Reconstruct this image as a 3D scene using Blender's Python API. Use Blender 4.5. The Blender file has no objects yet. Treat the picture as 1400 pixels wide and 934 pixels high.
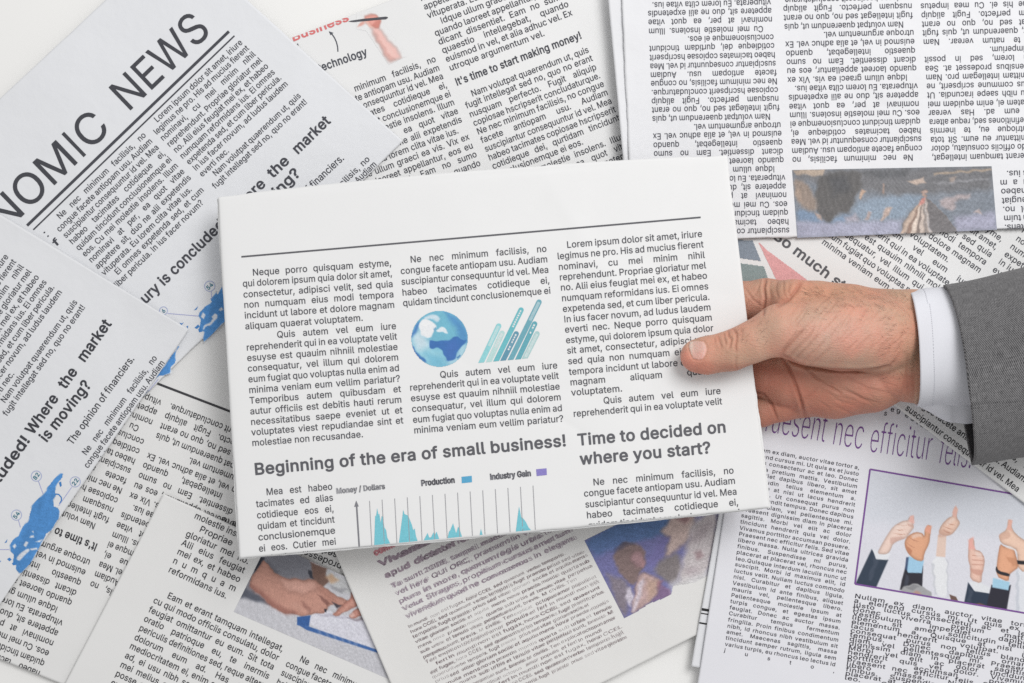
import bpy, math, random
import numpy as np
from mathutils.geometry import tessellate_polygon
from mathutils import Vector

random.seed(7)
RNG = np.random.RandomState(11)
SC = bpy.context.scene
COL = SC.collection

# ------------------------------------------------------------------ camera
CAM_H = 1.0                      # metres above the table top
PX = 0.0005                      # one photo pixel on the table top, in metres
cam_d = bpy.data.cameras.new('camera')
cam_d.sensor_width = 36.0
cam_d.lens = 36.0 * CAM_H / (1400 * PX)
cam_d.clip_start = 0.05
cam_d.clip_end = 50
cam = bpy.data.objects.new('camera', cam_d)
cam.location = (0, 0, CAM_H)
COL.objects.link(cam)
SC.camera = cam

# ------------------------------------------------------------------ studio light
wd = bpy.data.worlds.new('World')
SC.world = wd
wd.use_nodes = True
wd.node_tree.nodes['Background'].inputs[0].default_value = (1.0, 1.0, 1.0, 1)
wd.node_tree.nodes['Background'].inputs[1].default_value = 0.52


def softbox(name, loc, target, size, power, colour=(1, 1, 1)):
    l = bpy.data.lights.new(name, 'AREA')
    l.shape = 'SQUARE'
    l.size = size
    l.energy = power
    l.color = colour
    o = bpy.data.objects.new(name, l)
    o.location = loc
    d = Vector(target) - Vector(loc)
    o.rotation_euler = d.to_track_quat('-Z', 'Y').to_euler()
    COL.objects.link(o)
    return o


softbox('softbox_lamp', (0.75, 0.85, 1.6), (0.02, 0.0, 0), 0.95, 25.5, (1, 0.995, 0.985))

SC.view_settings.view_transform = 'Standard'
SC.view_settings.look = 'None'
SC.view_settings.exposure = 0.0
SC.view_settings.gamma = 1.0
SC.cycles.use_denoising = False
SC.cycles.use_adaptive_sampling = False
SC.cycles.max_bounces = 6


# ------------------------------------------------------------------ helpers
def lin(c):
    c = np.asarray(c, float) / 255.0
    return np.where(c <= 0.04045, c / 12.92, ((c + 0.055) / 1.055) ** 2.4)


PAPER_WHITE = 0.80               # albedo of the brightest paper
PAPER_SRGB = 238.0               # how it looks in the photo


def print_albedo(c):             # colour as it looks on the lit page -> albedo of the print
    return np.clip(lin(c) / float(lin(PAPER_SRGB)) * PAPER_WHITE, 0.004, 0.85)


def W(px, py, z):
    """real place (metres) that stands at photo pixel px,py and height z"""
    px = np.asarray(px, float); py = np.asarray(py, float); z = np.asarray(z, float)
    f = PX * (CAM_H - z) / CAM_H
    return np.stack([(px - 700) * f, (467 - py) * f, z + 0 * px], -1)


def mesh_obj(name, verts, faces, mat, parent=None, smooth=False, colours=None):
    me = bpy.data.meshes.new(name)
    verts = np.asarray(verts, np.float32)
    me.from_pydata(verts.tolist(), [], faces if isinstance(faces, list) else faces.tolist())
    if colours is not None:
        at = me.color_attributes.new('print', 'FLOAT_COLOR', 'POINT')
        c4 = np.ones((len(verts), 4), np.float32)
        c4[:, :3] = colours
        at.data.foreach_set('color', c4.ravel())
    if smooth:
        me.polygons.foreach_set('use_smooth', [True] * len(me.polygons))
    me.materials.append(mat)
    me.update()
    o = bpy.data.objects.new(name, me)
    COL.objects.link(o)
    if parent is not None:
        o.parent = parent
    return o


def thing(name, label, cat, group=None):
    o = bpy.data.objects.new(name, None)
    o.empty_display_size = 0.02
    COL.objects.link(o)
    o['label'] = label
    o['category'] = cat
    if group:
        o['group'] = group
    return o


# ------------------------------------------------------------------ materials
def new_mat(name):
    m = bpy.data.materials.new(name)
    m.use_nodes = True
    nt = m.node_tree
    return m, nt, nt.nodes['Principled BSDF'], nt.nodes.new, nt.links.new


def paper_mat(name, col, bump=0.12):
    m, nt, b, N, L = new_mat(name)
    tc = N('ShaderNodeTexCoord')
    n1 = N('ShaderNodeTexNoise'); n1.inputs['Scale'].default_value = 900; n1.inputs['Detail'].default_value = 4
    n2 = N('ShaderNodeTexNoise'); n2.inputs['Scale'].default_value = 22; n2.inputs['Detail'].default_value = 6
    mx = N('ShaderNodeMix'); mx.data_type = 'RGBA'
    c = np.asarray(col)
    mx.inputs[6].default_value = (*(c * 0.955), 1)
    mx.inputs[7].default_value = (*np.minimum(c * 1.03, 0.9), 1)
    ad = N('ShaderNodeMath'); ad.operation = 'MULTIPLY_ADD'; ad.inputs[1].default_value = 0.45
    L(tc.outputs['Object'], n1.inputs['Vector']); L(tc.outputs['Object'], n2.inputs['Vector'])
    hv = N('ShaderNodeMath'); hv.operation = 'MULTIPLY'; hv.inputs[1].default_value = 0.52
    L(n2.outputs['Fac'], hv.inputs[0])
    L(n1.outputs['Fac'], ad.inputs[0]); L(hv.outputs[0], ad.inputs[2])
    L(ad.outputs[0], mx.inputs[0])
    L(mx.outputs[2], b.inputs['Base Color'])
    bp = N('ShaderNodeBump'); bp.inputs['Strength'].default_value = bump; bp.inputs['Distance'].default_value = 0.002
    n3 = N('ShaderNodeTexNoise'); n3.inputs['Scale'].default_value = 45; n3.inputs['Detail'].default_value = 8
    n3.inputs['Roughness'].default_value = 0.52
    L(tc.outputs['Object'], n3.inputs['Vector'])
    L(n3.outputs['Fac'], bp.inputs['Height'])
    L(bp.outputs['Normal'], b.inputs['Normal'])
    b.inputs['Roughness'].default_value = 0.72
    b.inputs['Specular IOR Level'].default_value = 0.25
    return m


_inks = {}


def ink_mat(srgb, name='printing_ink'):
    k = tuple(srgb)
    if k in _inks:
        return _inks[k]
    m, nt, b, N, L = new_mat(name)
    c = print_albedo(srgb)
    tc = N('ShaderNodeTexCoord')
    n = N('ShaderNodeTexNoise'); n.inputs['Scale'].default_value = 1300; n.inputs['Detail'].default_value = 3
    L(tc.outputs['Object'], n.inputs['Vector'])
    mx = N('ShaderNodeMix'); mx.data_type = 'RGBA'
    mx.inputs[6].default_value = (*(c * 0.8), 1)
    mx.inputs[7].default_value = (*np.minimum(c * 1.25 + 0.012, 0.85), 1)
    L(n.outputs['Fac'], mx.inputs[0])
    L(mx.outputs[2], b.inputs['Base Color'])
    b.inputs['Roughness'].default_value = 0.7
    b.inputs['Specular IOR Level'].default_value = 0.2
    _inks[k] = m
    return m


def print_mat():
    m, nt, b, N, L = new_mat('halftone_print')
    a = N('ShaderNodeVertexColor'); a.layer_name = 'print'
    tc = N('ShaderNodeTexCoord')
    n = N('ShaderNodeTexNoise'); n.inputs['Scale'].default_value = 1500; n.inputs['Detail'].default_value = 2
    L(tc.outputs['Object'], n.inputs['Vector'])
    mr = N('ShaderNodeMapRange'); mr.inputs['To Min'].default_value = 0.91; mr.inputs['To Max'].default_value = 1.09
    L(n.outputs['Fac'], mr.inputs['Value'])
    mx = N('ShaderNodeMix'); mx.data_type = 'RGBA'; mx.blend_type = 'MULTIPLY'; mx.inputs[0].default_value = 1
    L(a.outputs['Color'], mx.inputs[6]); L(mr.outputs[0], mx.inputs[7])
    L(mx.outputs[2], b.inputs['Base Color'])
    b.inputs['Roughness'].default_value = 0.65
    b.inputs['Specular IOR Level'].default_value = 0.25
    return m


PRINT = print_mat()
# letter shapes: advance width and outline loops, 1000 units to the em
GLYPHS = {
 'regular': {
  'A': (683, '11,6 26,0 122,0 132,6 199,190 206,192 470,192 544,6 560,0 650,0 664,6 664,23 396,714 284,716 270,708 10,23;242,297 338,573 434,299'),
  'B': (649, '73,6 88,0 346,0 430,7 478,20 519,40 550,64 576,98 602,173 602,225 593,265 577,299 550,334 485,374 532,406 562,449 575,501 572,559 559,599 539,633 478,685 424,707 358,716 88,716 71,708;196,106 190,115 193,311 388,308 437,288 472,251 484,213 481,173 465,144 436,121 364,106;196,414 190,420 190,605 196,610 370,608 412,596 442,570 456,536 456,495 440,461 412,434 352,415'),
  'C': (725, '310,-3 378,-9 444,-3 498,12 552,38 596,71 636,117 664,169 680,227 678,239 666,246 570,245 538,181 502,141 450,112 384,100 318,108 268,129 226,164 190,215 172,261 162,319 169,440 183,486 205,526 234,561 276,591 348,614 396,615 438,608 481,590 518,561 540,532 570,471 666,470 680,480 654,567 600,641 522,694 432,721 354,725 288,715 228,693 180,665 135,624 96,572 66,509 48,440 42,359 48,279 65,210 94,146 138,89 186,47 246,15'),
  'D': (714, '73,6 88,0 310,0 412,11 460,25 520,54 568,93 601,132 633,190 655,259 665,357 659,438 642,507 612,570 571,622 520,663 442,699 370,713 88,716 71,708;196,106 190,115 190,605 196,610 334,609 382,603 428,587 466,565 496,535 520,495 536,449 545,397 545,322 535,265 518,219 475,161 412,123 340,108'),
  'E': (597, '73,6 88,0 526,0 540,6 543,92 532,105 196,106 190,115 191,305 502,309 515,322 515,374 515,403 502,415 196,415 190,420 190,605 196,610 532,612 539,622 539,691 532,714 88,716 71,708'),
  'F': (585, '73,6 82,0 178,0 190,10 190,294 196,299 490,299 502,311 502,392 490,405 191,409 190,605 196,610 526,611 534,628 534,703 527,714 88,716 71,708'),
  'G': (740, '311,-3 378,-9 444,-4 504,12 554,37 600,71 636,112 665,164 682,221 688,359 678,373 402,374 388,371 383,359 383,284 390,271 567,267 550,198 528,164 498,136 462,116 420,104 366,101 318,108 244,146 216,175 190,215 172,261 162,319 169,440 183,486 209,532 240,567 276,592 348,614 432,609 474,592 510,565 536,532 570,472 666,471 681,480 658,561 600,640 522,693 432,721 372,725 300,718 240,699 180,665 134,624 95,572 65,509 48,440 42,359 48,279 65,210 94,146 137,89 186,47 246,15'),
  'H': (735, '73,6 82,0 178,0 190,12 191,311 316,313 537,311 537,12 550,0 646,0 655,6 658,697 652,713 550,716 539,708 537,426 532,419 192,420 189,708 178,716 118,716 82,716 71,708'),
  'I': (290, '92,0 198,0 198,716 92,716'),
  'J': (565, '202,-3 284,-8 368,12 428,52 472,117 485,164 488,215 488,699 476,716 380,716 368,705 367,198 359,158 338,124 314,107 284,98 248,97 212,105 182,125 163,152 154,187 152,250 146,260 44,262 32,250 36,158 68,81 128,25'),
  'K': (664, '73,6 88,0 178,0 187,6 190,230 280,319 514,4 628,0 643,6 643,23 361,403 641,691 646,703 640,713 502,712 196,390 190,397 189,708 178,716 118,716 82,716 71,708'),
  'L': (561, '73,6 88,0 508,0 523,12 523,92 514,105 191,109 190,703 178,716 82,716 70,703'),
  'M': (892, '73,6 82,0 172,0 186,12 190,498 391,6 400,0 478,0 496,12 694,503 695,12 712,0 802,0 811,6 814,697 808,713 670,716 657,708 442,166 227,708 214,716 76,713 70,697'),
  'N': (744, '73,6 82,0 178,0 191,12 190,532 533,6 550,0 652,0 664,6 667,703 659,714 562,716 546,703 544,192 202,712 88,716 71,708'),
  'O': (758, '310,-3 378,-9 444,-3 510,17 567,48 613,89 657,146 684,204 702,273 709,359 702,440 685,509 655,572 616,624 564,670 510,699 444,719 378,725 306,719 242,699 186,668 135,624 96,572 66,509 48,440 42,359 48,279 65,210 95,146 138,89 186,47 246,15;330,105 282,122 246,145 216,175 190,215 164,302 165,417 192,503 216,541 246,571 318,608 360,615 408,613 450,603 492,582 528,550 553,515 574,469 586,417 586,296 573,244 555,204 528,166 498,138 462,118 420,105 378,100'),
  'P': (633, '73,6 82,0 178,0 190,10 191,248 352,251 430,263 502,298 556,357 578,403 588,449 583,547 569,587 545,628 514,660 478,684 424,705 352,716 88,716 71,708;196,356 190,363 194,610 364,608 406,597 442,571 463,530 469,472 457,420 430,386 400,368 364,359'),
  'Q': (758, '552,-59 564,-65 660,-65 674,-53 671,-42 590,62 658,149 698,252 708,385 699,459 684,511 657,569 618,622 582,656 528,691 468,714 402,724 330,722 264,708 204,680 149,638 98,575 67,511 48,436 42,356 48,275 66,206 96,144 126,103 168,61 222,26 282,3 354,-9 426,-6 498,11;348,102 306,112 265,131 234,155 204,192 184,229 168,281 162,396 184,488 234,561 267,586 306,604 390,615 432,609 480,589 516,563 546,527 567,488 583,436 588,316 568,229 522,159 516,158 444,243 336,241 331,223 422,108 390,101'),
  'R': (639, '73,6 82,0 178,0 190,10 191,265 334,267 485,6 502,0 604,0 614,6 614,23 464,288 519,322 556,363 580,415 591,472 587,536 569,593 538,641 490,680 430,704 370,714 88,716 71,708;196,373 190,380 194,610 376,607 416,593 446,570 466,530 470,478 459,432 436,402 406,385 364,375'),
  'S': (636, '243,-6 315,-12 375,-8 471,20 513,46 548,80 572,120 586,161 589,213 582,259 561,300 525,339 441,385 237,447 201,470 182,495 179,541 201,580 243,607 303,619 369,614 417,593 446,564 462,518 471,511 567,511 577,518 566,587 525,650 465,693 387,719 321,725 267,722 171,692 132,668 99,635 76,598 62,558 58,518 65,466 88,420 123,385 213,337 417,274 453,250 468,224 468,178 441,136 393,108 327,95 261,101 207,123 176,155 153,212 57,213 41,207 51,138 93,69 159,20'),
  'T': (639, '259,6 270,0 360,0 376,12 378,610 594,612 602,633 602,703 594,714 48,716 31,708 30,628 36,613 252,610 256,605'),
  'U': (736, '295,-5 406,-9 502,15 579,64 632,133 650,179 658,231 658,703 652,714 550,716 538,703 537,248 523,185 496,146 460,120 418,104 364,98 310,104 268,120 232,148 205,185 190,248 190,703 178,716 82,716 72,709 70,248 80,173 110,110 160,55 226,15'),
  'V': (683, '275,6 284,0 392,0 404,7 666,697 659,714 554,716 542,708 338,140 132,708 122,716 62,716 20,716 10,708 9,697'),
  'W': (973, '206,6 218,0 326,0 338,9 482,526 629,6 644,0 746,0 758,6 957,697 950,714 848,716 836,708 692,173 548,708 536,716 422,713 272,169 129,708 116,716 14,713 9,697'),
  'X': (675, '14,6 28,0 136,2 334,278 526,5 640,0 653,6 654,23 406,369 639,691 643,703 635,714 526,716 514,711 334,454 154,714 40,716 28,709 31,691 262,369 13,23'),
  'Y': (672, '275,6 290,0 380,0 389,6 394,294 651,691 656,703 648,714 536,716 524,710 332,404 140,710 128,716 26,716 10,708 12,691 270,294'),
  'Z': (625, '47,6 60,0 558,0 574,6 577,92 564,106 204,105 196,109 570,628 573,703 565,714 60,716 44,708 42,622 54,610 422,610 47,86'),
  'a': (555, '170,-6 226,-12 282,-6 334,14 370,42 376,9 388,0 478,1 488,12 489,357 483,409 469,449 442,488 412,513 364,535 262,548 166,530 91,484 44,415 44,403 52,395 142,370 151,374 178,412 208,433 244,444 292,446 340,431 358,415 369,392 373,357 364,343 136,303 82,275 43,230 31,196 28,155 33,115 46,81 94,27;214,92 176,104 151,127 145,167 160,196 214,221 370,246 370,179 341,127 286,96'),
  'b': (605, '269,-5 341,-10 407,3 461,32 509,80 541,139 560,208 564,288 552,369 528,427 497,473 449,513 401,536 341,547 269,543 221,523 179,487 173,709 161,716 71,716 59,703 59,12 71,0 161,0 172,12 173,59 215,19;299,92 245,108 203,150 178,219 174,294 189,363 221,412 269,440 323,445 377,429 419,386 442,323 446,248 431,179 401,130 359,100'),
  'c': (564, '233,-5 333,-8 417,18 453,41 487,75 526,150 513,167 423,186 395,139 369,113 327,95 279,92 243,99 213,115 171,168 152,242 156,323 181,386 225,430 279,445 345,436 386,409 423,354 521,381 523,392 507,432 467,484 417,519 351,542 291,548 237,543 153,511 117,483 83,444 58,398 41,346 34,288 35,225 45,173 66,121 93,80 133,41 183,11'),
  'd': (605, '220,-5 285,-11 339,-3 387,22 423,56 425,12 435,1 525,0 537,9 538,697 531,714 435,716 424,709 419,490 375,524 333,542 273,548 213,541 165,523 123,494 87,455 58,404 40,346 33,271 38,208 56,139 87,83 123,43 165,15;279,92 225,107 183,146 157,208 151,283 163,352 195,408 237,437 297,445 351,431 393,392 417,334 423,254 411,185 381,131 339,101'),
  'e': (576, '236,-5 339,-9 423,16 489,64 528,133 519,151 429,171 417,164 395,127 369,107 327,93 279,92 213,114 186,139 167,167 152,219 159,229 519,229 536,237 529,357 494,444 461,484 423,513 381,533 333,545 285,548 231,542 183,527 141,503 101,467 72,427 51,381 38,329 33,265 38,208 51,156 72,110 101,70 141,34 189,8;153,328 171,380 200,415 239,438 291,446 339,438 375,415 401,381 418,329'),
  'f': (365, '101,6 114,0 198,0 214,12 214,438 324,442 334,449 336,461 333,536 318,541 216,541 216,599 225,622 246,636 282,640 318,633 332,639 357,720 336,735 246,744 204,736 167,720 132,691 107,651 96,541 6,541 -6,530 -6,455 0,445 98,438'),
  'g': (606, '222,-198 327,-202 417,-181 483,-140 526,-77 539,4 539,528 531,540 435,540 426,528 423,484 381,521 333,542 273,548 207,539 159,519 116,488 82,447 57,401 35,315 38,211 64,131 111,67 183,23 273,6 351,18 387,37 423,67 423,-8 414,-42 394,-71 357,-92 303,-102 237,-96 195,-76 153,-30 141,-26 59,-71 57,-82 69,-104 114,-152 164,-180;249,113 201,138 166,188 151,257 157,332 177,384 214,424 261,443 321,442 370,419 408,367 424,298 419,217 399,165 363,128 309,110'),
  'h': (585, '62,6 71,0 161,0 173,8 180,363 196,397 221,423 257,440 293,445 329,441 361,426 383,403 398,369 405,6 419,0 503,0 517,12 517,357 508,415 493,455 467,491 434,518 395,537 347,547 305,548 257,539 215,521 179,493 175,703 161,716 71,716 59,703'),
  'i': (242, '62,6 73,0 157,0 175,12 175,524 163,541 73,541 59,530;107,599 139,601 163,612 183,633 192,656 190,685 178,708 157,726 133,735 103,735 78,726 55,705 44,680 45,651 56,628 79,608'),
  'j': (242, '-26,-187 -17,-192 31,-192 97,-173 139,-140 168,-83 175,-26 175,527 163,541 73,541 60,533 58,-37 50,-66 37,-81 -26,-95;93,602 121,598 151,605 171,619 187,642 192,665 187,694 169,717 145,732 115,736 91,732 66,717 48,694 43,665 49,639 67,616'),
  'k': (543, '62,6 77,0 161,0 172,6 175,196 215,233 407,2 527,0 538,12 533,26 303,305 515,514 521,531 509,541 395,540 179,330 175,703 161,716 71,716 59,703'),
  'l': (274, '147,3 233,-1 263,7 269,20 251,96 239,102 191,101 182,106 177,123 175,705 161,716 71,716 59,699 60,112 68,72 84,43 113,16'),
  'm': (866, '62,6 71,0 161,0 173,8 178,369 191,399 215,425 245,441 281,446 335,432 359,409 369,386 371,12 383,0 473,0 484,6 490,374 501,403 522,426 551,441 587,446 623,442 653,427 671,409 680,386 683,12 695,0 791,2 799,17 798,374 789,432 762,484 707,529 629,550 575,547 527,533 484,507 449,469 401,523 341,548 293,550 245,539 205,518 173,489 172,530 161,541 65,538 59,524'),
  'n': (584, '62,6 71,0 161,0 173,8 180,363 196,397 221,423 257,440 293,445 329,441 361,426 383,403 398,369 405,6 419,0 503,0 515,6 514,386 492,455 442,513 377,542 299,547 232,530 173,488 172,530 161,541 71,541 62,536'),
  'o': (592, '233,-5 291,-11 345,-6 429,25 471,57 501,93 527,139 543,190 551,248 547,323 533,381 512,427 478,473 441,504 399,528 345,544 291,548 237,543 153,511 117,483 83,444 58,398 41,346 34,288 35,225 45,173 66,121 93,80 133,41 183,11;273,93 219,111 177,156 155,219 152,294 166,357 199,409 243,438 303,445 363,428 404,386 430,317 433,242 416,173 381,123 333,97'),
  'p': (605, '62,-187 71,-192 161,-193 173,-185 179,52 213,20 257,-2 311,-11 371,-7 419,8 467,37 507,78 533,120 553,176 563,233 563,308 552,366 533,418 499,469 461,505 419,529 353,546 275,544 218,521 173,480 173,527 166,539 71,541 60,533;281,95 231,118 195,164 176,228 176,308 193,372 227,417 269,440 329,444 383,425 421,383 443,320 445,233 425,164 389,118 341,95'),
  'q': (605, '425,-187 435,-193 525,-193 538,-181 537,533 525,541 435,540 425,527 423,482 381,520 333,542 273,548 207,539 159,519 115,487 81,446 57,400 41,349 34,291 35,228 49,158 72,107 110,55 153,21 207,-2 273,-11 333,-4 376,15 419,49;261,94 209,118 173,164 153,233 153,308 171,372 205,418 249,441 309,444 363,423 402,377 422,308 421,228 403,164 369,120 321,96'),
  'r': (372, '62,6 71,0 161,0 173,8 180,369 203,406 239,430 275,439 353,440 357,536 347,547 251,542 209,524 173,494 172,530 161,541 71,541 62,536'),
  's': (521, '192,-5 287,-10 376,12 442,58 463,87 477,121 481,162 475,202 458,237 431,265 365,300 209,340 180,357 170,375 170,404 185,424 215,442 251,449 293,447 323,436 346,415 371,376 467,396 471,409 460,438 425,490 383,521 329,541 233,547 155,528 89,482 55,421 51,381 57,340 74,306 101,277 173,239 323,202 347,187 360,167 360,139 342,116 311,98 269,91 221,93 185,107 162,127 137,172 38,150 35,139 47,101 83,49 131,15'),
  't': (328, '184,0 264,-4 300,2 314,12 294,97 210,101 197,115 192,144 192,438 294,444 302,455 301,530 288,541 194,542 192,651 186,663 90,665 76,651 76,547 72,541 6,541 -2,536 -6,455 6,442 76,438 76,138 83,92 98,58 120,32 144,15'),
  'u': (585, '203,-1 257,-7 317,1 365,22 401,52 405,10 413,1 503,0 515,7 518,523 509,540 419,541 404,534 402,218 396,177 380,143 353,117 323,102 281,97 245,101 215,116 191,142 179,172 173,534 161,541 125,541 71,541 61,534 59,200 69,126 85,85 115,45 155,16'),
  'v': (555, '217,6 232,0 322,0 330,6 535,518 532,538 430,541 417,536 274,150 131,536 82,541 22,541 13,536 12,518'),
  'w': (806, '182,6 197,0 281,0 292,6 401,365 507,6 521,0 605,0 616,6 779,518 778,536 731,541 677,541 664,536 557,181 457,536 443,541 347,539 239,172 134,536 119,541 23,538 17,524'),
  'x': (540, '17,6 32,0 128,0 140,5 266,195 392,5 404,0 500,0 515,6 516,23 336,271 507,518 506,536 494,541 386,537 266,362 152,536 140,541 44,541 29,536 28,518 199,276 17,23'),
  'y': (555, '74,-190 142,-196 196,-185 244,-156 278,-115 535,518 532,538 430,541 418,535 274,149 131,535 82,541 22,541 13,535 12,518 212,11 188,-52 166,-82 142,-92 88,-87 75,-92 52,-173 58,-184'),
  'z': (543, '47,6 62,0 476,0 489,6 492,92 482,104 207,109 481,455 483,530 476,539 68,541 55,536 52,449 62,437 327,432 48,86'),
  '0': (645, '262,-3 322,-9 382,-2 430,15 478,47 516,89 546,141 568,204 581,273 585,359 581,440 567,515 538,590 504,642 461,682 412,709 358,723 298,725 244,715 194,693 156,665 121,624 91,572 69,509 57,440 56,279 70,204 92,141 122,89 160,46 208,15;286,100 256,112 232,132 193,198 172,296 171,417 188,503 222,572 268,610 328,620 364,613 394,595 420,567 440,532 465,434 467,302 445,198 408,135 382,113 352,100'),
  '1': (645, '96,6 111,0 549,0 565,12 565,92 555,102 403,104 403,703 393,715 273,715 106,593 106,495 123,483 279,591 283,587 284,109 279,103 99,100 93,86'),
  '2': (645, '78,6 93,0 543,0 561,8 563,92 555,104 249,109 467,334 515,397 542,455 551,530 534,599 494,656 428,703 381,718 333,725 237,714 157,674 127,645 100,605 79,536 77,501 87,490 189,493 200,547 219,582 255,609 303,620 357,616 399,595 428,559 436,513 423,461 387,407 77,86'),
  '3': (645, '242,-3 347,-7 437,16 509,65 555,135 566,181 566,238 555,284 529,331 497,365 455,393 407,412 348,423 538,630 539,705 527,716 101,716 83,705 83,624 95,611 373,607 209,427 206,348 221,334 353,327 413,296 434,267 447,227 445,181 429,146 405,123 371,106 329,97 281,98 239,108 202,129 179,158 161,205 59,207 47,192 63,123 103,66 167,21'),
  '4': (645, '385,6 395,0 491,3 497,17 498,138 587,143 596,155 593,243 581,248 503,248 497,253 496,449 479,458 395,458 383,449 381,253 377,248 185,248 179,253 449,692 450,708 437,716 347,716 335,709 41,230 41,155 53,143 377,143'),
  '5': (645, '251,-3 315,-9 381,-1 429,16 480,48 522,94 548,141 561,187 565,250 555,308 531,365 495,411 447,448 387,472 327,479 267,473 207,451 225,607 519,611 531,624 531,682 530,705 519,716 135,716 120,705 82,348 93,341 183,332 219,355 261,369 303,374 345,370 381,355 411,331 433,296 444,261 444,204 423,153 387,117 339,99 285,98 235,117 201,150 185,198 177,204 81,205 71,198 80,135 117,71 177,23'),
  '6': (645, '261,-3 356,-7 404,4 446,23 483,48 515,83 537,117 555,164 562,227 555,290 535,342 506,382 464,418 410,442 362,452 292,451 465,693 468,705 458,715 356,716 343,711 145,428 106,359 84,302 75,250 76,198 86,152 107,106 134,68 169,37 208,14;314,94 266,104 224,135 198,181 191,238 202,284 230,326 272,351 326,358 374,347 416,314 439,273 445,215 434,169 404,127 362,101'),
  '7': (645, '125,6 138,0 234,0 246,10 564,616 565,703 558,713 90,716 74,708 73,622 84,611 433,610 124,23'),
  '8': (645, '252,-3 316,-9 370,-6 466,23 508,51 544,88 567,129 577,169 576,233 559,284 521,336 467,377 509,411 543,469 552,532 540,595 513,642 472,680 424,706 364,722 304,725 256,719 176,688 142,662 115,630 96,595 86,555 86,498 101,451 130,408 170,377 110,331 73,273 58,210 66,141 93,89 132,48 184,17;274,99 220,121 187,158 178,210 195,261 233,296 286,315 352,315 406,294 437,267 456,227 457,181 442,146 412,118 376,102 328,95;292,422 244,440 216,469 202,515 209,561 235,595 274,615 328,621 376,611 408,590 427,561 434,521 426,480 406,451 376,431 334,421'),
  '9': (645, '172,6 188,0 284,0 294,6 485,276 525,346 549,403 561,455 562,501 555,547 539,593 514,633 482,667 446,693 398,714 302,725 254,718 206,701 134,649 106,610 87,570 75,507 78,443 96,386 128,336 171,299 224,275 278,264 346,265 172,23;284,362 236,386 206,423 192,472 197,530 218,574 254,605 302,621 350,618 393,599 429,559 445,507 441,449 418,403 385,374 338,359'),
  '.': (272, '103,0 133,-6 163,-1 191,17 207,40 213,69 208,98 193,121 163,141 133,146 103,140 75,121 60,98 55,69 61,40 79,16'),
  ',': (272, '41,-156 56,-161 122,-161 131,-156 206,103 200,123 92,124 81,115 38,-144'),
  ':': (272, '103,0 133,-6 163,-1 191,17 207,40 213,69 208,98 193,121 163,141 133,146 103,140 75,121 60,98 55,69 61,40 79,16;113,368 145,366 175,376 198,397 210,420 213,449 204,478 184,501 157,515 127,517 97,509 72,489 57,460 55,432 66,403 88,380'),
  ';': (272, '41,-156 56,-161 122,-161 131,-156 206,103 200,123 92,124 81,115 38,-144;125,368 152,366 182,374 206,392 222,420 225,449 216,478 196,501 170,514 140,517 110,510 86,492 70,466 66,437 74,409 98,381'),
  '!': (283, '107,0 137,-6 167,-1 191,13 211,40 217,69 211,98 191,126 167,141 137,145 107,139 79,121 64,98 59,69 65,40 83,16;88,219 179,217 195,230 201,702 191,715 89,716 74,702 80,230'),
  '?': (512, '200,0 233,-6 261,0 287,17 303,40 310,69 304,98 287,122 263,139 233,145 203,141 173,122 157,98 151,69 157,40 174,17;178,207 281,208 292,276 304,305 419,397 449,437 463,472 470,553 449,622 399,679 323,716 281,724 221,724 137,702 71,653 49,622 32,581 24,524 35,511 137,513 152,564 167,589 191,609 227,622 263,623 299,614 329,594 347,566 352,518 335,475 305,443 221,385 189,340 173,270 171,219'),
  "'": (298, '98,435 108,429 180,429 195,440 206,700 198,714 96,716 85,705'),
  '/': (358, '8,-98 17,-103 101,-103 115,-92 344,726 345,737 335,748 251,748 236,737 5,-86'),
  '-': (645, '149,259 163,254 475,254 489,265 489,346 475,359 157,359 146,346'),
  '%': (959, '658,-7 720,-12 780,3 828,43 855,97 860,189 847,246 808,298 750,327 684,331 629,315 582,277 555,223 549,131 563,73 600,23;176,4 192,0 279,4 770,690 775,701 770,713 678,716 666,710 174,23;684,79 668,91 655,120 655,200 678,237 720,242 738,233 754,206 755,120 732,82 708,76;215,384 282,385 336,406 377,448 400,505 402,592 385,649 342,699 282,724 216,725 162,706 116,661 93,603 91,517 112,454 156,407;222,476 208,488 196,517 197,598 220,632 264,636 282,626 296,598 296,511 286,488 270,475'),
  '$': (636, '272,-95 285,-101 339,-101 356,-95 359,-14 459,15 525,56 571,118 589,187 578,268 537,328 471,372 359,412 363,615 405,600 434,579 471,511 567,511 579,527 562,596 514,660 447,702 362,723 359,804 345,817 273,812 268,723 189,701 123,660 77,602 59,533 66,464 99,406 171,355 268,320 269,107 267,100 237,108 195,133 171,164 161,205 147,213 45,210 39,199 50,141 80,84 129,38 189,8 267,-10;363,100 363,295 417,275 446,256 465,233 471,205 465,169 441,136 405,113;255,440 195,475 180,498 177,527 184,556 201,580 231,601 267,614 269,441 267,436'),
  '&': (637, '213,-3 279,-9 345,-2 411,20 459,49 507,1 615,0 631,14 537,129 579,227 588,284 585,327 573,332 483,329 459,224 330,371 399,422 437,463 462,509 471,561 459,618 429,665 381,701 321,720 255,721 195,707 145,676 112,636 93,578 96,509 118,457 168,388 75,308 48,267 36,227 37,152 51,112 73,77 135,25;243,94 207,105 177,127 159,154 152,187 155,215 169,244 237,304 388,135 363,115 321,98;261,454 216,515 208,544 210,572 221,595 243,613 273,622 309,619 333,607 347,590 352,544 327,505'),
 },
 'bold': {
  'A': (700, '5,6 22,0 118,0 142,9 214,184 460,184 528,17 538,6 556,0 652,0 670,6 680,17 681,39 418,696 404,712 280,716 256,701 -6,39 -7,22;262,314 334,515 412,315'),
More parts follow.
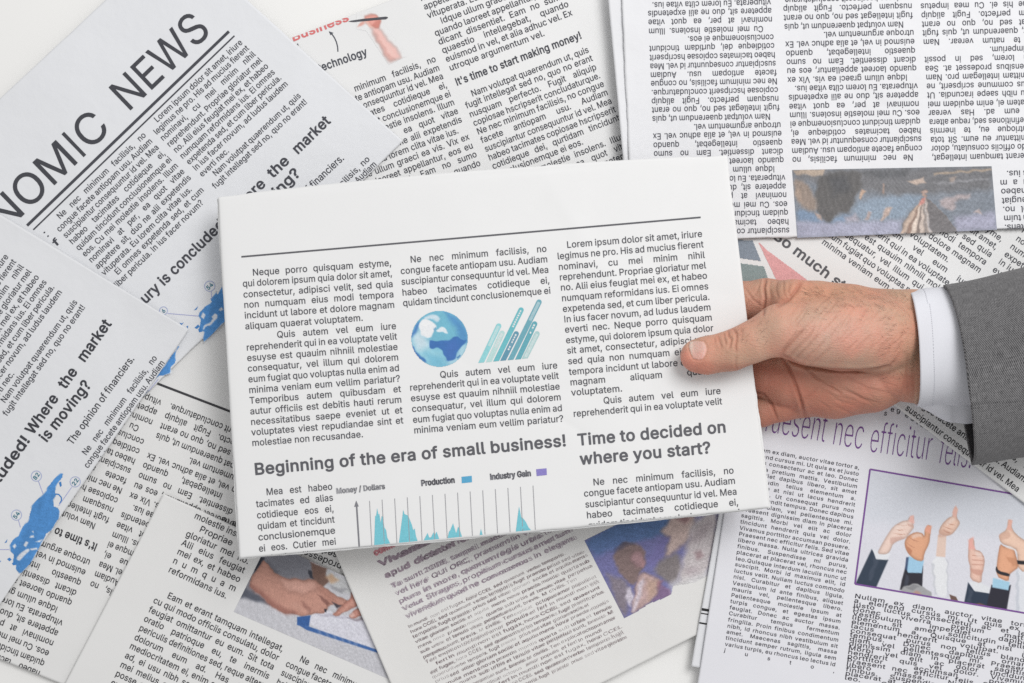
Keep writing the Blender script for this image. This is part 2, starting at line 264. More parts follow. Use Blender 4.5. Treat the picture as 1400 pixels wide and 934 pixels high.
  'B': (667, '66,6 84,0 348,0 432,7 480,19 528,41 564,68 589,99 608,138 617,177 613,260 579,326 519,375 557,409 580,447 591,497 588,552 576,591 553,629 527,657 486,685 432,706 360,716 84,716 57,701 54,28;210,131 210,299 390,295 432,276 461,243 469,210 465,182 451,160 427,144 366,132;210,427 210,585 378,582 411,569 432,547 441,519 438,486 426,463 400,442 348,427'),
  'C': (743, '309,-3 380,-9 446,-3 506,13 564,41 614,79 650,120 677,168 695,229 692,251 674,264 566,264 548,251 528,201 493,162 440,135 380,126 326,131 276,151 236,183 204,229 187,273 178,322 184,433 199,477 222,516 253,549 288,571 362,590 434,583 476,566 506,543 531,510 547,466 560,455 668,451 693,466 695,488 676,549 650,596 614,637 530,693 434,721 374,725 302,718 236,699 172,665 122,622 82,571 52,510 32,438 26,356 32,278 51,207 82,146 125,91 176,49 236,17'),
  'D': (732, '66,6 84,0 312,0 420,12 486,33 529,55 580,94 614,133 648,190 670,260 681,353 675,436 656,508 625,569 586,618 529,663 450,698 372,713 84,716 57,701 54,28;210,131 206,580 210,585 330,585 408,570 445,552 478,525 501,491 519,447 529,398 530,337 523,287 507,237 467,182 408,147 342,133'),
  'E': (614, '66,6 84,0 528,0 553,11 559,28 559,105 540,129 210,131 206,138 210,296 510,298 529,315 531,370 529,409 521,420 504,427 210,427 206,580 216,585 534,586 549,596 555,613 555,690 540,712 84,716 57,701 54,28'),
  'F': (602, '66,6 84,0 180,0 204,17 210,286 486,287 512,298 518,315 518,392 510,409 498,416 207,420 206,580 216,585 534,588 550,613 550,690 535,712 84,716 57,701 54,28'),
  'G': (757, '309,-3 380,-9 446,-4 506,11 566,39 613,74 652,118 680,168 699,229 703,367 690,383 668,388 398,388 374,378 367,361 367,284 380,263 398,258 550,256 538,218 518,184 488,156 452,138 380,126 308,137 246,173 204,229 187,273 178,322 184,433 199,477 221,516 252,549 287,571 362,590 410,588 452,576 506,538 548,465 566,453 674,452 697,472 692,510 672,560 614,636 530,692 434,720 368,725 296,717 231,698 171,665 122,623 81,571 50,506 32,438 26,356 32,278 51,207 81,146 124,91 176,48 236,17'),
  'H': (752, '66,6 84,0 180,0 204,17 210,300 521,298 524,17 534,6 552,0 648,0 667,11 674,28 674,685 660,712 552,716 525,701 521,436 516,431 210,431 202,701 192,712 174,716 84,716 60,704 54,685 54,28'),
  'I': (312, '84,0 228,0 228,716 84,716'),
  'J': (583, '200,-3 286,-8 376,13 418,36 448,63 488,124 500,168 504,218 504,687 499,703 484,714 376,715 362,709 352,692 351,207 345,173 328,146 302,129 268,122 232,125 202,138 175,173 168,256 148,279 40,280 17,262 20,168 32,124 53,85 83,52 122,24'),
  'K': (682, '66,6 84,0 174,0 200,11 206,28 206,232 276,300 504,7 522,0 630,0 656,11 662,28 657,44 384,398 654,668 662,690 648,712 510,716 492,709 210,427 202,701 192,712 174,716 84,716 60,704 54,685 54,28'),
  'L': (578, '66,6 84,0 510,0 528,6 539,22 539,105 522,128 207,133 206,690 198,707 180,716 78,715 62,707 54,690 54,28'),
  'M': (909, '66,6 84,0 174,0 192,7 202,22 204,412 378,12 402,0 480,0 498,4 509,17 678,412 680,22 690,7 708,0 804,0 822,9 830,33 830,685 822,707 804,716 672,716 654,711 643,701 444,219 240,703 216,716 84,716 62,707 54,685 54,28'),
  'N': (761, '66,6 84,0 180,0 198,8 206,22 210,463 522,9 540,0 654,0 677,11 683,28 683,685 672,710 654,716 558,716 540,708 532,696 528,253 214,707 192,716 84,716 60,704 54,685 54,28'),
  'O': (775, '309,-3 380,-9 452,-2 518,18 578,50 626,91 669,146 699,207 719,278 725,356 718,438 699,510 669,571 626,625 572,670 500,705 428,722 350,724 284,714 218,691 173,665 122,621 83,571 52,510 32,438 26,356 32,278 51,207 82,146 125,91 176,49 236,17;338,129 296,141 260,162 230,190 206,225 180,306 180,411 204,488 254,549 320,583 404,589 446,579 483,560 516,532 541,499 570,416 571,306 547,229 524,192 494,163 464,145 422,131'),
  'P': (650, '66,6 84,0 180,0 204,17 210,240 354,241 437,254 510,288 569,348 589,387 603,436 606,491 599,541 583,585 559,624 526,657 486,683 432,704 354,715 84,716 57,701 54,28;210,371 209,585 366,583 402,572 429,552 448,519 454,469 443,425 420,396 396,382 360,373'),
  'Q': (775, '546,-56 566,-62 662,-62 680,-55 689,-40 685,-18 611,76 644,110 680,164 715,258 724,385 715,457 700,507 671,568 632,619 591,656 536,690 470,714 404,724 326,722 260,708 194,678 140,639 95,590 60,529 37,463 26,380 32,280 51,209 74,160 110,108 154,65 200,34 260,8 332,-6 404,-8 494,6;374,126 332,130 290,144 256,164 228,192 203,231 188,269 177,358 188,446 228,523 256,551 290,572 332,586 374,590 416,587 458,574 494,553 524,524 563,446 574,358 560,258 539,214 518,188 452,261 344,263 321,253 314,236 319,220 391,131'),
  'R': (657, '66,6 84,0 180,0 204,17 210,256 330,255 480,5 498,0 606,0 630,15 630,42 487,282 546,327 576,365 599,420 607,480 600,547 577,602 546,643 498,679 432,705 354,716 84,716 57,701 54,28;210,388 209,585 366,583 408,571 433,552 450,519 454,475 445,436 426,412 396,396 360,389'),
  'S': (653, '242,-6 311,-11 377,-8 431,3 479,22 525,49 560,82 585,121 601,165 605,220 596,270 575,309 539,347 449,397 245,456 214,474 196,497 196,535 221,568 263,587 317,594 371,587 412,568 437,541 449,502 465,491 569,490 590,502 595,524 585,574 545,639 473,692 389,719 335,725 269,722 215,711 167,693 125,668 89,635 62,596 47,554 42,508 50,458 72,414 102,381 191,330 407,266 437,248 453,226 452,187 425,151 377,129 317,121 263,126 215,146 190,171 176,215 160,231 53,234 29,222 23,204 35,145 77,75 149,23'),
  'T': (656, '253,6 272,0 368,1 386,11 392,22 392,580 398,585 590,585 605,591 618,613 618,690 602,712 44,716 18,701 14,613 20,597 32,588 236,585 240,580 240,28'),
  'U': (753, '294,-5 408,-9 510,16 592,67 648,138 669,199 674,254 674,691 658,713 552,716 526,702 517,221 498,181 464,150 420,130 366,124 306,131 264,150 229,183 211,221 202,702 180,716 120,716 78,715 58,702 54,254 68,166 102,105 156,51 222,15'),
  'V': (700, '269,6 286,0 394,0 419,17 681,679 679,701 664,714 550,716 528,701 340,198 146,701 124,716 58,716 16,715 -4,701 -4,674 256,22'),
  'W': (991, '200,6 220,0 328,0 352,16 484,452 613,17 623,6 640,0 748,0 766,7 776,22 972,679 964,708 946,716 850,716 822,701 694,246 564,696 550,712 430,716 404,701 274,249 143,701 118,716 22,716 0,707 -7,679 188,22'),
  'X': (692, '7,6 30,0 132,0 147,6 336,249 519,6 534,0 642,0 666,11 673,28 667,44 426,370 655,674 659,690 648,709 630,716 528,716 504,708 336,482 162,712 42,716 18,707 10,690 14,674 243,364 0,44 -5,22'),
  'Y': (689, '268,6 286,0 382,0 405,17 410,293 668,674 670,696 652,714 532,716 514,707 334,435 148,709 130,716 22,716 -4,701 -4,674 254,293 255,28'),
  'Z': (642, '40,6 62,0 560,0 587,11 593,28 593,105 585,121 572,130 227,133 586,613 589,690 578,710 560,716 56,716 32,704 26,690 26,613 32,597 44,588 389,585 32,103 28,28'),
  'a': (573, '168,-6 216,-11 270,-8 312,2 354,23 384,0 474,0 492,6 504,21 505,353 498,414 483,453 455,491 420,519 372,540 318,552 264,555 210,549 156,535 114,514 78,488 48,453 28,414 28,398 42,381 138,355 162,362 201,409 246,426 318,422 341,409 353,387 354,356 180,331 102,307 55,276 26,237 14,199 12,155 33,83 86,28 120,9;240,116 198,122 169,138 160,160 168,189 186,202 222,213 354,232 354,188 332,149 294,124'),
  'b': (622, '267,-5 343,-10 409,3 470,34 522,83 557,144 576,216 580,293 568,370 547,422 511,475 469,512 424,536 361,553 295,554 241,542 193,516 187,702 163,716 67,715 49,704 43,685 44,23 55,6 67,1 157,0 176,6 193,30 229,8;277,122 235,144 205,188 191,249 194,321 211,371 241,407 283,425 331,426 379,406 412,365 430,299 426,227 406,172 373,135 331,119'),
  'c': (582, '231,-5 335,-8 425,19 465,45 500,78 526,116 541,155 540,172 527,185 425,209 405,199 383,157 359,135 323,120 281,118 227,134 185,183 168,249 170,315 193,376 233,414 281,427 341,419 379,392 404,348 425,339 521,361 537,376 539,392 524,431 481,486 425,525 353,549 293,555 233,550 184,536 143,516 104,486 69,448 44,404 25,348 17,288 21,216 36,161 59,112 89,72 131,36 179,10'),
  'd': (622, '218,-5 275,-11 323,-7 365,6 407,31 415,11 437,0 527,0 552,17 554,685 550,702 533,715 431,715 410,702 404,519 353,544 305,554 239,553 191,542 143,521 101,490 66,448 42,404 22,337 17,271 24,199 41,143 76,83 113,45 167,11;257,121 213,144 182,188 168,249 170,315 185,365 215,404 257,424 311,425 359,405 390,365 407,299 404,227 384,172 353,136 311,120'),
  'e': (593, '235,-5 341,-8 431,17 469,39 503,69 529,105 545,144 540,161 527,172 425,193 407,184 386,150 359,129 323,118 281,118 221,137 181,183 173,219 521,219 539,224 551,238 553,299 545,359 532,404 504,453 473,489 431,519 383,540 335,552 287,555 227,549 179,535 130,508 92,475 58,431 35,381 22,332 17,271 22,210 35,161 59,111 94,67 131,36 179,11;179,343 174,348 184,370 213,404 245,421 287,428 323,424 355,409 382,381 397,348 389,343'),
  'f': (382, '95,6 110,0 206,1 224,11 230,22 231,420 332,426 347,436 352,453 352,525 344,539 326,548 236,548 231,552 232,585 238,602 254,612 320,607 345,618 373,701 364,723 344,733 296,742 242,742 200,734 158,717 122,689 96,652 84,613 80,549 2,548 -20,530 -22,453 -16,435 2,424 82,420 82,28'),
  'g': (623, '221,-190 329,-193 423,-173 461,-155 496,-129 539,-68 555,15 555,517 551,534 533,547 431,547 414,534 407,515 365,539 317,552 257,554 203,546 155,527 102,490 68,451 41,403 19,319 21,219 42,147 93,76 157,31 239,8 335,12 407,42 405,-2 395,-29 371,-51 341,-63 281,-69 233,-61 197,-40 161,-1 143,4 45,-46 43,-74 95,-135 155,-171;263,136 218,153 185,192 168,247 170,319 190,374 220,407 257,424 311,426 357,407 390,368 407,307 405,236 388,186 359,153 317,136'),
  'h': (602, '56,6 73,0 163,0 188,17 194,353 205,381 229,407 259,421 289,426 325,423 349,413 371,392 382,364 389,17 409,1 505,0 523,7 533,22 533,359 524,414 506,458 483,491 451,519 415,538 373,550 319,555 271,550 193,519 191,690 183,707 163,716 67,715 51,707 43,690 43,28'),
  'i': (259, '56,6 75,0 165,0 183,10 190,22 191,519 183,539 165,548 69,548 51,539 43,525 43,28;106,574 141,576 171,589 196,613 208,641 206,674 192,701 166,723 135,734 99,734 69,723 44,701 28,668 30,635 44,607 71,585'),
  'j': (259, '-32,-179 -15,-185 33,-184 105,-164 153,-127 184,-69 191,-14 191,522 183,539 165,548 69,548 51,539 44,527 42,-19 27,-51 -27,-58 -43,-74 -45,-157;90,577 123,574 159,582 184,599 203,627 208,654 201,688 178,715 147,731 111,735 75,726 51,710 32,682 27,649 37,616 63,590'),
  'k': (561, '56,6 73,0 163,0 184,11 191,28 191,193 211,215 397,5 529,0 547,10 554,22 550,44 326,309 531,502 535,532 511,548 385,545 193,366 191,690 183,707 163,716 67,715 51,707 43,690 43,28'),
  'l': (291, '144,2 199,-3 259,4 278,13 285,36 261,118 241,127 199,125 192,135 190,693 169,715 73,716 54,709 43,687 44,118 53,80 73,44 103,19'),
  'm': (883, '56,6 73,0 163,0 188,17 194,364 205,390 223,410 247,422 277,428 325,417 343,402 353,381 358,17 368,6 385,0 475,0 493,8 503,28 505,370 517,396 535,414 559,424 589,428 643,413 658,398 665,375 670,17 679,6 697,0 787,0 802,6 815,28 814,375 803,436 775,487 748,514 715,535 637,556 583,555 535,545 492,525 451,492 399,536 337,555 259,551 193,522 178,541 163,548 73,548 55,542 43,519 43,33'),
  'n': (601, '56,6 73,0 163,0 188,17 196,359 209,387 231,409 259,421 295,426 331,421 355,409 371,392 382,364 389,17 415,0 505,0 527,11 534,28 530,387 519,431 499,469 445,522 391,546 331,555 253,546 193,519 181,538 163,548 73,548 48,536 43,519 43,28'),
  'o': (609, '231,-5 293,-11 347,-6 389,4 437,26 479,56 514,94 542,144 559,194 567,254 563,326 550,381 526,431 492,475 453,508 407,533 353,549 293,555 233,550 184,536 143,516 104,486 69,448 44,404 25,348 17,288 21,216 36,161 59,112 89,72 131,36 179,10;257,121 214,144 183,188 168,249 172,321 193,376 227,410 269,426 323,424 367,404 401,358 417,293 413,221 390,166 356,133 311,118'),
  'p': (622, '56,-179 73,-185 163,-185 187,-170 193,29 235,5 283,-8 343,-10 397,-1 445,18 487,46 520,80 548,124 567,174 578,235 578,312 567,373 541,433 511,475 470,511 427,535 379,550 319,555 247,545 193,516 181,539 163,548 67,548 47,533 43,-157;295,118 247,135 215,169 194,224 190,296 202,351 229,396 265,420 319,427 367,414 404,378 427,318 430,251 416,191 387,146 349,123'),
  'q': (622, '419,-179 437,-185 527,-185 545,-177 553,-163 553,527 545,540 527,548 437,548 417,539 407,514 359,541 317,552 257,554 203,546 155,528 113,500 75,461 43,406 25,351 18,296 19,235 30,174 56,113 87,69 125,35 173,9 239,-8 299,-10 347,-1 405,25 406,-157;269,119 224,135 189,174 170,229 167,296 181,356 209,398 251,423 299,427 349,412 386,373 404,318 406,246 394,191 365,146 323,122'),
  'r': (390, '56,6 73,0 163,0 188,17 196,364 217,397 247,414 283,422 349,418 367,429 374,447 373,530 355,552 259,552 193,525 163,548 73,548 55,542 45,530 43,28'),
  's': (538, '191,-5 301,-8 391,16 457,64 479,94 492,127 497,166 491,210 472,249 445,278 385,311 223,352 186,376 184,392 194,409 217,423 253,430 313,421 337,399 355,368 373,359 463,376 481,387 487,404 483,420 444,486 395,525 331,549 229,553 139,530 73,482 39,420 35,381 42,337 61,299 91,268 163,232 319,194 345,172 343,150 325,132 295,120 259,116 217,120 188,133 172,150 158,183 139,194 43,178 25,167 19,150 28,116 67,56 121,17'),
  't': (345, '182,0 236,-5 284,-2 314,5 329,22 308,116 290,126 218,125 208,155 208,420 290,424 308,431 317,447 317,525 296,547 208,552 208,641 194,663 86,667 68,658 61,646 60,552 2,548 -20,530 -21,447 -4,426 60,420 60,144 73,83 89,55 118,28'),
  'u': (602, '201,-1 253,-7 301,-3 349,11 385,31 396,10 415,0 505,0 530,15 534,518 529,535 517,545 415,548 390,535 382,192 370,165 349,142 319,127 283,122 253,125 225,137 205,158 195,181 187,535 169,547 127,548 67,548 47,535 43,209 53,131 72,87 103,48 145,18'),
  'v': (573, '211,6 228,0 324,0 347,17 552,509 552,530 540,544 426,548 403,536 276,211 144,537 120,548 24,548 -1,536 -4,508 198,22'),
  'w': (823, '175,6 193,0 283,0 304,11 397,303 403,299 494,11 517,0 607,0 625,7 635,22 797,514 787,541 769,548 673,548 650,536 559,242 476,525 463,544 355,548 329,536 241,245 148,536 121,548 31,548 11,541 1,514 163,22'),
  'x': (558, '11,6 34,0 130,0 147,6 268,168 388,4 502,0 526,9 535,28 529,44 354,276 523,508 526,525 516,541 490,548 394,548 376,542 268,389 160,542 142,548 40,548 16,538 10,525 12,508 180,282 3,44 -1,22'),
  'y': (573, '73,-182 144,-187 204,-175 252,-148 294,-100 551,508 552,530 540,544 426,548 404,535 276,211 144,537 120,548 24,548 -1,535 -4,508 195,27 174,-28 156,-52 132,-59 84,-54 60,-69 36,-155 48,-173'),
  'z': (560, '40,6 58,0 478,0 501,11 508,28 507,105 490,127 238,133 494,442 499,519 489,541 466,548 70,548 41,536 36,447 52,422 294,414 30,99 28,28'),
  '0': (662, '260,-3 318,-9 384,-2 438,16 492,52 529,91 562,146 583,207 597,278 601,383 594,461 578,527 552,588 518,637 474,678 420,707 360,722 300,724 240,715 197,698 147,665 108,623 77,571 54,507 41,438 36,356 41,278 54,207 78,141 109,91 150,48 198,17;300,123 250,146 211,201 189,284 186,394 198,477 228,546 270,584 324,595 354,590 381,576 403,554 424,521 448,433 452,322 438,234 408,168 361,129'),
  '1': (662, '89,6 107,0 551,0 569,6 578,17 581,99 569,122 551,128 425,128 419,133 419,690 401,714 269,714 107,607 92,591 91,486 113,465 137,467 263,552 268,547 268,133 263,128 107,128 89,122 77,105 77,28'),
  '2': (662, '72,6 89,0 545,0 563,4 576,17 579,105 563,127 285,133 494,342 538,403 561,458 565,541 542,607 497,663 431,703 383,718 335,724 233,714 185,696 149,673 113,641 86,602 66,547 61,497 67,480 83,470 179,469 197,474 207,486 215,533 232,563 262,585 299,595 347,592 388,574 412,547 420,508 409,464 375,414 63,105 59,28'),
  '3': (662, '240,-3 349,-7 445,18 517,64 547,97 570,140 582,184 583,234 575,278 551,328 518,367 481,395 381,433 553,614 555,692 535,714 97,716 79,710 69,698 67,610 85,588 337,584 193,428 190,345 199,329 217,321 313,319 373,306 411,278 430,240 429,190 410,157 373,133 319,122 259,127 217,146 193,173 181,214 163,227 61,228 37,216 31,195 39,151 55,113 84,74 151,26'),
  '4': (662, '378,6 397,0 487,0 501,6 513,28 513,133 591,138 607,149 612,166 612,243 603,260 583,268 513,271 513,442 506,458 493,467 391,468 369,453 361,268 206,271 464,674 464,701 439,716 343,716 325,707 25,237 25,160 36,144 49,137 361,137 365,28'),
  '5': (662, '250,-3 353,-6 401,4 449,23 521,79 546,113 568,157 581,223 574,300 548,367 504,422 448,461 377,484 311,489 227,477 239,581 245,586 515,586 536,593 546,610 547,687 541,703 527,714 137,716 119,712 106,698 64,361 70,339 89,328 185,319 257,352 299,359 335,356 369,345 395,325 415,300 427,267 429,218 412,173 379,140 335,124 281,125 239,142 214,168 199,212 185,223 83,226 57,212 54,184 64,140 101,78 167,25'),
  '6': (662, '259,-3 316,-9 370,-5 454,24 490,48 526,83 553,124 570,168 578,229 573,284 556,336 530,378 490,416 442,443 394,458 325,466 481,676 482,698 460,715 352,716 334,709 130,432 92,367 68,306 59,251 61,201 71,157 94,107 130,63 166,34 214,9;292,122 251,140 222,173 208,218 211,267 231,306 262,331 304,343 346,341 387,322 416,289 429,251 426,201 408,162 376,134 334,121'),
  '7': (662, '118,6 134,0 236,0 260,17 578,599 581,690 566,711 548,716 86,716 60,701 56,613 74,588 405,585 108,39 106,22'),
  '8': (662, '250,-3 318,-9 372,-6 426,6 474,24 518,52 557,91 580,129 593,173 594,229 578,284 546,333 498,378 539,422 563,477 568,532 556,588 527,637 485,676 432,704 366,722 306,725 252,719 168,687 130,659 101,626 80,588 70,549 70,494 82,449 105,411 139,378 84,325 54,273 42,207 51,146 78,93 120,51 180,17;282,123 234,140 204,168 194,212 208,256 240,285 288,302 348,302 396,285 426,259 441,229 441,190 428,162 403,140 372,127 330,121;306,433 264,443 234,466 219,499 221,538 240,570 269,588 312,596 354,592 388,576 409,554 418,521 414,488 397,461 374,444 342,434'),
  '9': (662, '165,6 184,0 280,0 304,9 498,271 538,337 563,392 576,447 578,497 570,547 553,591 526,632 490,668 454,692 406,712 352,723 298,724 250,718 202,702 160,679 122,646 92,607 71,563 59,502 61,447 75,392 104,342 142,304 190,275 238,259 311,248 158,44 153,22;292,375 250,393 222,425 209,464 211,514 228,552 262,583 304,595 346,593 388,574 416,541 429,497 427,453 409,414 377,387 334,373'),
  '.': (289, '100,0 135,-6 171,1 201,19 223,49 229,83 222,116 202,143 171,163 135,169 99,163 66,143 46,116 39,83 45,49 69,18'),
  ',': (289, '35,-149 52,-155 124,-154 147,-138 223,116 221,132 208,145 94,149 77,143 67,132 22,-122 25,-138'),
  ':': (289, '100,0 135,-6 171,1 201,19 223,49 229,83 222,116 202,143 171,163 135,169 99,163 66,143 46,116 39,83 45,49 69,18;111,353 153,352 183,363 211,386 226,414 229,447 218,480 192,508 159,523 123,525 87,514 58,491 43,464 39,430 50,397 75,370'),
  ';': (289, '35,-149 52,-155 124,-154 147,-138 223,116 221,132 208,145 94,149 77,143 67,132 22,-122 25,-138;123,353 154,351 190,360 220,383 237,414 241,447 230,480 204,508 172,523 136,525 100,515 70,491 54,464 51,431 61,397 88,369'),
  '!': (301, '104,0 139,-6 175,1 205,19 226,49 233,83 226,116 205,144 175,162 139,169 103,163 71,143 50,116 43,83 49,49 73,18;84,210 187,209 200,215 210,232 217,690 209,707 193,715 85,716 67,707 59,696 64,237 69,221'),
  '?': (529, '197,0 229,-6 265,0 300,22 319,49 326,83 318,116 298,143 265,163 229,169 193,162 163,143 143,116 135,83 142,49 163,20;174,199 271,196 294,204 303,221 306,270 317,298 432,386 462,425 479,464 486,546 462,618 409,678 331,715 229,724 175,716 133,702 92,679 60,651 35,618 18,580 8,513 19,497 37,490 145,494 158,508 175,565 193,582 223,595 259,598 289,591 318,574 333,552 335,508 320,475 295,451 208,392 173,342 159,292 155,226 160,210'),
  "'": (315, '91,417 110,411 188,412 211,433 222,687 216,704 200,715 92,715 70,698 79,439'),
  '/': (376, '2,-94 19,-99 103,-99 128,-82 361,713 359,729 343,744 247,747 222,729 -9,-60 -10,-77'),
  '-': (662, '142,249 159,243 483,245 504,265 504,354 495,366 477,374 153,373 138,365 130,348 130,271'),
  '%': (976, '656,-7 728,-11 788,5 838,43 870,104 876,197 861,258 818,312 758,342 680,347 621,330 571,291 541,236 533,142 548,79 590,25;170,4 272,0 291,10 786,672 790,694 778,711 680,716 655,705 160,43 157,21;698,103 682,109 672,126 669,192 681,225 710,233 728,227 738,208 741,142 728,109;214,369 284,369 344,392 390,435 415,496 418,584 395,650 350,698 284,724 212,724 152,703 104,659 77,595 76,507 99,440 151,391;230,484 212,512 211,578 225,606 260,611 274,601 282,578 281,512 266,485'),
  '$': (653, '266,-91 281,-96 347,-96 365,-89 375,-69 376,-8 467,16 539,61 584,119 605,191 597,268 580,301 554,334 485,382 375,423 377,585 422,561 438,539 451,500 479,490 569,490 587,499 595,522 581,584 546,638 503,675 443,705 377,721 374,793 365,805 347,812 281,812 262,804 253,787 253,721 167,693 102,649 61,594 43,528 50,456 87,395 149,349 253,307 253,136 251,130 239,134 203,155 185,180 173,221 149,234 53,234 35,228 23,207 36,141 65,90 113,44 179,10 252,-8 254,-74;377,129 377,276 439,246 452,229 455,207 449,180 432,158;251,454 204,483 193,517 208,555 251,583'),
  '&': (655, '211,-3 275,-9 335,-4 407,16 455,40 491,8 509,0 623,1 637,8 647,24 640,46 556,140 597,240 605,306 599,335 575,348 477,345 462,328 449,260 354,367 419,416 458,461 481,510 486,565 471,621 437,666 389,699 323,719 251,721 191,707 143,681 101,636 79,582 78,510 99,455 145,389 56,311 34,278 20,234 22,157 35,118 59,81 125,27;257,118 221,126 196,140 177,162 168,190 170,218 181,240 209,268 239,286 366,146 317,123;263,470 228,521 227,565 239,582 257,593 305,594 334,571 335,538 317,510'),
 },
 'light': {
  'C': (718, '311,-4 376,-9 442,-3 496,12 550,40 598,79 630,121 657,174 671,227 664,233 574,232 545,168 508,127 454,97 388,84 316,91 262,115 214,156 180,209 163,257 152,316 158,440 174,493 196,535 226,573 270,606 346,631 394,632 442,624 490,602 526,573 553,535 574,484 670,488 641,576 592,643 518,695 430,722 376,725 304,718 244,699 190,668 142,624 103,570 76,511 58,440 52,357 57,280 76,205 104,144 142,91 190,48 250,15'),
  'E': (589, '80,6 92,0 524,0 533,6 530,89 188,89 180,95 182,316 500,318 505,325 505,402 500,407 182,407 182,626 524,627 529,633 529,698 524,716 86,716 80,710'),
  'I': (276, '98,0 178,0 178,716 98,716'),
  'M': (884, '80,6 92,0 170,0 177,6 176,573 232,414 404,0 482,0 487,6 704,567 705,6 710,0 800,0 804,6 804,710 800,716 674,716 665,710 489,260 446,131 218,713 86,716 80,710'),
  'N': (737, '80,6 92,0 176,0 181,6 176,581 278,408 542,1 656,2 656,714 566,716 556,710 559,160 554,149 198,710 194,716 128,716 86,716 80,710'),
  'O': (751, '311,-4 376,-9 442,-3 502,15 562,48 609,91 647,144 675,204 693,275 699,357 693,440 675,511 648,570 610,624 562,667 503,701 442,719 376,725 310,719 248,701 190,667 142,624 103,570 76,511 58,440 52,357 57,280 76,205 104,144 142,91 190,48 250,15;352,85 304,95 262,115 226,144 196,180 175,221 158,275 152,399 174,493 196,535 226,572 262,601 304,621 346,631 394,632 448,621 490,601 526,572 556,535 577,493 593,440 599,316 577,221 551,174 520,138 489,115 448,95 406,85'),
  'S': (629, '244,-6 355,-11 409,-2 457,15 499,39 533,71 560,112 575,153 579,207 572,254 551,295 518,331 439,376 229,442 193,467 172,497 170,550 192,591 235,621 295,636 361,633 421,609 456,573 475,525 567,526 556,591 518,650 457,695 385,720 271,722 181,695 139,669 109,639 86,603 72,562 69,508 77,467 97,427 127,395 211,348 421,281 460,254 478,224 478,171 451,125 403,94 337,79 265,83 205,106 169,142 152,195 145,199 49,195 65,124 103,65 163,20'),
  'W': (966, '213,6 222,0 324,0 330,6 480,571 636,5 642,0 750,3 947,710 942,716 852,716 844,710 696,131 690,132 540,710 534,716 432,716 426,711 270,125 121,710 114,716 24,716 18,710'),
 },
 'thin': {
  'A': (675, '51,4 106,0 172,196 180,207 196,210 490,209 503,194 568,1 616,-1 624,4 376,716 295,714;214,257 201,270 203,289 316,653 328,666 340,666 359,644 473,270 454,256'),
  'B': (642, '103,4 108,-1 348,-1 420,5 498,36 528,61 550,93 564,131 570,175 566,226 555,264 512,321 480,341 438,353 426,372 438,392 486,417 513,441 532,473 541,511 540,568 525,619 500,657 462,688 416,708 360,716 103,714;174,47 162,57 157,74 157,315 168,338 348,342 396,337 456,310 497,264 515,213 516,156 498,110 463,74 426,56 384,48;168,390 157,410 157,644 168,666 378,667 432,648 468,612 488,562 488,505 469,454 434,416 396,395 354,386'),
  'C': (718, '319,-6 428,-7 476,6 524,29 566,61 601,102 626,146 642,197 590,199 554,126 494,71 434,47 374,40 308,50 242,83 191,133 153,203 137,260 128,330 130,406 140,469 159,526 183,571 212,607 252,640 296,662 344,674 398,675 446,666 494,645 536,612 567,571 590,517 642,520 614,594 566,655 506,698 428,723 374,727 308,720 254,701 200,667 158,625 122,571 97,514 81,444 75,362 80,279 97,203 122,145 159,89 206,44 258,13'),
  'D': (707, '103,4 108,-1 330,0 426,16 516,64 552,99 583,144 610,207 627,283 631,378 623,460 603,530 575,587 534,638 492,671 432,700 366,714 103,714;174,47 162,57 157,74 158,651 168,666 180,670 330,670 390,661 444,641 486,613 522,574 550,524 568,467 578,403 578,315 567,245 547,188 498,116 462,87 420,65 330,47'),
  'E': (589, '103,4 108,-1 510,2 510,42 504,46 180,46 163,55 157,74 157,315 168,334 480,339 482,346 480,386 186,386 167,391 157,410 161,657 180,670 504,671 504,717 103,714'),
  'F': (577, '103,4 114,-1 157,4 157,302 168,323 462,328 469,334 468,374 180,375 162,384 157,403 161,657 180,670 498,671 498,717 103,714'),
  'G': (732, '319,-6 380,-11 434,-7 488,8 536,33 578,68 613,114 637,165 651,222 655,330 650,341 422,341 416,336 416,305 422,295 584,294 599,279 600,248 579,165 536,102 470,57 392,40 314,48 251,76 200,123 158,190 140,246 130,311 128,381 137,457 153,514 178,564 212,608 248,638 290,661 338,674 392,676 440,668 488,647 528,615 558,577 590,517 644,520 614,594 566,654 500,699 422,723 356,727 296,717 242,696 194,663 158,627 121,571 97,514 80,438 75,355 81,273 97,203 124,140 158,89 206,43 257,13'),
  'H': (728, '103,4 114,-1 157,4 157,315 168,339 546,344 564,336 570,321 570,4 576,-1 624,1 624,716 571,714 570,416 564,401 546,390 168,395 157,416 157,714 103,714'),
  'I': (270, '100,0 150,0 150,716 100,716'),
  'J': (558, '210,-6 286,-10 358,11 412,54 442,108 455,197 454,717 406,717 401,710 400,178 390,127 370,87 339,57 298,39 250,35 202,46 165,70 137,108 122,159 119,216 66,216 72,127 96,70 148,19'),
  'K': (657, '103,4 114,-1 157,4 157,232 262,353 276,359 299,346 534,-1 593,4 325,410 330,423 587,714 517,714 276,438 193,334 180,328 162,340 157,359 157,714 103,714'),
  'L': (553, '103,4 114,-1 486,-1 490,4 486,46 180,46 159,61 157,714 150,717 108,717 103,708'),
  'M': (884, '103,4 114,-1 154,4 151,593 162,623 180,627 192,614 253,429 414,2 462,-1 471,4 624,416 690,614 708,628 724,619 730,593 728,4 780,0 780,716 682,714 511,245 461,87 444,73 426,87 376,245 202,714 103,714'),
  'N': (737, '103,4 114,-1 158,4 152,600 157,619 174,629 190,619 295,429 552,4 624,-1 634,4 634,714 579,714 583,112 579,93 564,84 548,93 480,222 184,714 103,714'),
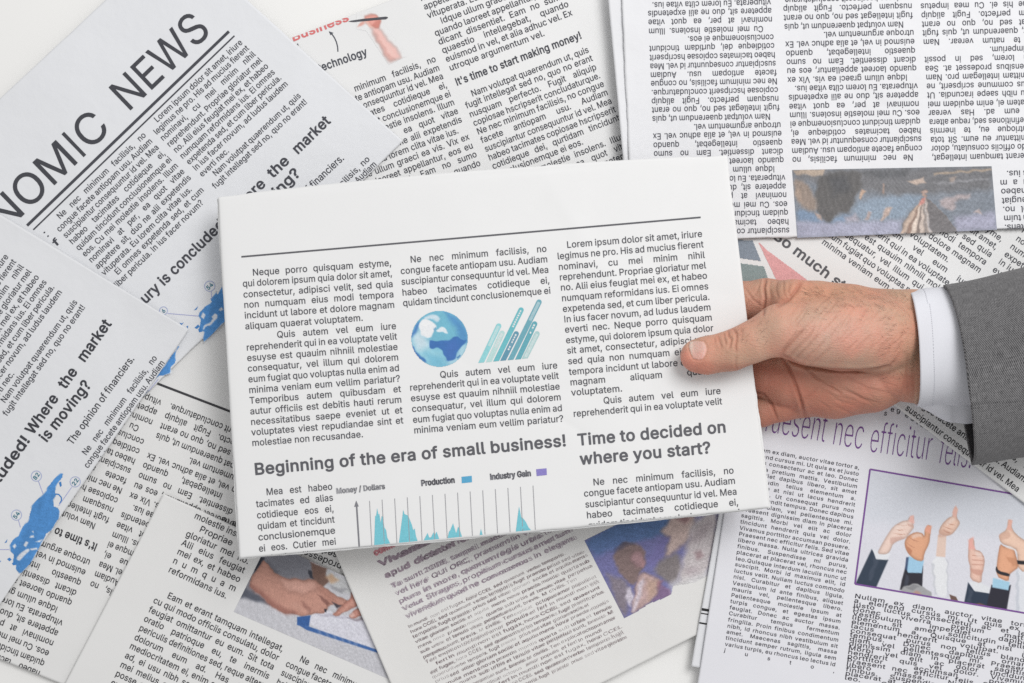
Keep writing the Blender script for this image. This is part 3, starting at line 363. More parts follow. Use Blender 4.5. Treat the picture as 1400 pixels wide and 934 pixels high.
  'O': (751, '319,-6 380,-11 440,-5 494,13 548,46 590,86 626,140 654,203 671,279 676,362 670,444 653,514 626,577 590,630 542,675 482,708 422,724 356,727 296,717 242,695 194,662 150,615 116,558 96,507 80,438 75,355 81,273 97,203 125,140 159,89 206,44 258,13;332,44 284,59 236,87 200,122 167,171 146,222 132,286 132,425 162,533 188,578 224,619 262,647 308,666 362,676 410,674 458,662 509,634 548,598 580,552 605,495 619,431 620,292 607,229 587,178 560,133 524,94 482,65 434,47 380,40'),
  'P': (626, '103,4 114,-1 157,4 157,251 168,270 354,276 420,287 486,323 530,378 555,460 551,555 520,632 492,663 457,689 408,708 354,716 103,714;168,326 157,346 157,644 168,666 372,667 422,651 463,619 494,562 503,486 488,416 456,366 414,337 366,324 186,321'),
  'Q': (751, '569,-67 578,-72 619,-67 552,35 558,54 602,101 634,155 658,218 671,282 673,415 646,535 617,592 578,643 533,681 488,705 434,722 374,727 314,721 254,701 202,668 152,617 114,554 91,491 77,415 76,326 85,250 105,180 162,85 202,47 242,21 308,-4 374,-11 434,-6 506,13 520,3;356,41 308,50 257,73 212,109 182,147 155,199 139,250 128,383 136,453 152,510 176,560 210,605 248,638 296,662 344,674 392,676 440,668 488,647 530,617 566,575 591,529 611,472 621,408 623,332 615,263 599,206 575,155 542,111 524,95 512,95 434,194 386,195 464,85 467,66 458,55 428,45'),
  'R': (632, '103,4 114,-1 157,4 157,264 162,283 180,293 342,293 363,283 505,4 516,-1 569,4 424,289 432,305 486,336 521,372 544,416 557,473 556,536 540,600 510,650 468,685 420,706 366,716 103,714;186,340 168,345 157,365 157,644 168,666 372,668 426,651 467,619 494,568 504,498 493,435 462,384 426,359 378,344'),
  'S': (629, '252,-9 359,-12 449,14 491,41 521,73 542,111 553,149 557,194 550,238 532,276 503,311 425,357 215,429 168,466 148,504 147,568 171,618 215,656 281,678 347,679 407,662 461,622 491,561 542,561 530,612 494,663 443,699 383,721 287,726 197,700 131,649 108,612 95,574 91,530 97,485 115,447 143,415 221,369 435,295 479,261 500,219 501,156 473,99 425,59 353,37 287,36 221,52 185,73 160,99 131,163 75,162 94,99 131,49 185,12'),
  'T': (631, '289,4 296,-1 343,4 344,651 368,670 566,671 566,717 63,714 68,670 266,670 288,651'),
  'U': (728, '304,-8 402,-11 486,11 558,61 605,131 619,176 625,226 624,717 571,714 570,233 557,163 528,111 486,72 432,46 366,38 300,46 246,70 204,107 171,163 157,239 157,714 103,714 103,239 112,163 140,100 183,49 240,12'),
  'V': (675, '298,4 304,-1 376,-1 380,4 622,717 567,714 359,61 340,45 324,55 317,74 107,714 50,714'),
  'W': (966, '231,4 238,-1 312,4 459,600 470,625 484,631 502,619 531,479 653,4 658,-1 730,-1 916,716 862,713 713,80 707,68 694,62 682,67 675,80 520,716 444,714 292,80 274,68 260,74 249,93 103,714 48,714'),
  'X': (667, '64,4 120,1 317,308 336,317 352,308 546,0 600,0 604,4 370,372 588,717 534,716 401,511 351,422 336,415 315,429 138,715 78,715 293,384 299,365'),
  'Y': (664, '304,4 310,-1 359,4 360,296 604,716 544,713 405,473 350,365 334,355 313,372 120,714 57,714 303,296'),
  'Z': (617, '77,4 86,-1 542,0 542,45 170,44 152,55 147,68 539,670 536,717 75,714 80,670 446,672 464,666 471,651 80,48'),
  'a': (548, '178,-8 240,-13 294,-2 335,23 369,68 384,75 396,71 406,55 408,2 450,-1 456,4 456,353 450,410 438,447 416,479 354,519 276,532 192,519 126,483 84,429 132,411 160,448 198,474 240,488 294,490 336,480 366,462 388,435 402,397 403,340 378,310 156,267 108,244 75,207 64,175 61,137 76,68 114,21;222,29 162,47 123,87 112,144 128,194 156,220 198,238 382,277 396,272 406,251 405,169 396,131 376,93 348,63 312,42 270,30'),
  'b': (597, '277,-8 337,-13 397,1 444,30 483,74 511,131 528,201 531,284 520,360 496,423 463,471 421,506 367,528 307,532 259,522 217,493 177,442 163,436 151,441 142,461 142,714 97,717 92,708 92,5 97,-1 139,1 141,68 163,86 181,77 229,17;271,35 209,68 164,131 143,220 145,322 168,398 211,455 265,483 337,487 403,459 452,398 477,309 476,207 451,122 403,62 343,34'),
  'c': (557, '242,-8 317,-12 389,8 445,49 485,112 485,119 443,130 410,81 371,49 323,33 269,31 227,42 187,68 156,106 135,150 118,239 125,334 154,410 203,463 259,486 329,485 365,473 395,453 437,394 482,404 467,442 431,484 389,511 341,527 245,528 167,494 108,429 87,385 73,334 68,214 78,163 96,112 125,66 161,30 197,7'),
  'd': (597, '229,-8 287,-13 339,-2 383,30 419,80 437,85 457,68 461,-1 503,0 505,5 503,717 456,714 455,467 443,441 419,441 383,490 341,520 299,531 245,530 191,514 149,485 116,448 87,391 71,328 66,258 71,195 86,131 110,81 143,40 185,9;245,36 185,70 142,131 120,220 122,322 145,398 191,456 245,484 317,487 383,458 430,398 454,309 452,201 427,119 383,63 353,44 317,33'),
  'e': (568, '245,-8 323,-12 395,6 455,48 489,100 443,114 413,73 377,47 329,32 275,31 227,43 185,68 156,100 133,144 117,226 121,239 137,250 504,252 495,360 461,442 436,474 401,502 323,530 275,532 227,524 156,486 101,417 83,372 70,315 71,195 102,100 128,62 161,30 203,5;143,289 125,300 118,315 128,366 153,417 205,467 275,489 341,482 396,448 434,391 452,315 443,295 425,289'),
  'f': (357, '131,4 140,-1 181,4 182,467 206,485 303,486 302,525 206,525 186,536 185,638 199,670 224,692 260,703 308,701 319,739 314,743 236,746 176,720 152,695 137,663 127,536 110,525 32,525 27,517 30,486 110,484 130,467'),
  'g': (598, '231,-220 323,-223 401,-205 456,-169 494,-112 506,-36 503,525 459,522 458,452 437,435 419,444 377,497 335,523 275,532 215,523 173,503 137,473 107,433 86,389 67,287 73,186 100,110 149,50 215,14 299,7 335,15 365,31 425,98 443,98 455,85 456,-29 450,-80 429,-125 389,-160 329,-181 263,-182 191,-158 137,-106 97,-131 151,-188;251,52 215,65 185,84 142,142 120,224 121,319 144,395 186,452 245,484 317,487 383,458 429,401 455,313 454,211 431,135 384,78 323,52'),
  'h': (577, '92,4 103,-1 142,4 143,340 154,391 179,435 151,441 142,460 139,717 97,717 92,708;435,4 445,-1 485,4 484,353 471,429 439,485 391,519 325,532 259,521 212,492 176,441 181,438 211,464 247,481 325,485 385,457 409,430 425,397 434,334'),
  'i': (235, '92,4 99,-1 142,4 141,525 92,524;96,663 129,659 153,676 159,708 141,732 111,739 83,720 77,689'),
  'j': (235, '4,-208 9,-213 45,-209 93,-188 123,-153 139,-107 142,521 135,525 92,521 89,-94 79,-126 63,-147 39,-162 5,-170;102,660 133,660 155,679 157,711 135,736 105,738 80,717 78,686'),
  'k': (536, '92,4 103,-1 142,4 143,194 198,251 217,262 234,251 421,1 475,-1 483,4 265,302 271,316 463,524 408,524 184,283 157,277 142,302 139,717 97,717 92,708'),
  'l': (266, '155,1 199,-5 232,1 223,39 169,47 153,64 145,89 142,710 139,717 97,717 92,710 93,89 110,32 128,13'),
  'm': (858, '92,4 103,-1 142,4 143,353 152,397 172,435 151,441 142,454 139,525 97,525 92,517;404,4 409,-1 454,4 454,353 463,403 484,441 511,467 547,484 589,490 625,486 661,470 688,448 706,416 716,359 716,4 721,-1 766,4 763,397 741,467 697,512 631,534 559,526 509,498 466,441 445,429 431,435 389,505 362,524 331,533 289,533 247,520 216,498 190,467 187,453 247,486 313,486 361,463 392,422 404,365'),
  'n': (577, '92,4 103,-1 142,4 143,340 154,391 179,435 175,441 157,437 142,454 139,524 133,525 97,525 92,517;435,4 445,-1 485,4 484,353 471,429 439,485 391,519 325,532 259,521 212,492 176,441 181,438 211,464 247,481 325,485 385,457 409,430 425,397 434,334'),
  'o': (584, '242,-8 335,-9 413,22 445,49 475,87 497,131 511,182 516,303 506,360 487,410 459,455 425,488 383,514 341,527 245,528 167,494 108,429 87,385 73,334 68,214 78,163 96,112 125,66 161,30 197,7;293,30 221,45 167,90 131,163 118,258 130,353 167,429 221,474 293,489 365,473 419,427 454,353 467,258 454,163 420,93 365,46'),
  'p': (597, '92,-208 127,-213 142,-208 142,58 151,82 175,82 219,27 259,-1 295,-11 343,-12 397,1 439,26 476,65 505,115 521,166 530,223 530,293 521,356 504,407 479,451 445,489 409,513 343,531 271,526 227,502 181,445 163,435 142,451 139,522 92,521;283,33 217,61 169,122 145,204 143,305 163,388 205,449 259,482 331,488 397,464 447,407 476,318 477,217 456,134 414,71 355,37'),
  'q': (597, '455,-208 491,-213 505,-208 505,521 458,521 457,451 437,435 419,442 371,501 335,523 275,532 203,519 161,495 128,464 101,422 82,375 66,261 70,198 85,134 113,77 149,34 191,5 245,-11 299,-12 341,-1 383,31 419,80 443,81 455,52;263,32 197,59 149,117 122,204 120,305 141,388 185,451 239,482 311,488 377,462 425,407 452,324 454,217 434,134 392,71 335,37'),
  'r': (365, '92,4 103,-1 142,4 142,340 155,397 181,437 217,465 259,480 324,486 324,530 277,531 235,516 199,486 177,448 163,441 141,460 139,524 94,524'),
  's': (514, '201,-8 289,-11 361,8 416,49 445,106 443,176 429,207 409,230 349,263 187,311 156,334 138,366 137,410 151,443 185,474 229,490 277,493 313,486 355,462 391,415 427,424 431,429 422,448 394,486 361,511 325,525 241,531 169,513 115,473 87,417 84,379 91,342 127,291 181,261 343,214 376,188 392,157 393,112 373,74 337,46 289,31 241,29 199,37 151,65 121,112 75,106 87,68 115,34 151,9'),
  't': (320, '192,-2 236,-7 278,-2 269,36 200,42 176,61 164,87 159,461 176,484 266,485 269,518 266,525 169,530 159,549 159,657 116,661 109,657 105,537 86,525 30,524 27,492 32,485 92,484 108,467 112,87 138,30 164,9'),
  'u': (577, '211,-3 271,-8 325,5 367,35 402,85 397,88 343,47 277,36 217,50 169,92 151,130 142,180 141,523 97,525 92,516 92,187 98,123 112,79 139,38 169,14;438,3 485,3 481,525 439,525 435,516 434,187 424,136 400,92 403,86 421,89 435,73'),
  'v': (548, '239,4 246,-1 308,4 494,524 444,525 439,517 327,188 293,68 276,54 261,61 252,80 108,520 52,524'),
  'w': (798, '205,4 211,-1 268,4 378,429 397,444 414,435 422,422 531,4 589,-1 740,524 690,524 577,80 559,65 540,80 430,524 373,525 367,519 259,87 241,70 229,75 217,99 109,524 58,524'),
  'x': (533, '67,4 118,-1 247,213 268,224 285,213 412,1 460,-1 466,4 298,264 460,524 406,524 291,327 268,309 251,321 131,524 75,524 236,270'),
  'y': (548, '89,-211 138,-216 186,-206 222,-181 252,-141 494,524 442,524 327,188 294,71 276,57 264,61 252,80 223,181 108,520 52,524 246,-21 222,-100 198,-142 156,-169 102,-170'),
  'z': (535, '77,4 88,-1 454,-1 459,4 454,45 184,45 166,53 160,68 167,87 448,475 449,524 86,524 88,479 352,479 365,473 375,454 77,42'),
  '0': (638, '270,-6 318,-11 372,-5 418,13 459,45 490,83 516,134 536,197 548,273 552,362 547,450 532,533 509,596 480,647 444,685 396,713 342,726 288,725 246,715 204,692 169,659 138,615 116,564 90,444 89,273 102,197 122,133 148,83 180,43 222,12;288,38 251,51 217,76 191,108 168,152 141,267 138,412 156,526 196,615 252,666 288,679 330,682 372,672 408,651 438,620 464,577 482,526 496,457 500,305 481,184 438,95 408,65 372,44 330,35'),
  '1': (638, '126,4 137,-1 527,-1 532,4 532,36 527,42 395,42 371,61 370,708 365,717 287,717 141,606 143,552 287,662 305,659 316,644 317,68 311,53 293,42 131,42'),
  '2': (638, '108,4 119,-1 521,-1 530,4 527,45 221,45 199,61 205,87 446,359 485,416 508,467 518,536 505,606 470,663 413,706 335,727 245,716 175,676 129,613 113,538 161,538 181,606 226,657 287,680 359,677 407,656 443,620 464,574 469,524 457,467 423,403 113,49'),
  '3': (638, '251,-6 343,-9 421,13 487,62 524,127 534,178 532,235 518,279 493,321 463,350 427,373 379,388 313,393 298,412 307,433 505,670 505,717 121,717 116,710 121,671 397,671 413,666 422,653 415,629 240,419 239,374 241,367 319,365 373,354 415,332 445,304 470,260 481,210 477,152 457,106 427,73 385,49 331,36 277,37 229,49 187,74 157,108 139,154 82,152 101,95 139,48 193,13'),
  '4': (638, '414,4 421,-1 464,4 464,131 474,150 559,156 563,163 562,201 481,204 465,220 463,432 414,429 414,232 403,207 157,203 145,207 135,226 404,714 361,717 75,213 74,163 79,156 397,155 414,131'),
  '5': (638, '259,-6 311,-11 371,-4 419,15 461,46 496,89 520,140 530,190 531,254 516,317 491,367 455,408 407,439 359,454 305,456 251,443 197,411 175,419 171,431 194,653 203,666 221,671 497,671 497,717 155,717 150,710 116,374 173,365 221,393 281,409 323,410 365,401 407,378 437,349 463,305 477,254 476,184 455,121 413,70 359,42 299,35 245,48 189,89 155,155 105,152 123,95 155,50 203,15'),
  '6': (638, '269,-6 352,-9 430,20 490,78 524,159 529,222 520,286 499,336 466,378 424,407 376,423 316,427 256,409 237,425 240,444 418,716 364,716 170,412 132,336 113,273 107,222 111,171 141,89 196,27;280,37 220,68 179,121 159,190 164,267 192,330 238,372 292,391 358,388 418,357 459,305 477,241 474,165 447,102 400,56 346,35'),
  '7': (638, '168,4 176,-1 224,4 531,651 530,716 106,714 110,671 452,671 467,663 472,651 468,632'),
  '8': (638, '260,-6 366,-8 450,20 486,46 516,80 534,114 544,152 542,222 516,285 480,326 414,358 406,374 414,391 471,425 504,472 519,533 510,602 488,647 451,685 408,710 354,725 270,723 198,694 144,640 119,571 120,514 138,460 168,422 222,391 231,374 222,357 154,324 114,274 93,210 97,133 119,83 152,45 201,13;276,37 210,62 165,108 151,140 145,178 156,248 192,301 252,338 330,348 396,333 447,298 480,248 492,184 481,127 450,81 402,50 342,35;294,393 234,414 191,457 171,514 175,583 202,634 246,667 306,682 372,675 420,648 451,609 466,558 462,495 440,450 402,414 354,395'),
  '9': (638, '221,4 226,-1 274,2 466,303 502,375 523,441 527,530 501,619 448,683 412,706 370,721 286,725 208,697 148,641 114,562 107,498 117,429 139,378 172,337 214,308 262,292 328,290 382,310 401,296 391,264;280,327 220,357 179,410 160,473 163,549 189,613 232,657 292,681 358,678 414,651 455,600 477,530 474,454 448,392 406,349 346,325'),
  '.': (264, '113,-2 153,-4 177,22 177,61 153,86 117,86 92,61 91,23'),
  ',': (264, '75,-173 82,-179 106,-175 166,65 118,66 110,61'),
  ':': (264, '113,-2 153,-4 177,22 177,61 153,86 117,86 92,61 91,23;122,403 159,409 178,435 175,473 147,497 111,492 90,467 92,428'),
  ';': (264, '75,-173 82,-179 106,-175 166,65 118,66 110,61;133,403 166,406 190,435 187,473 160,497 124,493 102,467 104,429'),
  '!': (276, '117,-2 157,-4 181,23 180,61 157,85 121,86 96,61 95,23;113,238 157,237 162,245 168,707 163,717 107,714'),
  '?': (505, '209,-2 241,-6 270,17 275,55 253,83 217,87 188,61 187,23;204,226 255,226 261,283 278,321 306,352 393,422 419,460 434,505 435,581 413,644 367,693 301,722 217,725 145,701 90,650 61,581 61,561 110,562 128,612 151,645 187,671 235,684 277,683 319,668 351,644 376,606 386,549 373,486 337,435 231,346 211,295'),
  "'": (290, '127,476 146,471 163,476 170,717 122,717 118,711'),
  '/': (351, '45,-109 55,-115 87,-109 305,752 265,753 263,746'),
  '-': (638, '178,283 183,278 453,279 456,321 183,324'),
  '%': (951, '666,-10 716,-15 764,-2 800,30 823,79 827,167 817,218 790,262 746,289 692,294 647,281 610,250 588,205 582,123 591,66 620,17;223,3 260,1 722,714 686,714;686,15 650,33 629,66 620,110 621,180 635,224 656,251 686,265 722,265 758,249 782,212 790,167 789,98 778,60 758,31 728,15;224,421 278,422 317,440 351,478 368,529 369,611 356,662 320,707 272,727 218,726 176,708 145,674 126,624 124,535 139,484 176,440;218,452 188,472 168,510 161,548 164,624 178,662 200,688 230,700 272,698 302,681 324,643 332,598 329,522 314,484 290,459 254,448'),
  '$': (629, '302,-106 311,-112 326,-106 326,-37 335,-19 443,11 485,36 514,65 546,122 557,185 547,248 508,305 455,343 341,385 327,400 326,654 335,673 353,678 383,671 437,645 470,610 491,562 544,565 524,622 479,676 425,708 341,728 330,736 323,828 302,825 302,749 293,730 197,700 130,648 101,597 91,534 103,470 137,421 185,386 287,346 301,331 301,52 281,36 215,55 161,97 131,162 75,160 99,90 143,38 203,4 293,-18 302,-37;341,37 326,58 326,305 335,323 347,328 419,304 467,273 495,236 504,185 492,128 459,84 407,51;269,406 209,432 170,464 149,502 144,546 155,591 185,634 227,662 281,677 293,672 302,654 302,426 292,407'),
  '&': (630, '221,-6 287,-11 347,-2 401,19 461,62 479,51 521,-1 577,0 498,108 542,203 555,292 509,293 487,190 473,165 455,161 292,368 295,387 371,449 407,488 430,533 437,571 430,628 405,672 365,705 311,722 251,722 203,707 163,678 138,640 125,583 130,526 155,469 203,402 205,381 101,281 77,241 68,203 72,127 101,67 155,19;245,32 197,46 155,78 128,121 119,171 124,216 147,260 190,305 239,339 260,330 419,128 428,108 424,95 402,76 347,45 299,32;251,423 213,469 185,520 175,564 179,606 200,647 232,672 275,684 317,679 347,665 374,634 386,596 383,552 369,520 344,488 269,427'),
 },
}

# ------------------------------------------------------------------ type
_tri = {}


def glyph(style, ch):
    k = (style, ch)
    if k in _tri:
        return _tri[k]
    g = GLYPHS[style].get(ch) or GLYPHS['regular'].get(ch) or GLYPHS['regular']['x']
    loops = [[tuple(map(int, p.split(','))) for p in l.split(' ')] for l in g[1].split(';') if l]
    vs = np.array([p for l in loops for p in l], float)
    start = np.cumsum([0] + [len(l) for l in loops])

    def inside(p, l):
        r = False
        for i in range(len(l)):
            (x0, y0), (x1, y1) = l[i], l[(i + 1) % len(l)]
            if (y0 > p[1]) != (y1 > p[1]) and p[0] < (x1 - x0) * (p[1] - y0) / (y1 - y0) + x0:
                r = not r
        return r
    depth = [sum(inside(l[0], m) for m in loops if m is not l) for l in loops]
    fs = []
    for i, l in enumerate(loops):
        if depth[i] % 2:
            continue
        part = [i] + [j for j, m in enumerate(loops) if depth[j] % 2 and inside(m[0], l)]
        ids = [start[j] + k for j in part for k in range(len(loops[j]))]
        for a, b, c in tessellate_polygon([[Vector((x, y, 0)) for x, y in loops[j]] for j in part]):
            a, b, c = ids[a], ids[b], ids[c]
            A, B, C = vs[a], vs[b], vs[c]
            if (B[0] - A[0]) * (C[1] - A[1]) - (B[1] - A[1]) * (C[0] - A[0]) < 0:
                b, c = c, b
            fs.append((a, b, c))
    _tri[k] = (g[0], vs, np.array(fs, int))
    return _tri[k]


def word_w(style, w, track=0.0):
    return sum(glyph(style, c)[0] for c in w) / 1000.0 + track * max(0, len(w) - 1)


def clip_tris(P, F, quad):
    """keep the part of the triangles inside the convex quad (photo-pixel outline of the page)"""
    q = np.asarray(quad, float)
    area = sum(q[i][0] * q[(i + 1) % 4][1] - q[(i + 1) % 4][0] * q[i][1] for i in range(4))
    if area < 0:
        q = q[::-1]
    polys = [[tuple(P[i]) for i in f] for f in F]
    for i in range(4):
        a, b = q[i], q[(i + 1) % 4]
        n = np.array([-(b[1] - a[1]), b[0] - a[0]]); n /= np.hypot(*n)
        off = 0.25
        out = []
        for pl in polys:
            d = [(p[0] - a[0]) * n[0] + (p[1] - a[1]) * n[1] - off for p in pl]
            if min(d) >= 0:
                out.append(pl); continue
            if max(d) <= 0:
                continue
            r = []
            for k in range(len(pl)):
                p, s = pl[k], pl[(k + 1) % len(pl)]
                dp, ds = d[k], d[(k + 1) % len(pl)]
                if dp >= 0:
                    r.append(p)
                if dp * ds < 0:
                    t = dp / (dp - ds)
                    r.append((p[0] + t * (s[0] - p[0]), p[1] + t * (s[1] - p[1])))
            if len(r) > 2:
                out.append(r)
        polys = out
    V, FF = [], []
    for pl in polys:
        n0 = len(V)
        V += pl
        FF += [(n0, n0 + k, n0 + k + 1) for k in range(1, len(pl) - 1)]
    return np.array(V, float).reshape(-1, 2), np.array(FF, int).reshape(-1, 3)


class Ink:
    """collects flat print (in photo pixels of the page) and lays it on a page"""

    def __init__(self, page):
        self.page = page; self.V = []; self.F = []; self.n = 0

    def add(self, P, F):
        if len(P) == 0:
            return
        q = self.page.quad
        lo, hi = P.min(0), P.max(0)
        if hi[0] < -30 or lo[0] > 1430 or hi[1] < -30 or lo[1] > 964:
            return
        c = np.asarray(q, float)
        s = np.sign(sum(c[i][0] * c[(i + 1) % 4][1] - c[(i + 1) % 4][0] * c[i][1] for i in range(4)))
        dmin = 1e9; dmax = 1e9
        for i in range(4):
            a, b = c[i], c[(i + 1) % 4]
            n = np.array([-(b[1] - a[1]), b[0] - a[0]]) * s / np.hypot(*(b - a))
            d = (P - a) @ n
            dmin = min(dmin, d.min()); dmax = min(dmax, d.max())
        if dmax <= 0.3:
            return
        if dmin < 0.3:
            P, F = clip_tris(P, F, q)
            if len(P) == 0:
                return
        self.V.append(P); self.F.append(F + self.n); self.n += len(P)

    def word(self, style, w, o, d, up, em, xs, track=0.0):
        x = 0.0
        for ch in w:
            adv, vs, fs = glyph(style, ch)
            P = o + np.outer((vs[:, 0] / 1000 * xs + x) * em, d) + np.outer(vs[:, 1] / 1000 * em, up)
            self.add(P, fs)
            x += (adv / 1000 + track) * xs

    def line(self, text, L, R, em, style='regular', justify=True, indent=0.0, xs=1.0, track=0.0):
        L = np.asarray(L, float); R = np.asarray(R, float)
        wv = R - L; wl = np.hypot(*wv); d = wv / wl; up = np.array([d[1], -d[0]])
        o = L + d * indent
        width = wl - indent
        words = text.split()
        ws = [word_w(style, w, track) * em * xs for w in words]
        sp = 0.27 * em * xs
        if justify and len(words) > 1:
            sp = (width - sum(ws)) / (len(words) - 1)
        x = 0.0
        for w, ww in zip(words, ws):
            self.word(style, w, o + d * x, d, up, em, xs, track)
            x += ww + sp

    def fit(self, text, L, R, em, style='bold', track=0.0, sp=.28):
        """one line set exactly between L and R, width scaled to fit"""
        L = np.asarray(L, float); R = np.asarray(R, float)
        wl = np.hypot(*(R - L)); words = text.split()
        nat = sum(word_w(style, w, track) for w in words) + sp * (len(words) - 1)
        xs = wl / (nat * em)
        d = (R - L) / wl; up = np.array([d[1], -d[0]]); x = 0
        for w in words:
            self.word(style, w, L + d * x, d, up, em, xs, track)
            x += (word_w(style, w, track) + sp) * em * xs

    def poly(self, pts):
        P = np.array(pts, float)
        t = tessellate_polygon([[Vector((x, y, 0)) for x, y in pts]])
        fs = []
        for a, b, c in t:
            A, B, C = P[a], P[b], P[c]
            if (B[0] - A[0]) * (C[1] - A[1]) - (B[1] - A[1]) * (C[0] - A[0]) > 0:
                b, c = c, b
            fs.append((a, b, c))
        V = [tuple(p) for p in P]
        out = []
        stack = fs
        while stack:                       # cut long triangles so that the print follows the sheet
            f = stack.pop()
            e = [math.dist(V[f[k]], V[f[(k + 1) % 3]]) for k in range(3)]
            k = int(np.argmax(e))
            if e[k] < 5:
                out.append(f); continue
            a, b, c = f[k], f[(k + 1) % 3], f[(k + 2) % 3]
            V.append(((V[a][0] + V[b][0]) / 2, (V[a][1] + V[b][1]) / 2)); m = len(V) - 1
            stack += [(a, m, c), (m, b, c)]
        if out:
            self.add(np.array(V), np.array(out, int))

    def stroke(self, a, b, w, n=1):
        a = np.asarray(a, float); b = np.asarray(b, float)
        L = np.hypot(*(b - a)); n = max(1, int(L / 6)); d = (b - a) / L
        nn = np.array([d[1], -d[0]]) * w / 2
        for i in range(n):
            p = a + (b - a) * i / n; q = a + (b - a) * (i + 1) / n
            self.add(np.array([p + nn, p - nn, q - nn, q + nn]), np.array([(0, 1, 2), (0, 2, 3)]))

    def path(self, pts, w):
        for a, b in zip(pts[:-1], pts[1:]):
            self.stroke(a, b, w)

    def ring(self, c, r, w, seg=28):
        P = []
        for i in range(seg):
            a = 2 * math.pi * i / seg
            P += [(c[0] + (r + w / 2) * math.cos(a), c[1] + (r + w / 2) * math.sin(a)),
                  (c[0] + (r - w / 2) * math.cos(a), c[1] + (r - w / 2) * math.sin(a))]
        F = []
        for i in range(seg):
            a, b, c2, d = 2 * i, 2 * i + 1, (2 * i + 3) % (2 * seg), (2 * i + 2) % (2 * seg)
            F += [(a, b, c2), (a, c2, d)]
        self.add(np.array(P), np.array(F))

    def make(self, name, srgb, parent=None, lift=0.00016, label=None):
        if not self.V:
            return None
        P = np.vstack(self.V); F = np.vstack(self.F)
        F = F[:, ::1]
        o = mesh_obj(name, self.page.at(P[:, 0], P[:, 1], lift), F, ink_mat(srgb), parent or self.page.thing)
        if label:
            o['label'] = label
        return o


def column(page, L0, R0, Ln, Rn, lines, em, srgb=(70, 71, 77), name='text_column', style='regular',
           indent=1.1, xs_cap=1.0, track=0.0, min_sp=0.2, rag=0.0):
    ink = Ink(page); em *= .945
    L0, R0, Ln, Rn = (np.asarray(v, float) for v in (L0, R0, Ln, Rn))
    n = len(lines); specs = []
    for i, s in enumerate(lines):
        t = i / max(1, n - 1)
        L = L0 + (Ln - L0) * t; R = R0 + (Rn - R0) * t
        ind = 0; just = True
        while s and s[0] in '>~':
            if s[0] == '>':
                ind += indent * em
            else:
                just = False
            s = s[1:]
        words = s.split()
        nat = sum(word_w(style, w, track) for w in words) * em
        wl = np.hypot(*(R - L)) - ind
        lx = xs_cap * .985
        if just and nat > 0 and len(words) > 1:
            lx = min(lx, (wl - min_sp * em * (len(words) - 1)) / nat)
        if not just and nat > 0:
            lx = min(lx, (wl - .24 * em * (len(words) - 1)) / nat)
        lt = track
        if just and len(words) == 1:
            lt = (wl / (em * lx) - word_w(style, s)) / max(1, len(s) - 1)
            lt = lt if -.03 < lt < .14 else track
        specs.append([s, L, R, ind, just, max(lx, .74), lt])
    tight = min([q[5] for q in specs]) + .035 if len(specs) > 2 else 9
    for s, L, R, ind, just, xs, lt in specs:
        if ' ' in s:
            xs = min(xs, max(tight, .8))
        if s:
            j = RNG.uniform(-0.25, 0.25)
            ink.line(s, L + (0, j), R + (0, j), em, style, just, ind, xs, lt)
    return ink.make(name, srgb)


# ------------------------------------------------------------------ paper sheets
def undulation(x, y):
    """gentle unevenness shared by everything that lies in the pile"""
    return 0.0007 * (np.sin(x * 0.011 + 1.3) * np.cos(y * 0.013 + 0.4) + 0.6 * np.sin(x * 0.021 - y * 0.017 + 2.0)) + 0.0012


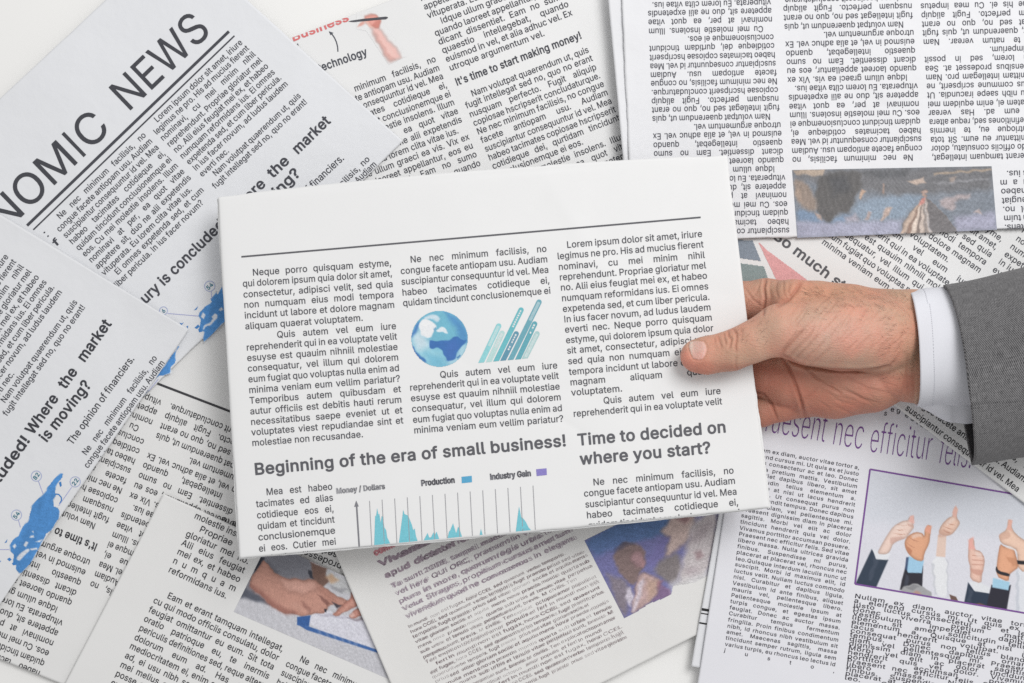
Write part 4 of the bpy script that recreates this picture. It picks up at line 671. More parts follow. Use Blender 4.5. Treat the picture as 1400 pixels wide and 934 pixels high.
class Page:
    def __init__(self, thing, quad, base, bulge=(0, 0, 0, 0), seed=0, creases=6, amp=0.00022, lift=0.0008,
                 lift_w=22.0, zc=None, undul=True, grain=1.0):
        self.thing = thing; self.quad = [np.asarray(p, float) for p in quad]
        self.base = base; self.bulge = bulge; self.bulged = any(bulge)
        self.lift = lift; self.lift_w = lift_w; self.zc = zc; self.undul = undul
        r = np.random.RandomState(seed + 50)
        c = sum(self.quad) / 4
        self.cr = []
        ext = max(np.hypot(*(p - c)) for p in self.quad)
        for _ in range(creases):
            a = r.uniform(0, math.pi); o = c + r.uniform(-.7, .7, 2) * ext
            self.cr.append((math.cos(a), math.sin(a), o, r.uniform(.4, 1) * amp * r.choice([-1, 1]), r.uniform(5, 22),
                            r.uniform(40, 160), r.uniform(0, 6)))
        self.ph = r.uniform(0, 6.28, 12)
        self.amp = amp; self.grain = grain
        q = np.array(self.quad)
        self.sgn = np.sign(sum(q[i][0] * q[(i + 1) % 4][1] - q[(i + 1) % 4][0] * q[i][1] for i in range(4)))

    def uv(self, x, y):
        """rough inverse of the bilinear page map"""
        p = np.stack([x, y], -1); a, b, c, d = self.quad
        u = np.full(np.shape(x), .5); v = np.full(np.shape(x), .5)
        for _ in range(6):
            f = ((1 - u) * (1 - v))[..., None] * a + (u * (1 - v))[..., None] * b + (u * v)[..., None] * c + ((1 - u) * v)[..., None] * d - p
            du = (1 - v)[..., None] * (b - a) + v[..., None] * (c - d)
            dv = (1 - u)[..., None] * (d - a) + u[..., None] * (c - b)
            det = du[..., 0] * dv[..., 1] - du[..., 1] * dv[..., 0]
            u = u - (f[..., 0] * dv[..., 1] - f[..., 1] * dv[..., 0]) / det
            v = v - (du[..., 0] * f[..., 1] - du[..., 1] * f[..., 0]) / det
        return u, v

    def height(self, x, y):
        x = np.asarray(x, float); y = np.asarray(y, float)
        z = np.full(x.shape, self.base)
        if self.undul:
            z = z + undulation(x, y)
        if self.zc is not None:
            u, v = self.uv(x, y)
            a, b, c, d = self.zc
            z = z + a * (1 - u) * (1 - v) + b * u * (1 - v) + c * u * v + d * (1 - u) * v
        for ca, sa, o, h, w, ln, ph in self.cr:
            dx = x - o[0]; dy = y - o[1]
            s = dx * ca + dy * sa; t = -dx * sa + dy * ca + 4 * np.sin(s / 31 + ph)
            z = z + h / (1 + (t / w) ** 2) * np.exp(-(s / ln) ** 2)
        p = self.ph
        z = z + self.grain * 0.00006 * (np.sin(x / 17 + p[0] + np.sin(y / 23 + p[1])) + np.sin(y / 14 + p[2] + 1.3 * np.sin(x / 29 + p[3]))
                                        + 0.7 * np.sin((x + y) / 11 + p[4] + np.sin((x - y) / 19 + p[5])))
        if self.lift:
            dm = np.full(x.shape, 1e9)
            for i in range(4):
                a, b = self.quad[i], self.quad[(i + 1) % 4]
                n = np.array([-(b[1] - a[1]), b[0] - a[0]]) * self.sgn / np.hypot(*(b - a))
                dm = np.minimum(dm, (x - a[0]) * n[0] + (y - a[1]) * n[1])
            k = 0.65 + 0.35 * np.sin(x / 47 + p[6]) * np.sin(y / 41 + p[7])
            z = z + self.lift * k * np.exp(-np.maximum(dm, 0) / self.lift_w)
        return z

    def at(self, x, y, lift=0.0):
        return W(x, y, self.height(x, y) + lift)

    def build(self, mat, name='page', step=3.0, thick=0.0005, parent=None, rough=0.35):
        a, b, c, d = self.quad
        nu = int(max(np.hypot(*(b - a)), np.hypot(*(c - d))) / step) + 1
        nv = int(max(np.hypot(*(d - a)), np.hypot(*(c - b))) / step) + 1
        u, v = np.meshgrid(np.linspace(0, 1, nu), np.linspace(0, 1, nv))
        u = u[..., None]; v = v[..., None]
        P = (1 - u) * (1 - v) * a + u * (1 - v) * b + u * v * c + (1 - u) * v * d
        bt, br, bb, bl = self.bulge

        def nrm(p, q):
            e = q - p
            return np.array([e[1], -e[0]]) / np.hypot(*e) * self.sgn
        P = P + 4 * u * (1 - u) * ((1 - v) * bt * nrm(a, b) + v * bb * nrm(c, d)) + 4 * v * (1 - v) * (u * br * nrm(b, c) + (1 - u) * bl * nrm(d, a))
        # slightly uneven cut edges
        for sl, nn, m in ((np.s_[0, :], nrm(a, b), nu), (np.s_[-1, :], nrm(c, d), nu), (np.s_[:, 0], nrm(d, a), nv), (np.s_[:, -1], nrm(b, c), nv)):
            w = np.cumsum(RNG.normal(0, .22, m)); w -= np.linspace(w[0], w[-1], m)
            P[sl] += np.outer(np.clip(w, -1, 1) * rough, nn)
        x = P[..., 0].ravel(); y = P[..., 1].ravel()
        top = self.at(x, y)
        bot = self.at(x, y, -thick)
        n = nu * nv
        idx = np.arange(n).reshape(nv, nu)
        q = np.stack([idx[:-1, :-1], idx[1:, :-1], idx[1:, 1:], idx[:-1, 1:]], -1).reshape(-1, 4)
        if self.sgn < 0:
            q = q[:, ::-1]
        ring = np.concatenate([idx[0, :-1], idx[:-1, -1], idx[-1, :0:-1], idx[:0:-1, 0]])
        nx = np.roll(ring, -1)
        side = np.stack([ring, nx, nx + n, ring + n], -1)
        if self.sgn < 0:
            side = side[:, ::-1]
        o = mesh_obj(name, np.vstack([top, bot]), np.vstack([q, q[:, ::-1] + n, side]), mat, parent or self.thing)
        sm = [True] * len(q) + [False] * (len(q) + len(side))
        o.data.polygons.foreach_set('use_smooth', sm)
        return o


def sdist(pts, X, Y):
    """signed distance (negative inside) to a polygon"""
    d2 = np.full(X.shape, 1e12); ins = np.zeros(X.shape, bool)
    n = len(pts)
    for i in range(n):
        x0, y0 = pts[i]; x1, y1 = pts[(i + 1) % n]
        dx, dy = x1 - x0, y1 - y0; L = dx * dx + dy * dy + 1e-12
        t = np.clip(((X - x0) * dx + (Y - y0) * dy) / L, 0, 1)
        d2 = np.minimum(d2, (X - x0 - t * dx) ** 2 + (Y - y0 - t * dy) ** 2)
        cr = ((y0 > Y) != (y1 > Y)) & (X < dx * (Y - y0) / (dy if abs(dy) > 1e-9 else 1e-9) + x0)
        ins ^= cr
    d = np.sqrt(d2)
    return np.where(ins, -d, d)


def picture(page, name, quad, layers, bg, zoom=None, mask=None, step=1.25, noise=0.03, lift=0.00014, mottling=0.0, seed=1, sat=1.0, contrast=1.0, streak=0.0, rounded=True):
    """a printed photograph: a fine mesh on the page, coloured point by point"""
    a, b, c, d = [np.asarray(p, float) for p in quad]
    nu = int(np.hypot(*(b - a)) / step) + 2; nv = int(np.hypot(*(d - a)) / step) + 2
    u, v = np.meshgrid(np.linspace(0, 1, nu), np.linspace(0, 1, nv))
    uu = u[..., None]; vv = v[..., None]
    P = (1 - uu) * (1 - vv) * a + uu * (1 - vv) * b + uu * vv * c + (1 - uu) * vv * d
    X, Y = P[..., 0], P[..., 1]

    def tr(pts):
        if zoom is None:
            return pts
        ox, oy, s = zoom
        return [(ox + x / s, oy + y / s) for x, y in pts]
    r = np.random.RandomState(seed)
    ph = r.uniform(0, 6.28, 8)
    # wobble so that no drawn edge is perfectly straight
    Xw = X + 0.7 * np.sin(Y / 3.1 + ph[0]) + 0.5 * np.sin((X + Y) / 2.3 + ph[1])
    Yw = Y + 0.7 * np.sin(X / 3.7 + ph[2]) + 0.5 * np.sin((X - Y) / 2.9 + ph[3])
    C = np.ones(X.shape + (3,)) * np.asarray(bg, float)
    for L in layers:
        pts, col, soft = L[0], np.asarray(L[1], float), L[2]
        if rounded and len(pts) >= 6:          # soften the corners of hand-drawn outlines
            pts = [((1 - k) * p[0] + k * q[0], (1 - k) * p[1] + k * q[1]) for p, q in zip(pts, list(pts[1:]) + [pts[0]]) for k in (.22, .78)]
        op = L[3] if len(L) > 3 else 1.0
        sd = sdist(tr(pts), Xw if soft > 0.8 else X, Yw if soft > 0.8 else Y)
        al = np.clip(0.5 - sd / (2 * max(soft, .3)), 0, 1)
        if rounded and col[0] > 165 and col[0] - col[2] > 26 and len(pts) > 8:     # printed flesh: modelled towards its outline
            g = np.clip(1 + sd / 4.5, 0, 1) ** 2
            lit = np.clip((-sd) / 7.0, 0, 1)
            col = col * (1 - .20 * g + .05 * lit)[..., None] + np.array([0, -4., -5.]) * g[..., None]
        al = (al * al * (3 - 2 * al) * op)[..., None]
        C = C * (1 - al) + col * al
    if mottling:
        M = np.zeros(X.shape)
        for s in (19, 11, 6, 3.5):
            k = r.normal(0, 1 / s, (6, 2)); f = r.uniform(0, 6.28, 6)
            M += sum(np.sin(X * k[i, 0] * 2.2 + Y * k[i, 1] * 2.2 + f[i]) for i in range(6)) / 12
        C = C * (1 + mottling * M[..., None])
    if sat != 1.0:
        g = C @ np.array([.3, .59, .11]); C = g[..., None] + (C - g[..., None]) * sat
    if contrast != 1.0:
        C = C.mean((0, 1)) + (C - C.mean((0, 1))) * contrast
    if streak:                         # small brush-like detail: rocks, scrub, folds
        S = np.zeros(X.shape)
        for s in (7, 4.5, 3, 2):
            for q in range(10):
                a_ = r.uniform(0, math.pi); k = 6.28 / (s * r.uniform(.7, 1.5)); cx, cy = r.uniform(X.min(), X.max()), r.uniform(Y.min(), Y.max())
                env = np.exp(-((X - cx) ** 2 + (Y - cy) ** 2) / (2 * (s * r.uniform(3, 7)) ** 2))
                S += env * np.sin(k * ((X - cx) * math.cos(a_) + (Y - cy) * math.sin(a_)) + 1.5 * np.sin(Y / s / 1.7 + q))
        C = C * (1 + streak * np.clip(S, -1.4, 1.4)[..., None])
    C = C * (1 + r.normal(0, noise, X.shape)[..., None])
    C = np.clip(C, 4, 243)
    idx = np.arange(nu * nv).reshape(nv, nu)
    q = np.stack([idx[:-1, :-1], idx[1:, :-1], idx[1:, 1:], idx[:-1, 1:]], -1).reshape(-1, 4)
    if mask is not None:
        sd = sdist(tr(mask), X, Y).ravel()
        q = q[(sd[q].max(1) < 0.6)]
        used = np.unique(q); re = np.full(nu * nv, -1); re[used] = np.arange(len(used)); q = re[q]
    else:
        used = np.arange(nu * nv)
    V = page.at(X.ravel()[used], Y.ravel()[used], lift)
    return mesh_obj(name, V, q, PRINT, page.thing, colours=print_albedo(C.reshape(-1, 3)[used]))


def zt(zoom, pts):
    ox, oy, s = zoom
    return [(ox + x / s, oy + y / s) for x, y in pts]

# ------------------------------------------------------------------ table top (the surface everything lies on)
def build_tabletop():
    m, nt, b, N, L = new_mat('white_table')
    tc = N('ShaderNodeTexCoord'); n = N('ShaderNodeTexNoise'); n.inputs['Scale'].default_value = 14
    n.inputs['Detail'].default_value = 5
    L(tc.outputs['Object'], n.inputs['Vector'])
    mx = N('ShaderNodeMix'); mx.data_type = 'RGBA'
    mx.inputs[6].default_value = (0.835, 0.83, 0.815, 1); mx.inputs[7].default_value = (0.87, 0.865, 0.85, 1)
    L(n.outputs['Fac'], mx.inputs[0]); L(mx.outputs[2], b.inputs['Base Color'])
    b.inputs['Roughness'].default_value = 0.5
    o = mesh_obj('tabletop', [(-1.2, -1, 0), (1.2, -1, 0), (1.2, 1, 0), (-1.2, 1, 0), (-1.2, -1, -.03), (1.2, -1, -.03), (1.2, 1, -.03), (-1.2, 1, -.03)],
                 [(0, 1, 2, 3), (7, 6, 5, 4), (0, 4, 5, 1), (1, 5, 6, 2), (2, 6, 7, 3), (3, 7, 4, 0)], m)
    o['kind'] = 'structure'
    return o


build_tabletop()

INK = (72, 73, 80)
INK_DARK = (58, 58, 62)
PILE = 'newspapers spread over the table'
LOREM_A = ['>Lorem ipsum dolor sit amet, iriure', 'legimus ne pro. His ad mucius fierent', 'nominavi, cu mei minim nihil',
           'reprehendunt. Propriae gloriatur mel', 'no. Alii eius feugiat mei ex, et habeo', 'numquam reformidans ius. Ei omnes',
           'expetenda sed, et cum liber pericula.', 'In ius facer novum, ad ludus laudem']
NE_NEC = ['>Ne nec minimum facilisis, no', 'congue facete antiopam usu. Audiam', 'suscipiantur consequuntur id vel. Mea',
          'habeo tacimates cotidieque ei,', 'quidam tincidunt conclusionemque ei', 'eos. Cu mei molestie insolens. Illum',
          'nominavi at per, ea quot vitae', 'appetere sit, duo ne alii expetendis', '~vituperata. Eu lorem clita vitae ius.']
IDQUE = ['>Idque ullum graeci ea vis. Vix ex', 'quando laoreet appellantur, eos eu', 'dicant dissentiet. Eam no sumo',
         'quaestio intellegebat, quando', 'euismod in vel, et alia adhuc vel. Ex', '~utroque argumentum vel.']
NAM = ['>Nam volutpat quaerendum ut, quis', 'fugit intellegat sed no, quo no erant', 'nusquam perfecto. Fugit aliquip',
       '~copiosae hscripserit concludaturque.']
NE_NEC2 = ['Ne nec minimum facilisis, no congue', 'facete antiopam usu. Audiam', 'suscipiantur consequuntur id vel. Mea',
           'habeo tacimates copiosae hscripserit', 'cotidieque dei, qurtidam tincidunt', '~conclusionemque ei eos.',
           '>Cu mei molestie insolens. Illum', 'nominavi at per, ea quot vitae', 'appetere sit, duo ne alii expetendis',
           '~vituperata. Eu lorem clita vitae ius.']
EAM = ['>Eam et erant tamquam intellegat,', 'cu qui modo officiis consulatu, dolor', 'feugiat omittantur eu eum. Sit tota',
       'oratio patrioque eu, te inermis', 'periculis definitiones sed, reque altera', 'dolorum eum ad. Has verear',
       'mediocritatem ei, enim equidem mei', 'ad, ei usu nibh saepe iracundia. Ut', 'mei melius commune scripserit, ne',
       'posse omittam intellegam pro. Nam', 'ex ius sensibus prodesset at. Sea', 'te nibh lorem, sed in possit']


def add(p, *q):
    return (p[0] + sum(t[0] for t in q), p[1] + sum(t[1] for t in q))


def mul(p, k):
    return (p[0] * k, p[1] * k)


def headline(page, text, L, R, em, srgb=INK, style='bold', name='headline', track=0.0, label=None):
    i = Ink(page); i.fit(text, L, R, em, style, track)
    return i.make(name, srgb, label=label)


# ---------------------------------------------------------------- newspaper under the top middle
def paper_technology():
    t = thing('newspaper', 'white newspaper with a printed hand holding a pen above the word technology', 'newspaper', PILE)
    m = paper_mat('paper_white', (0.795, 0.795, 0.795))
    p = Page(t, [(330, 77.6), (891, -134.9), (1040, 258), (479, 470.5)], 0.0012, seed=1)
    p.build(m)
    d = (172.8, -64.6)
    R0 = (597, 84); R12 = (658, 226)
    column(p, add(R0, mul(d, -1)), R0, add(R12, mul(d, -1)), R12, NE_NEC + IDQUE[:4], 13.3, INK)
    L0 = (575.6, 1.9); L8 = (615.7, 97.2)
    column(p, L0, add(L0, d), L8, add(L8, d), NE_NEC[6:] + IDQUE, 13.3, INK)
    headline(p, "It's time to start making money!", (624.4, 117.8), (796.5, 52.6), 15.5, INK)
    column(p, (632.8, 137.2), (806, 71.4), (695.4, 279), (869, 211), NAM[:3] + ['copiosae hscripserit concludaturque.', NE_NEC2[0]] + NE_NEC2[1:9], 13.3, INK)
    headline(p, 'technology', (437, 99), (503.5, 75.5), 16.5, (82, 84, 92), name='caption')
    i = Ink(p); i.fit('Business', (400.5, 57.2), (478.5, 28.2), 17, 'bold'); i.make('headline', (218, 120, 120), label='red headline cut off by the edge of the sheet')
    i = Ink(p)
    z = (390, 0, 7.778)
    i.path(zt(z, [(560, 550), (557, 500), (545, 450), (525, 405), (500, 368), (482, 352)]), 1.6)
    i.poly(zt(z, [(463, 333), (514, 350), (480, 375)]))
    i.make('arrow_drawing', (85, 88, 96))
    i = Ink(p); i.poly(zt(z, [(122, 470), (134, 460), (145, 488)])); i.make('arrow_drawing', (85, 88, 96))
    lay = [([(900, 300), (985, 280), (1060, 380), (1250, 605), (1180, 640), (1100, 660), (1000, 480)], (236, 190, 182), 4.5, .95),
           ([(930, 330), (1000, 420), (1110, 600), (1170, 640), (1120, 655), (1010, 500)], (226, 172, 162), 4, .6),
           ([(830, 175), (900, 140), (970, 160), (1015, 230), (1010, 300), (960, 310), (900, 270), (850, 240)], (228, 160, 148), 2.2, .95),
           ([(775, 292), (800, 240), (840, 225), (850, 250), (815, 285)], (225, 165, 152), 1.6, .9),
           ([(960, 225), (1010, 225), (1000, 300), (960, 300), (930, 270)], (205, 130, 118), 2, .7),
           ([(820, 205), (860, 215), (930, 280), (950, 310), (900, 280)], (242, 195, 182), 1.4, .9)]
    picture(p, 'printed_photo', zt(z, [(740, 100), (1290, 100), (1290, 690), (740, 690)]), lay, (236, 236, 236), z, mask=[(760, 130), (1000, 120), (1060, 260), (1290, 600), (1100, 690), (860, 330), (760, 310)], noise=.01, step=1.0)
    i = Ink(p)
    i.poly(zt(z, [(668, 230), (700, 220), (830, 200), (1070, 177), (1090, 182), (1092, 192), (1072, 206), (960, 216), (830, 228), (720, 236)]))
    i.make('pen_drawing', (84, 84, 90), lift=0.00022)
    return t


# ---------------------------------------------------------------- newspaper lying upside down under the left pile
def paper_upside_down_left():
    t = thing('newspaper', 'dimmed white upside-down newspaper at lower left with a thick black rule under its blank margin', 'newspaper', PILE)
    m = paper_mat('paper_dimmed', (0.765, 0.762, 0.755))  # albedo lowered to stand for weaker light at lower left
    u = (.928, .371); v = (.371, -.928)
    P0 = (-60, 877.5)

    def q(a, b):
        return add(P0, mul(u, a), mul(v, b))
    p = Page(t, [q(0, 620), q(560, 620), q(560, 0), q(0, 0)], 0.0012, seed=2)
    p.build(m)
    D = (-165, -66); stp = (6.25, -13.82)
    S0 = add((61.9, 904.3), mul(stp, -1)); S11 = add(S0, mul(stp, 11))
    column(p, S0, add(S0, D), S11, add(S11, D), NE_NEC[3:] + IDQUE, 13.6, INK_DARK)
    headline(p, "It's time to start making money!", (134.6, 743.9), (-39, 674.5), 16, INK_DARK)
    S0 = (144.4, 721.3); S13 = (221.8, 547.7)
    column(p, S0, add(S0, D), S13, add(S13, D), NAM + NE_NEC2, 13.3, INK_DARK)
    E0 = (124.8, 794); st = (6.0, -13.5)
    C = (165, 66); E18 = add(E0, mul(st, 18))
    column(p, add(E0, C), E0, add(E18, C), E18, NE_NEC + IDQUE + NAM, 13.5, INK_DARK)
    i = Ink(p); i.stroke((215, 524.4), (400, 595.4), 3.2); i.make('rule_line', (62, 62, 66))
    column(p, (468.5, 771.5), (303.5, 705.5), (462.5, 756.5), (297.5, 690.5), ['~prodesset sensibus at. Sea te', '~sed in possit'], 13.8, INK_DARK)


# ---------------------------------------------------------------- NOMIC NEWS
def map_parts(p, z, outline, lakes, bits, name='map'):
    lay = [(outline, (82, 142, 204), .9)]
    for b in bits:
        lay.append((b, (84, 142, 202), .7))
    for l in lakes:
        lay.append((l, (222, 226, 234), .8))
    xs = [a for a, _ in zt(z, outline)]; ys = [b for _, b in zt(z, outline)]
    ink = Ink(p)
    # flat colour shapes, tinted point by point like a four-colour print
    box = [(min(xs) - 2, min(ys) - 2), (max(xs) + 2, min(ys) - 2), (max(xs) + 2, max(ys) + 2), (min(xs) - 2, max(ys) + 2)]
    lay.append(([(-900, -900), (1900, -900), (1900, 1900), (-900, 1900)], (52, 150, 205), .5, 0.0))
    return picture(p, name, box, lay, (224, 227, 233), z, mask=[(a, b) for a, b in outline], step=1.0, noise=.04, mottling=.10, seed=5)


def badge(p, c, r, text, d, em, ring=(170, 180, 214), ink=(52, 120, 140), name='map_badge'):
    i = Ink(p); i.ring(c, r, 1.0); o = i.make(name, ring)
    j = Ink(p)
    up = (d[1], -d[0])
    w = em * .62 * len(text)
    L = (c[0] - d[0] * w / 2 - up[0] * em * .36, c[1] - d[1] * w / 2 - up[1] * em * .36)
    j.fit(text, L, (L[0] + d[0] * w, L[1] + d[1] * w), em, 'bold')
    j.make('number', ink, parent=o)


def paper_nomic():
    t = thing('newspaper', 'white newspaper with the large headline NOMIC NEWS above a double black rule', 'newspaper', PILE)
    m = paper_mat('paper_bluish', (0.755, 0.765, 0.79), .5)
    p = Page(t, [(-300, 412), (240, -88), (551, 193), (10, 726)], 0.0032, seed=3, creases=12, amp=.0003)
    p.build(m)
    i = Ink(p)
    i.fit('NOMIC', (5, 320.5), (154, 176.8), 61, 'light'); i.fit('NEWS', (175.3, 154.2), (291, 43.5), 61, 'light')
    i.make('headline', (70, 71, 77))
    i = Ink(p)
    i.stroke((313, 43), (37, 308.5), 4.0); i.stroke((320.5, 49), (45.5, 314.3), 2.1)
    i.make('rule_line', (72, 73, 80))
    column(p, (72.7, 309.5), (200.5, 185.9), (160.4, 394), (288.5, 268.9),
           NE_NEC + ['>Ei omnes expetenda sed, et cum', '~liber pericula. In ius facer novum?'], 12.6, INK)
    column(p, (205.4, 176.8), (332.5, 59.1), (294.4, 258.8), (421.2, 140.1),
           LOREM_A + ['~everti nec.', '>Nam volutpat quaerendum ut, quis', '~fugit intellegat sed no, quo no erant!'], 12.6, INK)
    i = Ink(p); i.fit('The inj', (145, 471), (188, 428.5), 21.5); i.fit('ury is conclude', (199.5, 416.5), (300, 317.5), 21.5)
    i.fit('d! Where', (300.5, 317), (365, 252.8), 21.5); i.fit('the', (373.5, 244.5), (397.5, 221.5), 21.5); i.fit('market', (407.5, 212), (453.5, 167), 21.5)
    i.make('headline', INK)
    headline(p, 'is moving?', (330, 319), (412.5, 238.5), 21.5, INK)
    headline(p, 'The opinion of financiers.', (367, 316), (471.5, 217.5), 14.5, INK, 'regular', 'subheading')
    column(p, (378, 342), (506.6, 218.5), (387, 350), (516, 225.5), NE_NEC[:2], 12.8, INK)
    i = Ink(p)
    i.fit('f', (77, 337.5), (83, 332), 15, 'bold'); i.fit('.', (60, 320), (63, 317), 12, 'bold'); i.fit('.', (65, 325), (68, 322), 12, 'bold')
    i.make('text_column', INK)
    z = (190, 370, 4.915)
    map_parts(p, z, [(560, 105), (620, 110), (660, 260), (575, 345), (460, 462), (436, 482), (428, 440), (440, 412), (410, 415), (405, 385), (415, 330), (400, 310), (405, 285), (440, 245), (490, 210), (480, 190), (520, 140), (526, 165), (545, 130)],
              [[(430, 390), (440, 365), (480, 350), (490, 330), (525, 292), (528, 318), (505, 340), (480, 370), (450, 372), (432, 402)],
               [(415, 312), (430, 280), (447, 298), (435, 325)], [(488, 312), (510, 288), (528, 298), (500, 325)], [(535, 265), (555, 245), (567, 262), (548, 272)]], [])
    for b in ([(368, 268), (398, 238), (388, 262)], [(372, 385), (398, 362), (407, 378), (390, 392)], [(272, 350), (288, 355), (302, 346), (286, 368)],
              [(318, 375), (331, 370), (328, 390)], [(398, 395), (414, 380), (424, 410), (404, 415)]):
        i = Ink(p); i.poly(zt(z, b)); i.make('map_island', (70, 132, 196))
    map_parts(p, z, [(100, 740), (245, 535), (262, 505), (272, 512), (246, 548), (250, 590), (240, 625), (213, 650), (218, 690), (170, 703), (138, 705)], [], [])
    i = Ink(p); i.poly(zt(z, [(250, 652), (284, 632), (272, 655)])); i.make('map_island', (70, 132, 196))
    d = (.72, -.69)
    badge(p, add((190, 370), (475 / 4.915, 105 / 4.915)), 7, '54', d, 8.5)
    badge(p, add((190, 370), (165 / 4.915, 270 / 4.915)), 5.4, '6', d, 8)
    badge(p, add((190, 370), (50 / 4.915, 832 / 4.915)), 5.4, '22', d, 7, (60, 85, 125), (50, 80, 120))
    for a in ([(485, 140), (490, 190)], [(192, 288), (400, 306)], [(65, 810), (130, 730)]):
        i = Ink(p); i.path(zt(z, a), .9); i.make('pointer_line', (168, 172, 214))


def paper_cluded():
    t = thing('newspaper', 'white newspaper at the left edge with "cluded! Where the market" above a blue map', 'newspaper', PILE)
    m = paper_mat('paper_bluish_left', (0.745, 0.753, 0.775), .5)  # bluish sheet, albedo also lowered for the light falling off here
    p = Page(t, [(-150, 202), (258.5, 450.5), (-62, 916), (-470, 668)], 0.0052, seed=4, creases=9, amp=.0003, lift=0.0012)
    p.build(m)
    column(p, (-95.6, 500.5), (12.3, 351.3), (9.4, 569.5), (117, 420.3),
           LOREM_A + ['~everti nec.', '>Nam volutpat quaerendum ut, quis', '~fugit intellegat sed no, quo no erant!'], 12.8, INK)
    i = Ink(p)
    i.fit('cluded!', (-8, 672.5), (42.6, 602), 22); i.fit('Where the market', (45.5, 595.5), (153.8, 443), 22, sp=.74)
    i.fit('is moving?', (64, 605.8), (126.3, 527), 22)
    i.make('headline', (62, 63, 69))
    headline(p, 'The opinion of financiers.', (99, 609.3), (184.6, 491), 14.6, (62, 63, 69), 'regular', 'subheading')
    column(p, (110, 634), (215.5, 489.6), (130.5, 648), (236.3, 503), NE_NEC[:3], 12.8, INK)
    z = (0, 630, 4.669)
    map_parts(p, z, [(385, 75), (403, 82), (395, 110), (365, 150), (350, 200), (360, 220), (345, 250), (340, 290), (370, 300), (385, 330), (375, 370), (352, 400), (338, 440), (295, 465), (285, 490), (270, 520), (243, 570), (205, 640), (165, 690), (125, 727), (105, 700), (100, 665), (80, 650), (90, 600), (62, 575), (60, 540), (80, 510), (100, 490), (118, 480), (130, 450), (160, 395), (178, 385), (200, 310), (195, 290), (240, 245), (290, 195), (300, 170), (320, 150), (350, 110)],
              [[(105, 620), (130, 590), (180, 558), (192, 572), (160, 600), (125, 640), (108, 632)], [(195, 480), (215, 475), (217, 490), (188, 492)], [(150, 540), (165, 515), (182, 520), (165, 552)],
               [(80, 545), (97, 530), (104, 545), (92, 562)], [(203, 450), (214, 448), (214, 462)], [(225, 518), (275, 500), (255, 520)], [(190, 562), (235, 555), (240, 566), (200, 572)]], [])
    for b in ([(376, 140), (390, 132), (394, 160), (384, 168)], [(28, 525), (48, 500), (42, 522)], [(45, 628), (62, 618), (74, 632), (60, 642)], [(76, 655), (96, 640), (104, 664), (84, 668)], [(0, 640), (6, 636), (4, 650)]):
        i = Ink(p); i.poly(zt(z, b)); i.make('map_island', (62, 128, 194))
    i = Ink(p); i.path(zt(z, [(350, 212), (375, 215), (392, 235), (392, 255), (380, 275)]), 1.6)
    i.make('map_island', (62, 128, 194))
    d = (.585, -.811)
    for c, s in (((232, 98), '82'), ((480, 135), '22'), ((105, 347), '54')):
        badge(p, add((0, 630), mul(c, 1 / 4.669)), 7, s, d, 8.5)
    for a in ([(245, 130), (275, 212)], [(458, 168), (375, 287)], [(118, 380), (130, 425)], [(0, 567), (60, 567)]):
        i = Ink(p); i.path(zt(z, a), .9); i.make('pointer_line', (168, 172, 214))


